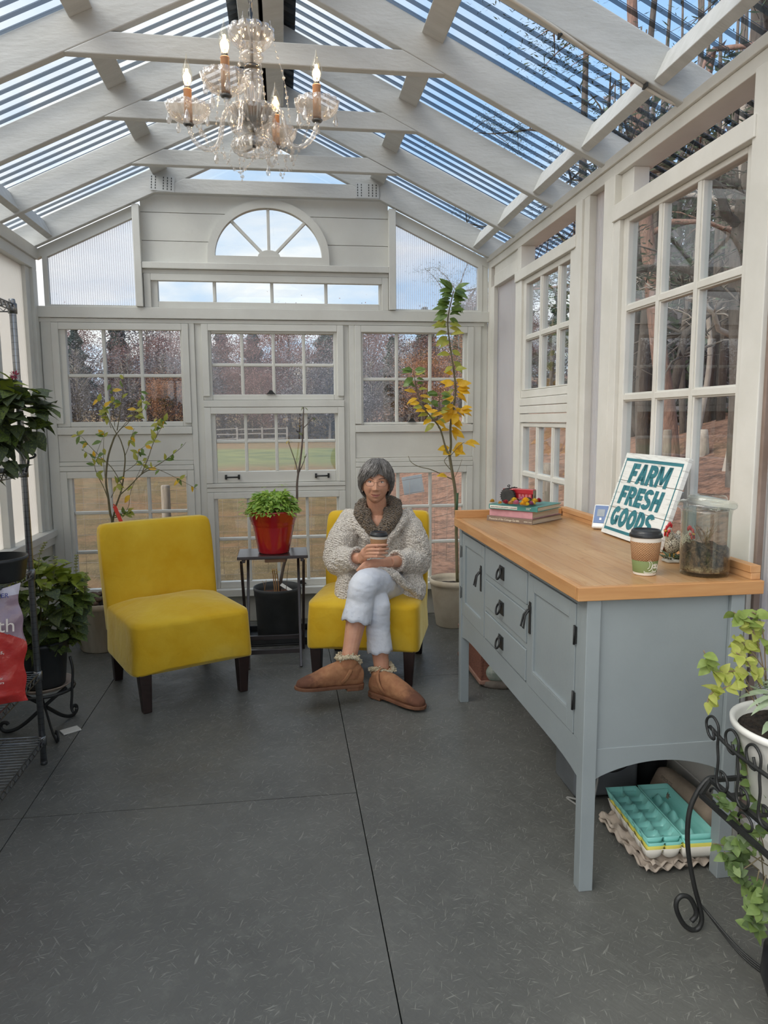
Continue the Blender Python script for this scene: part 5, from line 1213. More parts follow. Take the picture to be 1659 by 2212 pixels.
# ------------------------------------------------------------------ under the sideboard
def carton(name,z,mat,label,full=True,dx=0,dy=0,rz=0,group=None):
    o=thing(name,label,'egg carton',(1.210+dx,2.125+dy,z),rz,group)
    n1,n2=42,18; L,Wd=.315,.112
    def hf(u,v,lid):
        e=min(u,1-u)*L; g=min(v,1-v)*Wd; edge=min(e,g)
        if lid:
            h=.042*(1-min(1,edge/.012)**.6); 
            if abs(v-.5)<.13 and .1<u<.93:
                q=(u-.1)/.83*5; h=max(h,.030*max(0,math.cos((q%1-.5)*PI)*math.cos((v-.5)/.13*PI/2)))
            return h
        c=(abs(math.sin(PI*u*6)))*(abs(math.sin(PI*v*2))); h=.040*(1-c**.32)
        if edge>.012: h=min(h,.031 if abs(v-.5)<.07 else .029)
        return h
    for part_,x0,lid in (('cup_tray',-.114,False),('lid',.003,True)):
        m=MB(); vs=[];
        for i in range(n1+1):
            for j in range(n2+1):
                u,v=i/n1,j/n2; vs.append((x0+v*Wd,(u-.5)*L,hf(u,v,lid)))
        m.add(vs,[(i*(n2+1)+j,i*(n2+1)+j+1,(i+1)*(n2+1)+j+1,(i+1)*(n2+1)+j) for i in range(n1) for j in range(n2)],0,True)
        m.build(part_,mat,o,solid=.0022)
    return o
def tray(z,dx,dy,rz,label):
    m=MB(); n=50; a=.148
    vs=[]
    for i in range(n+1):
        for j in range(n+1):
            u,v=i/n,j/n; h=.020+.020*math.sin(PI*u*5.0+.5*PI)*math.sin(PI*v*6+.5*PI)
            e=min(min(u,1-u),min(v,1-v)); h=max(h,0) if e>.03 else .018+.008*math.sin(u*38+v*31)
            vs.append(((u-.5)*2*a*.86,(v-.5)*2*a*1.06,h+.002*noise.noise(V((u*20,v*20,z*50)))))
    m.add(vs,[(i*(n+1)+j,(i+1)*(n+1)+j,(i+1)*(n+1)+j+1,i*(n+1)+j+1) for i in range(n) for j in range(n)],0,True)
    tag(m.build('egg_tray',pulp,loc=(1.205+dx,2.13+dy,z),rot=(0,0,rz),solid=.003),label,'egg tray','grey pulp egg trays under the sideboard')
pulp=M('grey_pulp','#a89a8c','#b3a698',rough=.95,scale=20,bstr=.5,bscale=80)
tray(.001,.0,.0,.05,'grey pulp egg tray at the very bottom of the carton pile'); tray(.015,.01,.01,.12,'grey pulp egg tray second from the bottom of the carton pile')
carton('egg_carton',.044,M('white_foam','#d8d3c8',None,rough=.6),'open white egg carton lowest of the open cartons in the pile',rz=-.06,group='open egg cartons under the sideboard')
carton('egg_carton',.056,M('yellow_foam','#d9cf62',None,rough=.5),'open yellow egg carton between the white and the turquoise ones',rz=-.05,dx=.003,group='open egg cartons under the sideboard')
tq=M('turquoise_foam','#84cdc4','#8fd3ca',rough=.4,scale=5,coat=.15)
carton('egg_carton',.067,tq,'open turquoise egg carton just under the topmost one',rz=-.05,dx=.004,group='open egg cartons under the sideboard')
carton('egg_carton',.080,tq,'open turquoise egg carton on top of the carton pile',rz=-.03,dy=.012,group='open egg cartons under the sideboard')
o=thing('egg_carton','closed brown grey pulp egg carton marked PASTURE RAISED leaning behind the turquoise pile','egg carton',(1.362,2.235,.092)); o.rotation_euler=(0,math.radians(-62),math.radians(4))
pb=M('brown_pulp','#8b7c6d','#978878',rough=.95,scale=20,bstr=.4,bscale=80)
m=MB(); m.loft([[p for p in sring(0,0,z,hx,hy,6,40)] for z,hx,hy in ((-.032,.044,.140),(-.028,.052,.150),(.0,.058,.156),(.002,.058,.156),(.028,.050,.148),(.034,.040,.138),(.035,.02,.10))]); m.build('case',pb,o)
text_mesh('lettering','PASTURE RAISED',.024,M('carton_ink','#5a4f47',None,rough=.8),o,frame_mat((-.022,.085,.0356),(0,-1,0),(1,0,0)))
text_mesh('lettering','SPROUTS',.016,M('carton_ink_light','#6e635a',None,rough=.8),o,frame_mat((.012,.105,.0353),(0,-1,0),(1,0,0)))
# fan heater and bucket behind
hm=M('heater_grey','#54585b','#606467',rough=.5,scale=8)
o=thing('fan_heater','dark grey fan heater with a round grille behind the egg cartons','heater',(1.165,2.525,.001))
m=MB(); m.box((-.125,-.10,.012),(.125,.10,.335)); m.build('housing',hm,o,bevel=.014,seg=3)
m=MB(); gy=-.101
m.lathe([(.098,-.004),(.090,.008),(.082,.004),(.082,-.002),(.098,-.004)],(.02,gy,.2),36,M=Matrix.Rotation(PI/2,4,'X'))
for k in range(10): z=.2-.075+k*.0165; w=math.sqrt(max(.0002,.083**2-(z-.2)**2)); m.beam((.02-w,gy-.004,z),(.02+w,gy-.004,z),.004,.007)
m.build('grille',M('grille_black','#141515',None,rough=.5),o)
m=MB(); m.box((-.11,-.08,0),(-.08,.08,.013)); m.box((.08,-.08,0),(.11,.08,.013)); m.build('foot',MT['plastic'],o)
m=MB(); m.box((-.095,-.1014,.10),(-.085,-.1006,.30)); m.build('warning_label',M('label_grey','#b9bcbe','#5b5e60',rough=.5,scale=300,stretch=(1,1,1)),o)
m=MB(); m.tube(bez([atz(1260,1730,.02),V((1.02,2.45,.006)),V((1.06,2.36,.006)),V((1.10,2.42,.006)),V((1.10,2.40,.006)),V((1.115,2.395,.10)),V((1.12,2.41,.22))],8),.004,8)
tag(m.build('power_cord',M('grey_cord','#84837f',None,rough=.5)),'grey power cord looping on the floor by the fan heater','cord')
m=MB(); m.lathe([(0,.0),(.062,.0),(.065,.005),(.078,.25),(.081,.255),(.081,.27),(.077,.27),(.072,.24),(0,.01)],n=40); tag(m.build('bucket',MT['plastic'],loc=(1.365,2.50,.001)),'black plastic bucket behind the brown egg carton','bucket')
# wicker crate and stone ornament at the far end
wk=M('reddish_wicker','#6b4438','#8a5c4c',rough=.8,scale=60,stretch=(1,1,3)); 
o=thing('wicker_crate','reddish wicker crate with wooden rails under the far end of the sideboard','crate',(1.14,3.86,.001))
m=MB()
for s in (-1,1):
    m.box((s*.125-.006,-.24,.02),(s*.125+.006,.24,.20)); m.box((-.12,s*.234-.006,.02),(.12,s*.234+.006,.20))
m.box((-.12,-.23,.02),(.12,.23,.03)); m.build('wicker',wk,o)
rl=M('pinkish_rail','#a07c6c','#8c6a5c',rough=.7)
for z in (.025,.20):
    m=MB()
    for s in (-1,1): m.beam((s*.13,-.25,z),(s*.13,.25,z),.02,.02); m.beam((-.13,s*.245,z),(.13,s*.245,z),.02,.02)
    m.build('rail',rl,o,bevel=.002)
p=atz(1070,1486); o=thing('stone_ornament','weathered pale green painted stone garden ornament under the sideboard','ornament',(p.x+.03,p.y+.06,.001))
st_=M('mossy_stone','#a7aaa0','#7f9286',rough=.85,scale=22,bstr=.6,bscale=60); m=MB()
m.ell((0,0,.075),(.085,.07,.07),18); m.ell((-.05,.03,.13),(.04,.04,.07),14); m.ell((.04,-.02,.12),(.045,.04,.05),14)
m.v=[tuple(V(q)*(1+.12*noise.noise(V(q)*30))) for q in m.v]; link_mesh('figure',blob(m,'orn',.005,4),st_,o)
m=MB(); m.lathe([(0,0),(.09,0),(.095,.01),(.09,.03),(.07,.035),(0,.035)],n=24,rmod=lambda a,z:1+.06*math.sin(a*4)); m.build('base',M('dark_stone_base','#5a534c','#6f675e',rough=.9,scale=20),o)
# ------------------------------------------------------------------ iron plant stand at right
o=thing('iron_planter_stand','black wrought iron planter stand with scrolled gallery and curled feet, front right','plant stand',(0,0,0)); bi=MT['black']
m=MB(); Y=1.722
m.tube(bez([at(x,y,Y) for x,y in ((1545,1679),(1528,1684),(1506,1712),(1490,1750),(1485,1800),(1488,1850),(1500,1915),(1511,1955),(1516,1985),(1510,2003),(1497,2009),(1478,1998),(1463,1970),(1461,1948),(1473,1935),(1490,1940),(1502,1962),(1503,1978),(1493,1990))],5),.0068,8); m.build('leg',bi,o)
m=MB(); m.tube(bez([V((2*1.25-(at(x,y,Y).x),at(x,y,Y).y+.0,at(x,y,Y).z)) for x,y in ((1545,1679),(1528,1684),(1506,1712),(1490,1750),(1485,1800),(1488,1850),(1500,1915),(1511,1955),(1516,1985),(1510,2003),(1497,2009),(1478,1998),(1463,1970))],5),.0068,8); m.build('leg',bi,o)
Yn=1.17
for sgn in (0,1):
    m=MB(); m.tube(bez([V(((at(x,y,Y).x if sgn==0 else 2.5-at(x,y,Y).x),Yn,at(x,y,Y).z)) for x,y in ((1545,1679),(1528,1684),(1506,1712),(1490,1750),(1485,1800),(1488,1850),(1500,1915),(1511,1955),(1516,1985),(1510,2003),(1497,2009),(1478,1998),(1463,1970))],5),.0068,8); m.build('leg',bi,o)
m=MB(); fz=.456
for a,b_ in (((1.112,1.70,fz),(1.112,1.15,fz)),((1.112,1.70,fz),(1.39,1.70,fz)),((1.39,1.70,fz),(1.39,1.15,fz)),((1.112,1.15,fz),(1.39,1.15,fz)),((1.085,1.70,.415),(1.085,1.15,.415))): m.beam(a,b_,.011,.011)
m.build('frame',bi,o)
for i in range(5):
    m=MB(); y=1.62-i*.10; m.beam((1.112,y,fz),(1.39,y,fz),.012,.005); m.build('slat',bi,o)
m=MB(); m.beam((1.112,1.70,fz),(1.085,1.70,.415),.009,.009); m.beam((1.085,1.70,.415),(1.085,1.15,.415),.009,.009); m.tube(bez([(1.110,1.715,.60),(1.105,1.60,.585),(1.105,1.40,.585),(1.105,1.15,.585)],5),.0055,6); m.build('gallery_rail',bi,o)
for i in range(5):
    y0=1.725-i*.085; m=MB(); dy=-.038
    # S scroll: curled top, leaning stem, curled foot, in the plane of the gallery
    pts=[(.020,.592),(.028,.604),(.020,.622),(.0,.626),(-.022,.614),(-.030,.590)]
    top=[V((1.105,y0-.030+math.cos(a)*.028,.606+math.sin(a)*.030)) for a in [math.radians(d) for d in (250,300,360,40,90,140,180)]]
    top.insert(0,V((1.105,y0-.030,.606)))
    foot=[V((1.105,y0-.085+math.cos(a)*.024+.002,.482+math.sin(a)*.026)) for a in [math.radians(d) for d in (0,-45,-90,-140,-190,-240,-290)]]
    foot.append(V((1.105,y0-.08,.488)))
    m.tube(bez(top+[V((1.105,y0-.056,.57)),V((1.105,y0-.062,.53))]+foot,4),.0036,6); m.build('scroll',bi,o)
for i in range(3):
    m=MB(); y0=1.68-i*.12; R=[V((1.097,y0-.03+.028*math.cos(a),.436+.020*math.sin(a))) for a in [math.radians(d) for d in range(0,330,30)]]; m.tube(R,.0032,6); m.build('ring_scroll',bi,o)
m=MB(); a=at(1513,1953,Y); b_=V((1.24,1.20,.03))
for k in range(3): m.tube(bez([a,lerp(a,V((1.16,1.60,.015+k*.006)),1),V((1.20+k*.008,1.48,.012)),V((1.24+.01*k,1.3,.02))],5),.0032,6)
m.build('brace',bi,o)
wp_=M('white_plastic_pot','#e3e2dc',None,rough=.35,coat=.2); 
t=thing('potted_sage','silver leaved sage and lime mint in a ribbed white pot on the iron planter stand','potted plant',(1.265,1.565,.464))
pot('pot',[(a*1.24,b) for a,b in [(0,0),(.088,0),(.092,.006),(.106,.10),(.110,.105),(.114,.12),(.116,.124),(.118,.136),(.120,.140),(.122,.152),(.124,.156),(.128,.178),(.134,.182),(.135,.196),(.129,.198),(.122,.19),(.118,.16),(0,.16)]],0,wp_,t,48); soil_disc(.150,.172,t,9)
f=MB(); rd=random.Random(44); tx=V(t.location)
sage=[leafmat('sage_leaf','#93a585','#a9b79b',tl=.25,scale=40,rough=.8),leafmat('lime_mint','#a0aa4c','#b4b862',tl=.4,scale=40,rough=.6),leafmat('mint_green','#82964a','#94a75a',tl=.4,scale=40,rough=.6)]
for k in range(46):
    a=rd.uniform(0,2*PI); r=rd.uniform(.0,.085); p=V((math.cos(a)*r,math.sin(a)*r,.18+rd.uniform(.02,.13))); d=V((math.cos(a)*rd.uniform(.4,1)+rd.gauss(-.1,.3),math.sin(a)+rd.gauss(-.2,.3),rd.uniform(-.1,.9))); L=rd.uniform(.07,.115); f.leaf(p,d,(0,0,1),L,L*.27,rd.uniform(.2,.7),.25,0)
f.build('sage_leaves',sage,t)
s=MB()
for k in range(12): a=rd.uniform(0,2*PI); r=rd.uniform(.02,.07); s.tube([(math.cos(a)*r*.6,math.sin(a)*r*.6,.17),(math.cos(a)*r,math.sin(a)*r,.29)],.0022,5)
f=MB()
def sprig(pts,n,Y,L=(.022,.036),mi=lambda q:1):
    P=bez([at(px,py,Y)-tx for px,py in pts],6); s.tube(P,.0016,5); k=len(P)
    for i in range(n):
        q=i/n; p=P[int(lerp(.25,1,q)*(k-1))]; l=rd.uniform(*L); f.leaf(p,V((rd.gauss(0,1),rd.gauss(-.3,.8),rd.gauss(.0,.6))),V((rd.gauss(0,.3),-.8,.7)),l,l*.78,rd.uniform(.1,.5),.15,mi(q),1)
Ys=1.60
sprig([(1640,1520),(1600,1455),(1560,1452),(1535,1445),(1520,1405)],22,Ys,(.026,.042),lambda q:1 if q<.6 else 2); sprig([(1640,1530),(1600,1480),(1555,1490),(1535,1500),(1525,1525)],16,Ys-.02,(.024,.040),lambda q:1)
sprig([(1655,1480),(1640,1400),(1620,1350),(1600,1335),(1585,1322)],20,Ys+.05,(.024,.040),lambda q:1 if q<.5 else 2); sprig([(1655,1450),(1625,1410),(1600,1385),(1582,1375)],16,Ys+.05,(.022,.036),lambda q:1); sprig([(1655,1470),(1650,1380),(1640,1335),(1625,1322)],12,Ys+.05,(.03,.045),lambda q:2); sprig([(1650,1500),(1615,1430),(1590,1410)],12,Ys,(.024,.036),lambda q:1)
f.build('mint_leaves',sage,t); s.build('stems',M('mint_stem','#7c6a52',None,rough=.6),t)
t=thing('trailing_mint','green trailing mint spilling from a white pot on the floor at right edge','potted plant',(1.335,1.475,.001)); tx=V(t.location)
pot('pot',[(0,0),(.078,0),(.083,.006),(.108,.19),(.113,.194),(.113,.215),(.107,.215),(.10,.18),(0,.18)],0,wp_,t,40); soil_disc(.102,.19,t,11)
f=MB(); s=MB(); gm_=[leafmat('trailing_dark','#53683c','#617846',tl=.35,scale=50),leafmat('trailing_light','#71894a','#839a58',tl=.4,scale=50)]; mi=lambda q:1 if rd.random()<.4 else 0
sprig([(1640,1880),(1600,1850),(1575,1860),(1565,1840)],26,1.56,(.022,.034),mi); sprig([(1650,1860),(1620,1800),(1590,1770),(1570,1740),(1560,1730),(1548,1720)],22,1.58,(.020,.032),mi); sprig([(1650,1900),(1640,1800),(1635,1740),(1620,1690),(1610,1640),(1605,1600),(1600,1580)],26,1.60,(.022,.034),mi)
sprig([(1640,1880),(1630,1930),(1628,1980),(1625,2015)],24,1.48,(.026,.042),mi); sprig([(1655,1890),(1640,1950),(1634,1990)],20,1.46,(.026,.040),mi); sprig([(1645,1850),(1600,1880),(1585,1870),(1600,1900),(1620,1930)],24,1.53,(.020,.030),mi); sprig([(1655,1840),(1630,1820),(1600,1815),(1580,1825)],26,1.53,(.022,.032),mi); sprig([(1659,1870),(1610,1840),(1580,1830),(1540,1822)],14,1.57,(.018,.028),mi); sprig([(1655,1850),(1640,1780),(1650,1720),(1655,1680)],16,1.56,(.024,.036),mi)
for k in range(230):
    a=rd.uniform(0,2*PI); q=rd.uniform(.03,.15); p=V((math.cos(a)*q,math.sin(a)*q,.235-q*.35+rd.uniform(-.05,.06))); l=rd.uniform(.022,.034); f.leaf(p,V((math.cos(a)+rd.gauss(0,.5),math.sin(a)+rd.gauss(0,.5),rd.gauss(-.2,.5))),(0,0,1),l,l*.75,.4,.15,mi(0),1)
f.build('foliage',gm_,t); s.build('stems',M('trailing_stem','#6b6248',None,rough=.6),t)
m=MB(); m.loft([sring(0,0,z,hx,hy,3,40) for z,hx,hy in ((0,.06,.08),(.01,.085,.11),(.06,.10,.125),(.13,.095,.12),(.165,.07,.09),(.18,.03,.04))])
m.v=[tuple(V(q)*(1+.06*noise.noise(V(q)*14))) for q in m.v]; p=atz(1646,2110,.09)
tag(m.build('black_bag',M('black_vinyl','#15161b','#1d1e24',rough=.3,coat=.3,scale=10),loc=(p.x+.113,p.y-.05,.001)),'black shiny bag slumped on the floor at the bottom right edge','bag')
# ------------------------------------------------------------------ wire shelving at left
def postmat():
    m,t,b=newmat('grooved_chrome_post'); b.inputs['Metallic'].default_value=.9; b.inputs['Roughness'].default_value=.28
    tc=t.new('ShaderNodeTexCoord'); s_=t.new('ShaderNodeSeparateXYZ'); t.link(tc.outputs['Object'],s_.inputs[0])
    mu=t.new('ShaderNodeMath',operation='MULTIPLY'); mu.inputs[1].default_value=1/.0254; t.link(s_.outputs[2],mu.inputs[0]); fr=t.new('ShaderNodeMath',operation='FRACT'); t.link(mu.outputs[0],fr.inputs[0])
    t.link(mixc(t,ramp(t,fr.outputs[0],.035,.06),srgb('#5c5e60'),srgb('#9a9c9e')),b.inputs['Base Color']); return m
pm_=postmat(); zc_=MT['chrome']
rk=thing('wire_rack','tall grey wire shelving rack along the left wall with plants and a bag on it','shelf',(0,0,0))
XA,XB,YA,YB_=-1.03,-1.475,3.042,1.84
for x in (XA,XB):
    for y in (YA,YB_):
        m=MB(); m.lathe([(0,.012),(.0127,.012),(.0127,1.885),(.011,1.893),(0,1.895)],(0,0,0),16); o=m.build('post',pm_,rk,loc=(x,y,0))
        m=MB(); m.lathe([(0,0),(.013,0),(.014,.004),(.0135,.016),(0,.016)],(0,0,0),14); m.build('foot',MT['plastic'],o)
def wshelf(z):
    m=MB(); r=.0028
    xa,xb,ya,yb=XA+.008,XB-.008,YA-.0,YB_+.0
    def rail(p,q):
        d=(V(q)-V(p)); L=d.length; d.normalize()
        m.tube([p,q],r,6); m.tube([V(p)-V((0,0,.026)),V(q)-V((0,0,.026))],r,6)
        n=int(L/.021); pts=[V(p)+d*(L*i/n)+V((0,0,-.002 if i%2 else -.024)) for i in range(n+1)]; m.tube(pts,.0019,5)
    rail((xa,ya,z),(xa,yb,z)); rail((xb,ya,z),(xb,yb,z)); rail((xa,ya+.006,z),(xb,ya+.006,z)); rail((xa,yb-.006,z),(xb,yb-.006,z))
    n=int((ya-yb)/.0245)
    for i in range(1,n): y=ya-(ya-yb)*i/n; m.tube([(xa,y,z+.001),(xb,y,z+.001)],.0016,5)
    for k in (.33,.66): x=lerp(xa,xb,k); m.tube([(x,ya,z-.003),(x,yb,z-.003)],.0025,5)
    for x in (XA,XB):
        for y in (YA,YB_): m.lathe([(.0135,-.034),(.0168,-.034),(.0172,.004),(.0135,.006)],(x,y,z),16)
    m.build('wire_shelf',zc_,rk)
ZS=(.118,.398,.826,1.238,1.578,1.872)
for z in ZS: wshelf(z)
# coleus on the rack
p=V((-1.245,2.82,ZS[3]+.003)); t=thing('potted_coleus','dark leaved coleus spilling from a black pot up on the wire rack','potted plant',tuple(p))
pot('pot',[(0,0),(.105,0),(.11,.008),(.135,.15),(.14,.155),(.14,.175),(.133,.175),(.128,.14),(0,.14)],0,MT['plastic'],t,36); soil_disc(.127,.148,t,14)
f=MB(); rd=random.Random(61)
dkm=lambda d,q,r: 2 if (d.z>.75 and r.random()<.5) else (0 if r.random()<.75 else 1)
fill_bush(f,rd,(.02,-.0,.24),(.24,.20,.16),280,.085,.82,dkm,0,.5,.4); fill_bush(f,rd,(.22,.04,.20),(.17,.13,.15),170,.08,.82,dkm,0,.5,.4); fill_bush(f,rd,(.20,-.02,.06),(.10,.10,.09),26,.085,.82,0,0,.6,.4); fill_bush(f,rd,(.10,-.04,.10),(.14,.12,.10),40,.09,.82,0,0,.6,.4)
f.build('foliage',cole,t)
s=MB()
for k in range(10): a=rd.uniform(-1.5,1.5); s.tube(bez([(0,0,.14),(math.cos(a)*.09,math.sin(a)*.08,.24),(math.cos(a)*.24,math.sin(a)*.15,.26)],4),[.0035]*9,5)
s.build('stems',M('coleus_stem_dark','#4f4d33',None,rough=.6),t)
p=V((-1.20,2.50,ZS[3]+.003)); t=thing('potted_houseplant','lance leaved dark green plant in a small black pot on the wire rack','potted plant',tuple(p))
pot('pot',[(0,0),(.06,0),(.075,.10),(.078,.105),(.078,.12),(.073,.12),(.07,.1),(0,.1)],0,MT['plastic'],t,30); soil_disc(.07,.105,t,15)
f=MB()
for k in range(44): a=rd.uniform(0,2*PI); L=rd.uniform(.10,.16); f.leaf((math.cos(a)*.015,math.sin(a)*.015,.11+rd.uniform(0,.22)),(math.cos(a),math.sin(a),rd.uniform(.1,.7)),(0,0,1),L,L*.3,rd.uniform(.4,.8),.3)
f.tube([(0,0,.1),(0,0,.33)],.004,6); f.build('leaves',leafmat('houseplant_green','#2f5a36','#3f6c40',tl=.25,rough=.35),t)
m=MB(); q=lambda px,py:at(px,py,2.95)
m.tube(bez([q(56,1020),q(61,1000),q(60,985),q(52,981),q(64,978),q(76,982),q(72,988),q(60,990),q(55,985),q(50,978)],5),.0045,6); tag(m.build('iron_hook',MT['black']),'black iron curl hooked on the rack beside the dark coleus pot','hook')
p=at(28,812,2.95); rd=random.Random(2); pst=leafmat('pink_straw','#b0405a','#c9657c',tl=.25,rough=.7)
for (dx,dz,r,lb) in ((.006,.004,.019,'upper pink red dried strawflower tucked in the rack against the post'),(-.010,-.020,.017,'lower pink red dried strawflower tucked in the rack beside the post')):
    m=MB()
    for k in range(70): d=V((rd.gauss(0,1),rd.gauss(0,1),rd.gauss(0,1))).normalized(); m.leaf(d*r*.3,d,(.3,.2,1),r*.8,r*.25,-.1,.3,0)
    tag(m.build('strawflower',pst,loc=p+V((dx,0,dz))),lb,'dried flower','dried strawflowers on the wire rack')
t=thing('plant_tray','shallow black plastic pot on the middle shelf of the rack','pot',(-1.085,2.86,ZS[2]+.003))
pot('pot',[(0,0),(.088,0),(.092,.006),(.104,.075),(.107,.078),(.107,.09),(.101,.09),(.096,.03),(0,.03)],0,MT['plastic'],t,36)
m=MB(); rd=random.Random(3); P=bez([(.0,-.02,.03),(-.01,-.03,.09),(-.02,-.02,.12)],4); m.tube(P,.0014,5)
for k in range(8): m.leaf(P[2+k%6],V((rd.gauss(0,1),rd.gauss(0,1),.6)),(0,0,1),.018,.007,.3,.2)
m.build('seedling',leafmat('grey_seedling','#8b9070','#a3a685',tl=.3),t)
# bag of powder on the rack
def bagface():
    b=thing('garden_bag','red and mauve plastic bag of garden powder standing on the wire rack','bag',(-1.125,2.70,ZS[1]+.004),math.radians(8))
    n1,n2=130,84; Wb,Hb=.165,.425
    redb=M('bag_red','#c2352f','#b32e2b',rough=.25,coat=.5,bstr=.5,bscale=16,bdist=.015); mau=M('bag_mauve','#a28a97','#8f7a86',rough=.25,coat=.5,bstr=.5,bscale=16,bdist=.015); whb=M('bag_white','#d5d0da','#c5c0ce',rough=.3,coat=.4,bstr=.4,bscale=20,bdist=.01)
    m=MB()
    for side in (-1,1):
        vs=[]
        for i in range(n1+1):
            v=i/n1
            for j in range(n2+1):
                u=j/n2*2-1; w=Wb*(1-.05*math.sin(v*9)*.6-.03*math.sin(v*23)); th=.052*(1-abs(u)**2.4)*min(1,(1-v)*3.2+.03)*min(1,v*8+.35)
                x=u*w; z=v*Hb+(.018*u*u-.02+.02*u if v>.9 else 0)*(v-.9)*10
                z=z if v<=.9 else z
                y=side*th+.006*noise.noise(V((x*22,v*9,side)))
                vs.append((x,y,z))
        for i in range(n1):
            for j in range(n2):
                u=(j+.5)/n2*2-1; v=(i+.5)/n1
                lim=.72-.03*u-.16*max(0,u)**2.2
                mi=0 if v<lim else (1 if v<.93 else 2)
                a=i*(n2+1)+j; q=(a,a+1,a+n2+2,a+n2+1)
                if side>0: q=q[::-1]
                m.add([vs[k] for k in q],[(0,1,2,3)],mi,True)
    o=m.build('bag_body',[redb,mau,whb],b,clean=True)
    wi=M('bag_ink','#e9dfd6',None,rough=.5); bi_=M('bag_blue','#3a4690',None,rough=.5)
    def tx(s,x,z,size,mat,sh=0,y=-.05): text_mesh('lettering',s,size,mat,b,frame_mat((x,y,z),(1,-.0,0),(0,0,1)),shear=sh)
    tx('Earth',.0,.278,.070,wi,.05,-.0545); tx('kills flies,',.030,.198,.022,wi,.15,-.0535); tx('fleas',.02,.170,.02,wi,.15,-.0545); tx('on contact or',.010,.104,.016,wi,.1,-.0545); tx('within 48 hours',.012,.088,.014,wi,.1,-.0545); tx('POWDER',.03,.397,.024,bi_,.1,-.030)
bagface()
# ------------------------------------------------------------------ chandelier
def crystal():
    m=glassmat('cut_crystal',(.90,.88,.85),.18,rough=.03); t=NT(m); out=t.n['Material Output']; src=out.inputs['Surface'].links[0].from_socket
    d=t.new('ShaderNodeBsdfTranslucent'); d.inputs[0].default_value=(.95,.93,.9,1); d2=t.new('ShaderNodeBsdfDiffuse'); d2.inputs[0].default_value=(.9,.88,.86,1); a=t.new('ShaderNodeMixShader'); t.link(d.outputs[0],a.inputs[1]); t.link(d2.outputs[0],a.inputs[2])
    x=t.new('ShaderNodeMixShader'); x.inputs[0].default_value=.10; t.link(src,x.inputs[1]); t.link(a.outputs[0],x.inputs[2]); t.link(x.outputs[0],out.inputs['Surface']); return m
cg=crystal(); silv=M('tarnished_silver','#7d7c7a','#5c5b5a',rough=.3,metal=.9,scale=30); tan=M('tan_candle_sleeve','#b57e55','#c08c64',rough=.45,scale=12); bulbg=glassmat('bulb_glass',(1,.97,.90),.05)
em=bpy.data.materials.new('glowing_filament'); em.use_nodes=True; tt=NT(em); tt.n.remove(tt.n['Principled BSDF']); e_=tt.new('ShaderNodeEmission'); e_.inputs[0].default_value=(1,.72,.34,1); e_.inputs[1].default_value=7; tt.link(e_.outputs[0],tt.n['Material Output'].inputs['Surface'])
CX,CY=-.072,2.40
ch=thing('chandelier','small crystal chandelier with four lit candle bulbs hanging from the ridge','chandelier',(CX,CY,0))
flute=lambda n,a_:(lambda a,z:1+a_*abs(math.sin(a*n/2)))
def cpart(name,prof,mat,n=64,rm=None): prof=[(r,z-.037*max(0,min(1,(z-2.38)/.2))) for r,z in prof]; m=MB(); m.lathe(prof,(0,0,0),n,rmod=rm); return m.build(name,mat,ch)
m=MB()
z=2.615
k=0
while z<3.19:
    R=[V((math.cos(a)*.006 if k%2 else 0,0 if k%2 else math.cos(a)*.006,z+.011+math.sin(a)*.013)) for a in [2*PI*i/10 for i in range(10)]]; m.tube(R,.0016,5,closed=True); z+=.020; k+=1
m.build('chain',silv,ch)
m=MB(); m.tube([(0.004,0,2.65),(.008,.004,2.9),(.004,0,3.195)],.002,5); m.build('lamp_wire',M('clear_wire','#b5ada2',None,rough=.3),ch)
m=MB(); m.tube([(0,0,2.26),(0,0,2.66)],.005,8); m.build('rod',silv,ch)
cpart('top_bowl',[(.012,2.577),(.030,2.581),(.050,2.596),(.062,2.618),(.064,2.634),(.060,2.634),(.057,2.618),(.046,2.60),(.028,2.586),(.012,2.582)],cg,96,flute(12,.13))
cpart('crystal_ball',[(.008,2.526),(.020,2.530),(.032,2.545),(.035,2.556),(.032,2.567),(.020,2.577),(.008,2.58)],cg,40,flute(16,.05))
cpart('collar',[(.015,2.512),(.023,2.514),(.024,2.520),(.020,2.526),(.015,2.527)],silv,32)
cpart('column',[(.012,2.372),(.020,2.378),(.022,2.395),(.030,2.44),(.033,2.465),(.030,2.480),(.022,2.487),(.026,2.494),(.026,2.502),(.020,2.506),(.015,2.513)],cg,48,lambda a,z:1+.05*math.sin(a*12+z*160)*math.sin(a*12-z*160))
cpart('silver_dish',[(.006,2.322),(.022,2.325),(.044,2.340),(.056,2.362),(.058,2.372),(.0,2.366)],silv,48)
cpart('center_bowl',[(.010,2.300),(.030,2.308),(.052,2.332),(.066,2.368),(.067,2.376),(.064,2.376),(.060,2.362),(.046,2.334),(.026,2.313),(.010,2.306)],cg,96,flute(16,.06))
cpart('bottom_bowl',[(.008,2.298),(.022,2.296),(.044,2.286),(.062,2.270),(.064,2.258),(.056,2.246),(.050,2.250),(.056,2.260),(.052,2.268),(.038,2.280),(.018,2.290),(.008,2.292)],cg,96,flute(14,.12))
cpart('finial',[(0,2.228),(.008,2.234),(.008,2.242),(.004,2.25),(.004,2.30)],cg,20)
bead=MB(); bead.ell((0,0,0),(.0042,.0042,.0052),8)
def strand(name,pts,step=.013,big=3):
    P=bez(pts,14); m=MB(); acc=0; last=P[0]; k=0; m.tube(P,.0007,4)
    for p in P[1:]:
        acc+=(p-last).length; last=p
        if acc>=step: acc=0; k+=1; r=.0052 if k%big==0 else .0032; m.ell(p,(r,r,r*1.1),7)
    return m.build(name,cg,ch)
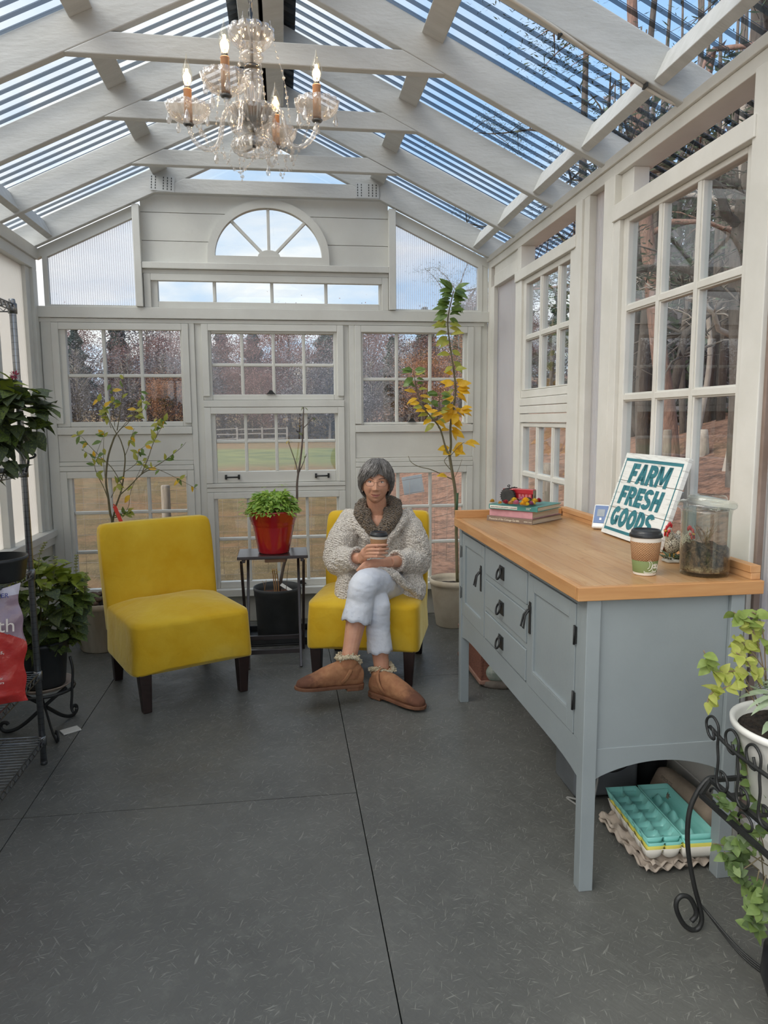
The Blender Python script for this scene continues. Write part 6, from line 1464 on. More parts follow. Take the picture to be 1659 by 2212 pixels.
def drop(p,s=1.0):
    m=MB(); m.tube([p,p-V((0,0,.010*s))],.0008,4); m.ell(p-V((0,0,.014*s)),.0050*s,8)
    m.lathe([(0,-.062*s),(.006*s,-.060*s),(.0095*s,-.050*s),(.0085*s,-.042*s),(.003*s,-.024*s),(0,-.018*s)],p,10,smooth=False); m.build('crystal_drop',cg,ch)
tips=[]
for k,a in enumerate((math.radians(172),math.radians(250),math.radians(346),math.radians(70))):
    c,s=math.cos(a),math.sin(a); e=lambda r,z:V((c*r,s*r,z-.055)); Rr=.200
    m=MB(); B=bez([e(.022,2.385),e(.045,2.420),e(.072,2.432),e(.092,2.405),e(.100,2.360),e(.118,2.318),e(.150,2.312),e(.180,2.332),e(.194,2.358),e(Rr,2.384)],6)
    tw=[.0075*(1+.12*math.sin(i*1.6)) for i in range(len(B))]; m.tube(B,tw,10); m.build('arm',cg,ch)
    m=MB(); m.lathe([(.006,2.378),(.014,2.381),(.017,2.386),(.010,2.389)],e(Rr,0),24); m.build('cup_ring',silv,ch)
    m=MB(); m.lathe([(.010,2.388),(.026,2.391),(.046,2.403),(.058,2.420),(.063,2.438),(.060,2.438),(.054,2.422),(.042,2.407),(.024,2.396),(.010,2.394)],e(Rr,0),72,rmod=flute(14,.13)); m.build('bobeche',cg,ch)
    m=MB(); m.lathe([(0,2.392),(.0125,2.392),(.0122,2.482),(.0135,2.484),(.012,2.487),(0,2.487)],e(Rr,0),24); cnd=m.build('candle_sleeve',tan,ch)
    m=MB(); m.lathe([(.009,2.487),(.009,2.496),(0,2.496)],e(Rr,0),20); m.build('bulb_base',silv,cnd)
    m=MB(); m.lathe([(.0075,2.495),(.011,2.502),(.0165,2.518),(.0175,2.528),(.0155,2.542),(.009,2.560),(.004,2.572),(.0022,2.582),(.0008,2.590),(0,2.591)],e(Rr,0),28); m.build('bulb',bulbg,cnd)
    m=MB()
    for q in range(4):
        aa=q*PI/2+.4; m.tube([e(Rr,2.508)+V((math.cos(aa)*.0045,math.sin(aa)*.0045,0)),e(Rr,2.545)+V((math.cos(aa)*.0035,math.sin(aa)*.0035,0))],.0015,5)
    m.build('filament',em,cnd)
    lp=bpy.data.lights.new('candle_bulb','POINT'); lp.energy=.9; lp.color=(1,.66,.33); lp.shadow_soft_size=.02; lo_=bpy.data.objects.new('candle_bulb_light',lp); COL.objects.link(lo_); lo_.parent=ch; lo_.location=e(Rr,2.528)
    for q in range(5): aa=a+q*2*PI/5+.5; pp=e(Rr,2.428)+V((math.cos(aa)*.060,math.sin(aa)*.060,0)); drop(pp,1.0 if q%2 else .85)
    drop(e(.118,2.318),.8); tips.append(e(Rr-.02,2.385))
for i in range(4):
    a,b_=tips[i],tips[(i+1)%4]; mid=(a+b_)/2; aa=lerp(a,mid,.5); bb=lerp(b_,mid,.5)
    strand('bead_strand',[a,V((aa.x,aa.y,2.28)),V((mid.x*.92,mid.y*.92,2.215)),V((bb.x,bb.y,2.28)),b_])
    ang=math.atan2(a.y,a.x); strand('bead_strand',[V((math.cos(ang)*.06,math.sin(ang)*.06,2.622)),V((math.cos(ang)*.075,math.sin(ang)*.075,2.54)),V((math.cos(ang)*.10,math.sin(ang)*.10,2.45)),V((math.cos(ang)*.115,math.sin(ang)*.115,2.33))],.016)
    d=ang+.8; strand('bead_strand',[V((math.cos(d)*.055,math.sin(d)*.055,2.335)),V((math.cos(d)*.085,math.sin(d)*.085,2.235)),V((math.cos(d)*.10,math.sin(d)*.10,2.19)),V((math.cos(d)*.115,math.sin(d)*.115,2.24)),V((math.cos(d)*.12,math.sin(d)*.12,2.315))])
for q in range(6): aa=q*PI/3; drop(V((math.cos(aa)*.064,math.sin(aa)*.064,2.372)),.9)
# ------------------------------------------------------------------ the seated woman
def NRM(me): return [v.normal.copy() for v in me.vertices]
def skinmat(name,c,c2):
    m,t,b=newmat(name); v=coords(t); base=mixc(t,ramp(t,noisef(t,v,16,4),.35,.65),srgb(c),srgb(c2)); base=mixc(t,ramp(t,noisef(t,v,60,3),.55,.85),base,srgb('#c68c70'))
    t.link(base,b.inputs['Base Color']); b.inputs['Roughness'].default_value=.5; b.inputs['Subsurface Weight'].default_value=.12; b.inputs['Subsurface Radius'].default_value=(.012,.005,.003); b.inputs['Subsurface Scale'].default_value=.5
    bump(t,b,noisef(t,v,220,3),.15,.002); return m
skin=skinmat('skin','#d3a083','#c99378'); lipm=skinmat('lip_skin','#b06e64','#a8665e')
def knit(name,c,c2,scale,strength,dist,stretch=(1,1,1)):
    m,t,b=newmat(name); v=coords(t,stretch); d=vor(t,v,scale,'F1',.85)
    w=t.new('ShaderNodeTexWave',wave_type='BANDS',bands_direction='DIAGONAL'); w.inputs['Scale'].default_value=scale*.32; w.inputs['Distortion'].default_value=3; w.inputs['Detail'].default_value=2; w.inputs['Detail Scale'].default_value=2; t.link(v,w.inputs['Vector'])
    h=t.new('ShaderNodeMath',operation='MULTIPLY_ADD'); t.link(w.outputs['Fac'],h.inputs[0]); h.inputs[1].default_value=.5; iv=t.new('ShaderNodeMath',operation='SUBTRACT'); iv.inputs[0].default_value=1; t.link(d,iv.inputs[1]); t.link(iv.outputs[0],h.inputs[2])
    f=ramp(t,d,.46,.76); base=mixc(t,f,srgb(c),srgb(c2)); base=mixc(t,ramp(t,noisef(t,v,scale*3,2),.4,.65),base,srgb(c)); t.link(base,b.inputs['Base Color']); b.inputs['Roughness'].default_value=.95; b.inputs['Specular IOR Level'].default_value=.1  # darker colour between stitches paints the shade in the knit holes
    b.inputs['Sheen Weight'].default_value=.25; bump(t,b,h.outputs[0],strength,dist); return m
sweater_m=knit('oatmeal_chunky_knit','#e6ddd1','#a09486',110,.75,.014); scarf_m=knit('brown_crochet','#81705c','#2b241d',105,1.0,.016)
linen=M('white_linen','#d9dbe0','#cbd0da',rough=.85,scale=9,bstr=.35,bscale=26,bdist=.012)
suede,st__,sb__=newmat('tan_suede'); _v=coords(st__); _a=st__.new('ShaderNodeAttribute',attribute_name='wear'); st__.link(mixc(st__,_a.outputs['Fac'],mixc(st__,ramp(st__,noisef(st__,_v,26,4),.35,.65),srgb('#ab7a55'),srgb('#976647')),srgb('#66412f')),sb__.inputs['Base Color']); sb__.inputs['Roughness'].default_value=.9; bump(st__,sb__,noisef(st__,_v,140,3),.3,.003); toe_m=M('scuffed_toe','#7a4a34','#5c3527',rough=.7,scale=30); solem=M('boot_sole','#7d543a','#6a4530',rough=.7,scale=12); fleece=M('cream_fleece','#ddd0b4','#c9b996',rough=1,scale=50,bstr=1,bscale=120,bdist=.012)
hairm=[M('hair_grey','#615d59','#75716d',rough=.42,scale=40),M('hair_silver','#8e8a86','#a29e9a',rough=.4,scale=40),M('hair_dark','#332f2c','#46413e',rough=.42,scale=40)]
wo=thing('person','short grey haired woman in an oatmeal sweater and white trousers, seated holding a cup','person',(.46,4.03,0)); WO=V(wo.location)
L=lambda p:V(p)-WO
def K(px,py,Y): return at(px,py,Y)-WO
# head frame
HC=at(812,1043,3.965); hf=(V((0,0,HC.z))-HC); hf.z=0; hf.normalize(); hx=V((0,0,1)).cross(hf); hx=-hx if hx.x<0 else hx
hz=V((0,0,1)); hf=(hf*.996+V((0,0,-.02))).normalized(); hz=(V((0,0,1))-hf*hf.z).normalized()
roll=math.radians(2); hx2=hx*math.cos(roll)-hz*math.sin(roll); hz2=hz*math.cos(roll)+hx*math.sin(roll)
HM=Matrix(((hx2.x,-hf.x,hz2.x,HC.x-WO.x),(hx2.y,-hf.y,hz2.y,HC.y-WO.y),(hx2.z,-hf.z,hz2.z,HC.z),(0,0,0,1)))       # local: x right, y backwards, z up
G=lambda x,s:math.exp(-(x/s)**2)
def head_point(d):
    x,y,z=d.x*.0745,d.y*.094,d.z*.113
    t=max(0,-d.z)
    x*=1-.26*t**1.9; 
    if z<0: y=y*(1-.10*t**2)-.004*t
    if y<0:                       # the face
        fr=min(1,max(0,-d.y)*1.6)
        y*=.93
        w=lambda zz:lerp(.0085,.0125,max(0,min(1,(.014-zz)/.042)))
        nz=0.0
        if -.040<z<.03: pr=max(0,min(1,(.024-z)/.05)); nz=(.004+.020*pr**1.3)*G(x,w(z))*(1 if z>-.030 else max(0,1-(-.030-z)/.009))
        y-=fr*nz
        for s in (-1,1):
            y-=fr*.0055*G(x-s*.0125,.006)*G(z+.031,.006)
            y+=fr*.0085*G(x-s*.031,.016)*G(z-.012,.0115); y-=fr*.0035*G(x-s*.030,.018)*G(z-.031,.007)
            y-=fr*.0065*G(x-s*.040,.020)*G(z+.020,.020); y-=fr*.003*G(x-s*.031,.012)*G(z-.0005,.005)
            y+=fr*.0040*G(x-s*(.026+.35*max(0,-.035-z)),.004)*G(z+.046,.014)
        mz=-.0630+9*x*x
        y-=fr*.0036*G(x,.020)*G(z-mz-.0055,.0050); y-=fr*.0042*G(x,.018)*G(z-mz+.0065,.0052); y+=fr*.0052*G(x,.027)*G(z-mz,.0026)
        y-=fr*.0075*G(x,.020)*G(z+.097,.014); y+=fr*.003*G(x,.018)*G(z+.081,.006)
    return V((x,y,z))
B=MB(); n1,n2=110,150; vs=[]
for i in range(n1+1):
    th=PI*i/n1
    for j in range(n2):
        a=2*PI*j/n2; vs.append(HM@head_point(V((math.sin(th)*math.cos(a),math.sin(th)*math.sin(a),math.cos(th)))))
B.add(vs,[(i*n2+j,(i+1)*n2+j,(i+1)*n2+(j+1)%n2,i*n2+(j+1)%n2) for i in range(n1) for j in range(n2)])
for s in (-1,1):
    B.ell(HM@V((s*.0745,.012,-.012)),(.010,.016,.030),12,M=HM.to_3x3().to_4x4()); B.ell(HM@V((s*.073,.004,-.038)),(.007,.009,.010),10,M=HM.to_3x3().to_4x4())
# neck, trunk
B.tube([HM@V((0,.018,-.06)),K(815,1098,4.025),K(816,1125,4.06),K(816,1150,4.09)],[.055,.054,.062,.09],20)
B.tube([K(816,1128,4.09),K(816,1160,4.10),K(815,1210,4.12),K(815,1262,4.12),K(815,1285,4.10)],[.09,.125,.125,.135,.13],20)
B.ell(K(816,1130,4.03),(.075,.07,.07),18)
def limb(pts,r,n=16): B.tube(bez(pts,6),[r_ for i in range(len(r)-1) for r_ in [lerp(r[i],r[i+1],k/6) for k in range(6)]]+[r[-1]],n)
CB=at(817,1205,3.70)                                     # cup base, world
cupax=V((.035,.0,1)).normalized()
cw_=L(CB)
# her right arm (left in view): hand round the cup
sh1,el1,wr1=K(757,1120,4.08),K(728,1205,3.97),K(779,1206,3.79)
limb([sh1,lerp(sh1,el1,.5)+V((0,-.01,0)),el1,lerp(el1,wr1,.5),wr1],[.055,.048,.044,.038,.0275])
def onc(ang,z,r): a=math.radians(ang); return cw_+V((math.cos(a)*r,math.sin(a)*r,0))+cupax*z
rc=lambda z:.0335+.105*z+.0035
knk=[onc(197,z,rc(z)+.015)+V((0,.004,0)) for z in (.066,.047,.029,.013)]
palm0=wr1+V((.006,-.004,.004))
for i,kp in enumerate(knk): B.tube([palm0+V((0,0,.012-.009*i)),lerp(palm0,kp,.55)+V((-.002,-.004,.002)),kp],[.021,.0145,.0115],12)
B.ell(lerp(palm0,knk[1],.62),(.030,.016,.030),14)
for i,(z,end,r0) in enumerate(((.070,318,.0088),(.050,338,.0092),(.031,334,.0090),(.014,312,.0080))):
    pts=[knk[i]]; k=9
    for j in range(1,k+1):
        a=lerp(208,end,j/k); zz=z+.004*math.sin(j/k*PI)-.006*(j/k)*(i-1.2)*.35; pts.append(onc(a,zz,rc(zz)+r0*.85+(.004 if j==4 else 0)))
    B.tube(pts,[.0108]+[lerp(r0*1.08,r0*.80,j/k)*(1.08 if j in(4,7) else 1) for j in range(1,k+1)],10); B.ell(pts[-1],r0*.80,8)
th=[palm0+V((.004,.012,.008)),onc(165,.035,rc(.035)+.022),onc(138,.055,rc(.055)+.011),onc(108,.062,rc(.062)+.009),onc(84,.064,rc(.064)+.0085)]
B.tube(bez(th,4),[lerp(.0155,.0088,i/16) for i in range(17)],10); B.ell(th[-1],.0088,8)
# her left arm (right in view): forearm laid under, fingers drooping over
sh2,el2,wr2=K(874,1116,4.08),K(902,1206,4.0),K(842,1214,3.80)
limb([sh2,lerp(sh2,el2,.5)+V((0,-.01,0)),el2,lerp(el2,wr2,.5)+V((0,0,-.004)),wr2],[.055,.048,.044,.038,.0285])
kn2=[K(800,1213,3.752),K(797,1218,3.745),K(796,1223,3.742),K(798,1228,3.745)]
p0=K(833,1215,3.79)
for i,kp in enumerate(kn2): B.tube([wr2+V((0,0,.008-.006*i)),lerp(p0,kp,.5)+V((0,-.004,.003)),kp],[.022,.0155,.0118],12)
B.ell(lerp(p0,kn2[1],.6),(.034,.016,.022),14)
for i,(tip,r0) in enumerate((((776,1227),.0086),((772,1232),.0090),((775,1236),.0088),((782,1239),.0078))):
    t_=K(tip[0],tip[1],3.735+.004*i); md=lerp(kn2[i],t_,.5)+V((-.002,-.008,.009)); P=bez([kn2[i],md,t_],5)
    B.tube(P,[lerp(.0108,r0*.82,k/(len(P)-1)) for k in range(len(P))],10); B.ell(t_,r0*.82,8)
P=bez([wr2+V((-.01,-.004,-.006)),K(818,1222,3.77),K(800,1231,3.755),K(787,1233,3.748)],4); B.tube(P,[lerp(.0150,.0088,k/(len(P)-1)) for k in range(len(P))],10)
# legs: her left leg (right hip in view) crossed over
h1,k1,a1=K(862,1278,4.06),K(786,1262,3.60),K(750,1440,3.515)
limb([h1,lerp(h1,k1,.5)+V((0,0,.03)),k1,lerp(k1,a1,.33)+V((.0,.012,0)),lerp(k1,a1,.7)+V((0,.004,0)),a1],[.085,.078,.058,.057,.043,.036])
h2,k2,a2=K(772,1290,4.06),K(812,1305,3.635),K(826,1462,3.60)
limb([h2,lerp(h2,k2,.5)+V((0,0,.02)),k2,lerp(k2,a2,.35)+V((0,.012,0)),lerp(k2,a2,.7)+V((0,.004,0)),a2],[.085,.078,.058,.056,.043,.036])
hl1,to1=K(760,1460,3.52),K(655,1474,3.46)
fr2,ft2=atz(820,1493,.035)-WO,atz(903,1520,.032)-WO
B.tube([a1,lerp(a1,hl1,.6),lerp(hl1,to1,.35),lerp(hl1,to1,.8)],[.036,.034,.028,.022],14); B.tube([a2,lerp(a2,fr2,.7),lerp(fr2,ft2,.35),lerp(fr2,ft2,.8)],[.036,.034,.027,.02],14)
me=blob(B,'body',.0024,3,.4); body=link_mesh('body',me,[skin,lipm],wo)
HI=HM.inverted()
for p in me.polygons:
    c=HI@p.center
    if c.y<-.06 and abs(c.x)<.025 and abs(c.z+.0634-9*c.x*c.x)<.0068*(1-(abs(c.x)/.026)**2)+.0006: p.material_index=1
# eyes and brows
scl,iri,pup,lash=M('eye_white','#d8d2cc',None,rough=.2),M('iris_brown','#4a3a30',None,rough=.2),M('pupil','#0c0a09',None,rough=.2),M('lash_dark','#3a2b25',None,rough=.7)
def surf(x,z):                                            # depth of the face surface at head x,z
    d=V((x/.0745,0,z/.113)); d.y=-math.sqrt(max(.05,1-d.x**2-d.z**2)); return head_point(d).y
for s in (-1,1):
    e=MB(); cx,cz=s*.031,.0125; y0=surf(cx,cz)
    def disc(rx,rz,yo,mi,ox=0,oz=0):
        n=20; c=[HM@V((cx+ox,y0+yo-.0012,cz+oz))]+[HM@V((cx+ox+math.cos(2*PI*i/n)*rx,y0+yo+.002*(math.cos(2*PI*i/n)**2),cz+oz+math.sin(2*PI*i/n)*rz*(1 if abs(math.sin(2*PI*i/n))<2 else 1))) for i in range(n)]
        e.add(c,[(0,i+1,(i+1)%n+1) for i in range(n)],mi,True)
    disc(.0112,.0042,-.0034,0); disc(.0046,.0043,-.0044,1); disc(.0021,.0021,-.0050,2)
    e.tube([HM@V((cx+q*.013,y0-.0050+.0035*q*q,cz+.0046-.0042*q*q)) for q in (-1,-.6,-.2,.2,.6,1)],.0011,6,mi=3)
    e.tube([HM@V((cx+q*.012,y0-.0022+.0035*q*q,cz-.0042+.0030*q*q)) for q in (-1,-.5,0,.5,1)],.0006,5,mi=3)
    e.build('eye',[scl,iri,pup,lash],wo)
    b_=MB(); b_.tube([HM@V((s*(.014+.034*q),surf(s*(.014+.034*q),.030)-.0012,.0285+.006*math.sin(q*2.4))) for q in (0,.25,.5,.75,1)],[.0014,.0022,.002,.0016,.0007],6,flat=(1,1)); b_.build('eyebrow',M('brow_grey','#6a5a50',None,rough=.8),wo)
# glasses
g=MB(); gl=MB(); fm_=M('bronze_wire','#6b4a3c','#4b342b',rough=.35,metal=.6)
for s in (-1,1):
    cx,cz=s*.0325,.006; R=[]
    for i in range(28):
        a=2*PI*i/28; c,sn=math.cos(a),math.sin(a); x=math.copysign(abs(c)**.6,c)*.0225; z=math.copysign(abs(sn)**.7,sn)*.0145; R.append(HM@V((cx+x,-.104+.10*abs(cx+x)**1.6,cz+z)))
    g.tube(R,.00085,6,closed=True); gl.add(R,[tuple(range(28))])
    g.tube(bez([HM@V((s*.055,-.102,.010)),HM@V((s*.069,-.088,.012)),HM@V((s*.078,-.02,.008))],5),.001,6)
g.tube(bez([HM@V((-.010,-.1035,.010)),HM@V((0,-.106,.013)),HM@V((.010,-.1035,.010))],4),.001,6)
go=g.build('glasses',fm_,wo); gl.build('lens',glassmat('lens_glass',(.98,.98,.98),.012),go)
m=MB(); m.ell(HM@V((-.0735,-.006,-.048)),.0036,10); m.build('earring',M('pearl','#e6dfd4',None,rough=.15,coat=.5),wo)
# hair: a cap under about two thousand locks
hb=MB(); rd=random.Random(77)
cap_=MB(); vs=[]
def hp(phi,u,k=1.0,sw=0):                                   # phi 0 = face side, u from crown to tip
    face=max(0,math.cos(phi)); side=abs(math.sin(phi)); back=max(0,-math.cos(phi))
    lx=math.sin(phi)
    zend=.046*face**1.5+(-.060)*(side**1.2)*(1-.45*face)-.085*back - (.022*face*max(0,-lx+.25) )
    th=lerp(.12,1.0,u)*math.acos(max(-1,min(1,(zend-.010)/.122)))
    ph=phi+sw*u*u
    r=1+.07*math.sin(u*PI)*(.4+.6*side)
    x=math.sin(th)*math.sin(ph)*.0905*k*r+.006*(1-u); y=-math.sin(th)*math.cos(ph)*(.104 if math.cos(ph)>0 else .108)*k*r+.006; z=math.cos(th)*.122*k+.012
    return V((x,y,z))
nph=56; nu=14
for i in range(nu+1):
    for j in range(nph): vs.append(HM@hp(2*PI*j/nph,i/nu*(.86 if math.cos(2*PI*j/nph)>.2 else 1),.94))
hb.add(vs,[(i*nph+j,i*nph+(j+1)%nph,(i+1)*nph+(j+1)%nph,(i+1)*nph+j) for i in range(nu) for j in range(nph)]+[tuple(range(nph-1,-1,-1))],0,True)
for k in range(5600):
    phi=rd.uniform(0,2*PI) if k<3800 else rd.uniform(-1.5,1.35); f=max(0,math.cos(phi)); lft=math.sin(phi)
    sw=(-.75 if lft<.35 else .35)*f*rd.uniform(.5 if k>2100 else .6,1.2)+rd.gauss(0,.06)
    k0=rd.uniform(.965,1.05); u1=rd.uniform(.82,1.08 if f<.3 else 1.0); u0=rd.uniform(0,.35); P=[]
    for q in range(8):
        u=lerp(u0,u1,q/7); p=hp(phi,min(u,1.15),k0+.015*math.sin(k*1.7+q*.5)+(.03 if q>5 and f<.4 else 0)*rd.random(),sw); p+=V((rd.gauss(0,.0012),rd.gauss(0,.0012),rd.gauss(0,.0012))); P.append(HM@p)
    w=rd.uniform(.0008,.0017); mi=rd.choices((0,1,2),(5,3 if lft<.1 else 1.2,2.2))[0]
    hb.tube(P,[w*.6,w,w,w,w,w*.9,w*.6,w*.2],4,mi=mi,cap=False)
hb.build('hair',hairm,wo)
# sweater
Sw=MB()
def ell_ring(c,hx_,hy_,n=40,tilt=0): return [V((c.x+math.cos(2*PI*i/n)*hx_,c.y+math.sin(2*PI*i/n)*hy_,c.z+tilt*math.sin(2*PI*i/n)*hy_)) for i in range(n)]
B_=0
Sw.loft([ell_ring(K(818,1296,4.04),.215,.185),ell_ring(K(818,1280,4.04),.228,.19),ell_ring(K(816,1250,4.06),.205,.175),ell_ring(K(815,1205,4.08),.178,.155),ell_ring(K(816,1160,4.085),.172,.145),ell_ring(K(817,1130,4.10),.166,.115),ell_ring(K(818,1112,4.115),.145,.08),ell_ring(K(818,1104,4.13),.11,.055)])
def sleeve(pts,r): P=bez(pts,6); k=len(P)-1; Sw.tube(P,[r[int(i/k*(len(r)-1))]+(r[min(len(r)-1,int(i/k*(len(r)-1))+1)]-r[int(i/k*(len(r)-1))])*((i/k*(len(r)-1))%1) for i in range(k+1)],24)
c1,c2_=lerp(el1,wr1,.80),lerp(el2,wr2,.74)
sleeve([sh1+V((.03,0,.012)),lerp(sh1,el1,.5)+V((-.006,-.012,.01)),el1+V((.004,.0,-.012)),lerp(el1,c1,.55)+V((0,-.004,-.006)),c1],[.078,.080,.084,.080,.078,.062,.050])
sleeve([sh2+V((-.03,0,.012)),lerp(sh2,el2,.5)+V((.006,-.012,.01)),el2+V((-.004,.0,-.012)),lerp(el2,c2_,.55)+V((0,-.004,-.006)),c2_],[.078,.080,.084,.082,.078,.062,.050])
# the loose fronts falling over the lap and onto the seat
Sw.loft([ell_ring(K(752,1235,3.93),.055,.06,24),ell_ring(K(748,1265,3.91),.062,.075,24),ell_ring(K(746,1290,3.90),.062,.085,24),ell_ring(K(745,1303,3.895),.052,.08,24)])
Sw.loft([ell_ring(K(880,1235,3.96),.075,.07,24),ell_ring(K(887,1260,3.93),.085,.09,24),ell_ring(K(888,1283,3.91),.082,.10,24),ell_ring(K(887,1297,3.905),.065,.095,24)])
Sw.tube(bez([K(905,1285,3.83),K(870,1258,3.75),K(845,1238,3.74),K(815,1234,3.76),K(790,1245,3.80),K(765,1265,3.83)],5),.024,12)
Sw.tube(bez([K(760,1118,3.99),K(785,1150,3.945),K(808,1180,3.935)],5),.032,12); Sw.tube(bez([K(874,1115,3.99),K(850,1150,3.945),K(825,1180,3.935)],5),.032,12)
me=blob(Sw,'sweater',.0055,10,.5)
for v,n in zip(me.vertices,NRM(me)):
    p=v.co; v.co=p+n*(.0075*noise.noise(p*17)+.0035*noise.noise(p*52)+.0022*math.sin((p.z+p.x*.5)*170)*noise.noise(p*9+V((3,0,0))))
sw_=link_mesh('sweater',me,sweater_m,wo)
# ribbed cuffs
for (w_,e_,q,r) in ((wr1,el1,.80,.052),(wr2,el2,.74,.052)):
    m=MB(); d=(w_-e_).normalized(); c=lerp(e_,w_,q)+d*.006; x=d.cross(V((0,0,1))).normalized(); y=x.cross(d)
    R=[c+(x*math.cos(2*PI*i/28)+y*math.sin(2*PI*i/28))*r*(1+.03*math.sin(i*4)) for i in range(28)]; m.tube(R,.011,10,closed=True); m.build('cuff',sweater_m,wo)
# scarf: crossed loops of crochet round the neck
Sc=MB()
def loop(pts,r,fl_): Sc.tube(bez(pts,7),r,14,flat=fl_)
nb=K(815,1100,4.09)
for k,(dy,dz,r) in enumerate(((0,0,.034),(-.012,-.03,.036))):
    Sc.tube(bez([K(777,1098+k*12,4.03),K(790,1086+k*8,4.10),nb+V((0,.05,.02-k*.03)),K(842,1082+k*8,4.10),K(855,1092+k*12,4.03)],7),r,14)
loop([K(780,1090,4.02),K(778,1112,3.97),K(790,1135,3.945),K(806,1152,3.93),K(816,1162,3.93)],.036,(1,.75)); loop([K(852,1080,4.02),K(854,1106,3.97),K(842,1130,3.94),K(828,1148,3.93),K(818,1162,3.93)],.038,(1,.75))
loop([K(790,1100,3.99),K(792,1122,3.955),K(803,1142,3.935),K(812,1155,3.925)],.030,(1,.8)); loop([K(838,1098,3.99),K(838,1118,3.955),K(829,1138,3.935),K(820,1154,3.925)],.030,(1,.8))
me=blob(Sc,'scarf',.004,5,.5)
for v,n in zip(me.vertices,NRM(me)): v.co=v.co+n*(.005*noise.noise(v.co*38)+.003*noise.noise(v.co*80))
link_mesh('scarf',me,scarf_m,wo)
# trousers
Tr=MB()
def leg(pts,r,n=26): P=bez(pts,6); k=len(P)-1; Tr.tube(P,[r[int(i/k*(len(r)-1)+1e-6)]+(r[min(len(r)-1,int(i/k*(len(r)-1)+1e-6)+1)]-r[int(i/k*(len(r)-1)+1e-6)])*((i/k*(len(r)-1))%1) for i in range(k+1)],n)
q1=lerp(k1,a1,.42)
leg([h1,lerp(h1,k1,.35)+V((0,0,.02)),lerp(h1,k1,.72)+V((.004,0,.012)),k1+V((-.0,-.006,-.004)),lerp(k1,q1,.5)+V((0,.002,0)),q1],[.106,.100,.088,.074,.071,.074])
q2=lerp(k2,a2,.60)
leg([h2,lerp(h2,k2,.35)+V((0,0,.01)),lerp(h2,k2,.72),k2+V((.004,-.004,-.004)),lerp(k2,q2,.5),q2],[.103,.097,.084,.070,.063,.065])
Tr.ell(K(816,1288,4.09),(.17,.13,.10),20)
me=blob(Tr,'trousers',.005,6,.5)
for v,n in zip(me.vertices,NRM(me)):
    p=v.co; v.co=p+n*(.003*noise.noise(V((p.x*13,p.y*13,p.z*22)))+.0016*noise.noise(V((p.x*34,p.y*34,p.z*60))))
link_mesh('trousers',me,linen,wo)
for (q,a_,r) in ((q1,a1,.073),(q2,a2,.064)):
    m=MB(); d=(a_-q).normalized(); x=d.cross(V((0,1,0))).normalized(); y=x.cross(d)
    ring=lambda o,rr:[q+d*(o+.006*math.sin(i*1.1))+(x*math.cos(2*PI*i/36)+y*math.sin(2*PI*i/36))*rr*(1+.03*math.sin(i*2.3)) for i in range(36)]
    m.loft([ring(-.035,r*1.0),ring(.0,r*1.03),ring(.018,r*1.05),ring(.019,r*.96),ring(-.02,r*.94)],cap=False); m.build('hem',linen,wo)
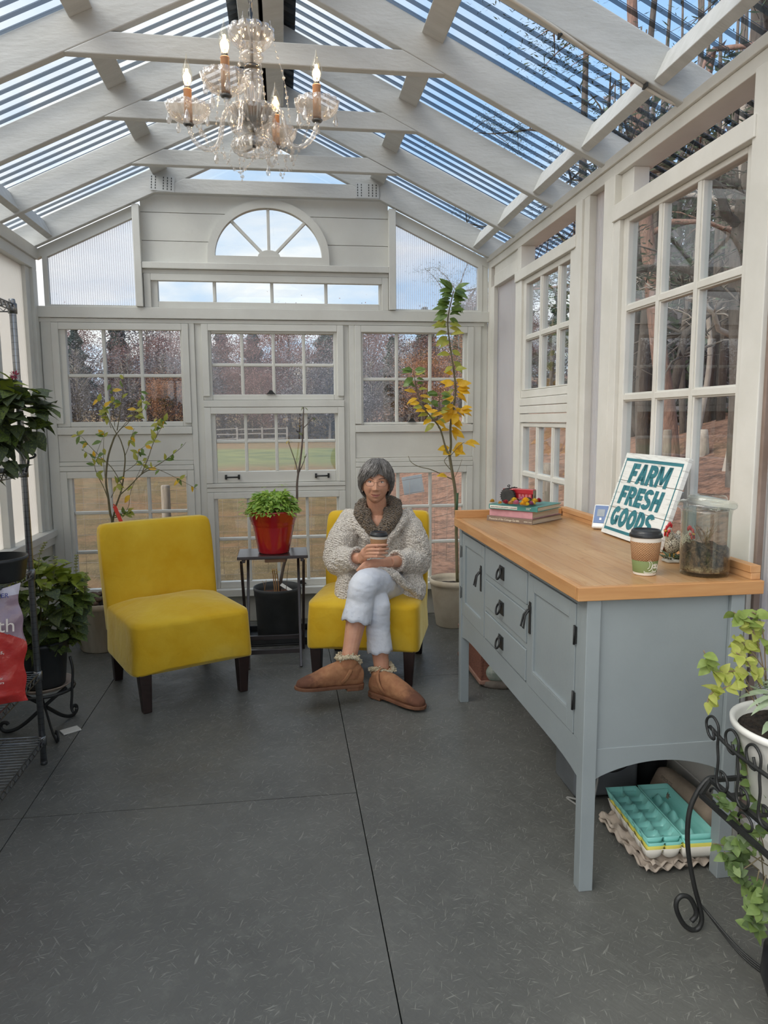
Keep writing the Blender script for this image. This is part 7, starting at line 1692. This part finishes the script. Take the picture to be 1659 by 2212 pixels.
# boots
def boot(ank,heel,toe,shin_dir,up,name):
    ax=(toe-heel); Lf=ax.length; ax.normalize(); up=(up-ax*up.dot(ax)).normalized(); sd=ax.cross(up)
    bt=empty(name,parent=wo)
    Fm=MB()
    def sec(t,w,h,z0=0):
        c=heel+ax*(Lf*t); out=[]
        for i in range(28):
            a=2*PI*i/28; cz=math.sin(a); zz=(z0+h*(.5+.5*cz)) ; ww=w*(abs(math.cos(a))**.75)*math.copysign(1,math.cos(a)); out.append(c+sd*ww+up*zz)
        return out
    Fm.loft([sec(-.22,.016,.06),sec(-.20,.032,.085),sec(-.10,.040,.105),sec(.10,.042,.125),sec(.35,.044,.122),sec(.60,.048,.096),sec(.82,.050,.066),sec(1.0,.044,.048),sec(1.10,.030,.038),sec(1.14,.012,.025)])
    top=heel+ax*(Lf*.02)+up*.085
    Fm.tube([top-up*.04,top,lerp(top,ank,.6),ank-shin_dir*-.0,ank+shin_dir*.045],[.046,.050,.052,.055,.058],24)
    me=blob(Fm,'upper',.0045,5,.5)
    for v,n in zip(me.vertices,NRM(me)): v.co=v.co+n*.002*noise.noise(v.co*40)
    o=link_mesh('upper',me,[suede,toe_m],bt)
    ca=me.color_attributes.new('wear','FLOAT_COLOR','POINT')
    for i,v in enumerate(me.vertices):
        t=(v.co-heel).dot(ax)/Lf+.12*noise.noise(v.co*45)+.06*noise.noise(v.co*160); q=max(0,min(1,(t-.66)/.26)); ca.data[i].color=(q,q,q,1)
    s_=MB(); out=[]
    prof=[(-.24,.014),(-.19,.036),(-.08,.044),(.15,.043),(.4,.045),(.65,.052),(.88,.054),(1.05,.044),(1.13,.028),(1.175,.008)]
    pl_=[heel+ax*(Lf*t)+sd*w for t,w in prof]+[heel+ax*(Lf*t)-sd*w for t,w in prof[::-1]]
    s_.loft([[p-up*.006 for p in pl_],[p+up*.010 for p in pl_]],smooth=False); s_.box((0,0,0),(0,0,0)) if 0 else None
    hp_=[heel+ax*(Lf*t)+sd*w for t,w in prof[:4]]+[heel+ax*(Lf*t)-sd*w for t,w in prof[3::-1]]
    s_.loft([[p-up*.020 for p in hp_],[p-up*.005 for p in hp_]],smooth=False); s_.build('sole',solem,bt,bevel=.003)
    # fleece collar, open in front
    c=ank+shin_dir*.044; x=shin_dir.cross(ax).normalized(); y=x.cross(shin_dir); rd=random.Random(5)
    f=MB(); N=44
    R=[c+(x*math.cos(2*PI*i/N)+y*math.sin(2*PI*i/N))*.057+shin_dir*(.012*math.cos(2*PI*i/N*2)) for i in range(N)]
    f.tube(R,[.0105+.003*math.sin(i*1.9) for i in range(N)],12,closed=True)
    for p in R:
        for k in range(9): f.ell(p+V((rd.gauss(0,.006),rd.gauss(0,.006),rd.gauss(0,.006))),rd.uniform(.003,.006),6)
    f.build('fleece_collar',fleece,bt)
    st=MB(); c=heel+ax*(Lf*.20)+up*.095; dd=(up*.75+ax*.65).normalized(); x=sd; y=dd.cross(x)
    R=[heel+ax*(Lf*.16)+up*.070+(x*math.cos(2*PI*i/30)*.053+ (up*.8-ax*.45).normalized()*math.sin(2*PI*i/30)*.070) for i in range(30)]
    st.tube(R,.011,8,closed=True,flat=(.28,1.0)); st.build('strap',suede,bt)
boot(a1,hl1+V((0,0,-.045)),to1+V((0,0,-.028)),(k1-a1).normalized(),V((.05,.0,1)),'boot')
boot(a2,V((fr2.x,fr2.y,.024)),V((ft2.x,ft2.y,.020)),(k2-a2).normalized(),V((0,0,1)),'boot')
# the cup she holds is a thing of its own
o=cup(tuple(CB),'paper coffee cup with a black lid held in the woman\'s hand',False,(0,math.atan2(cupax.x,cupax.z),0))
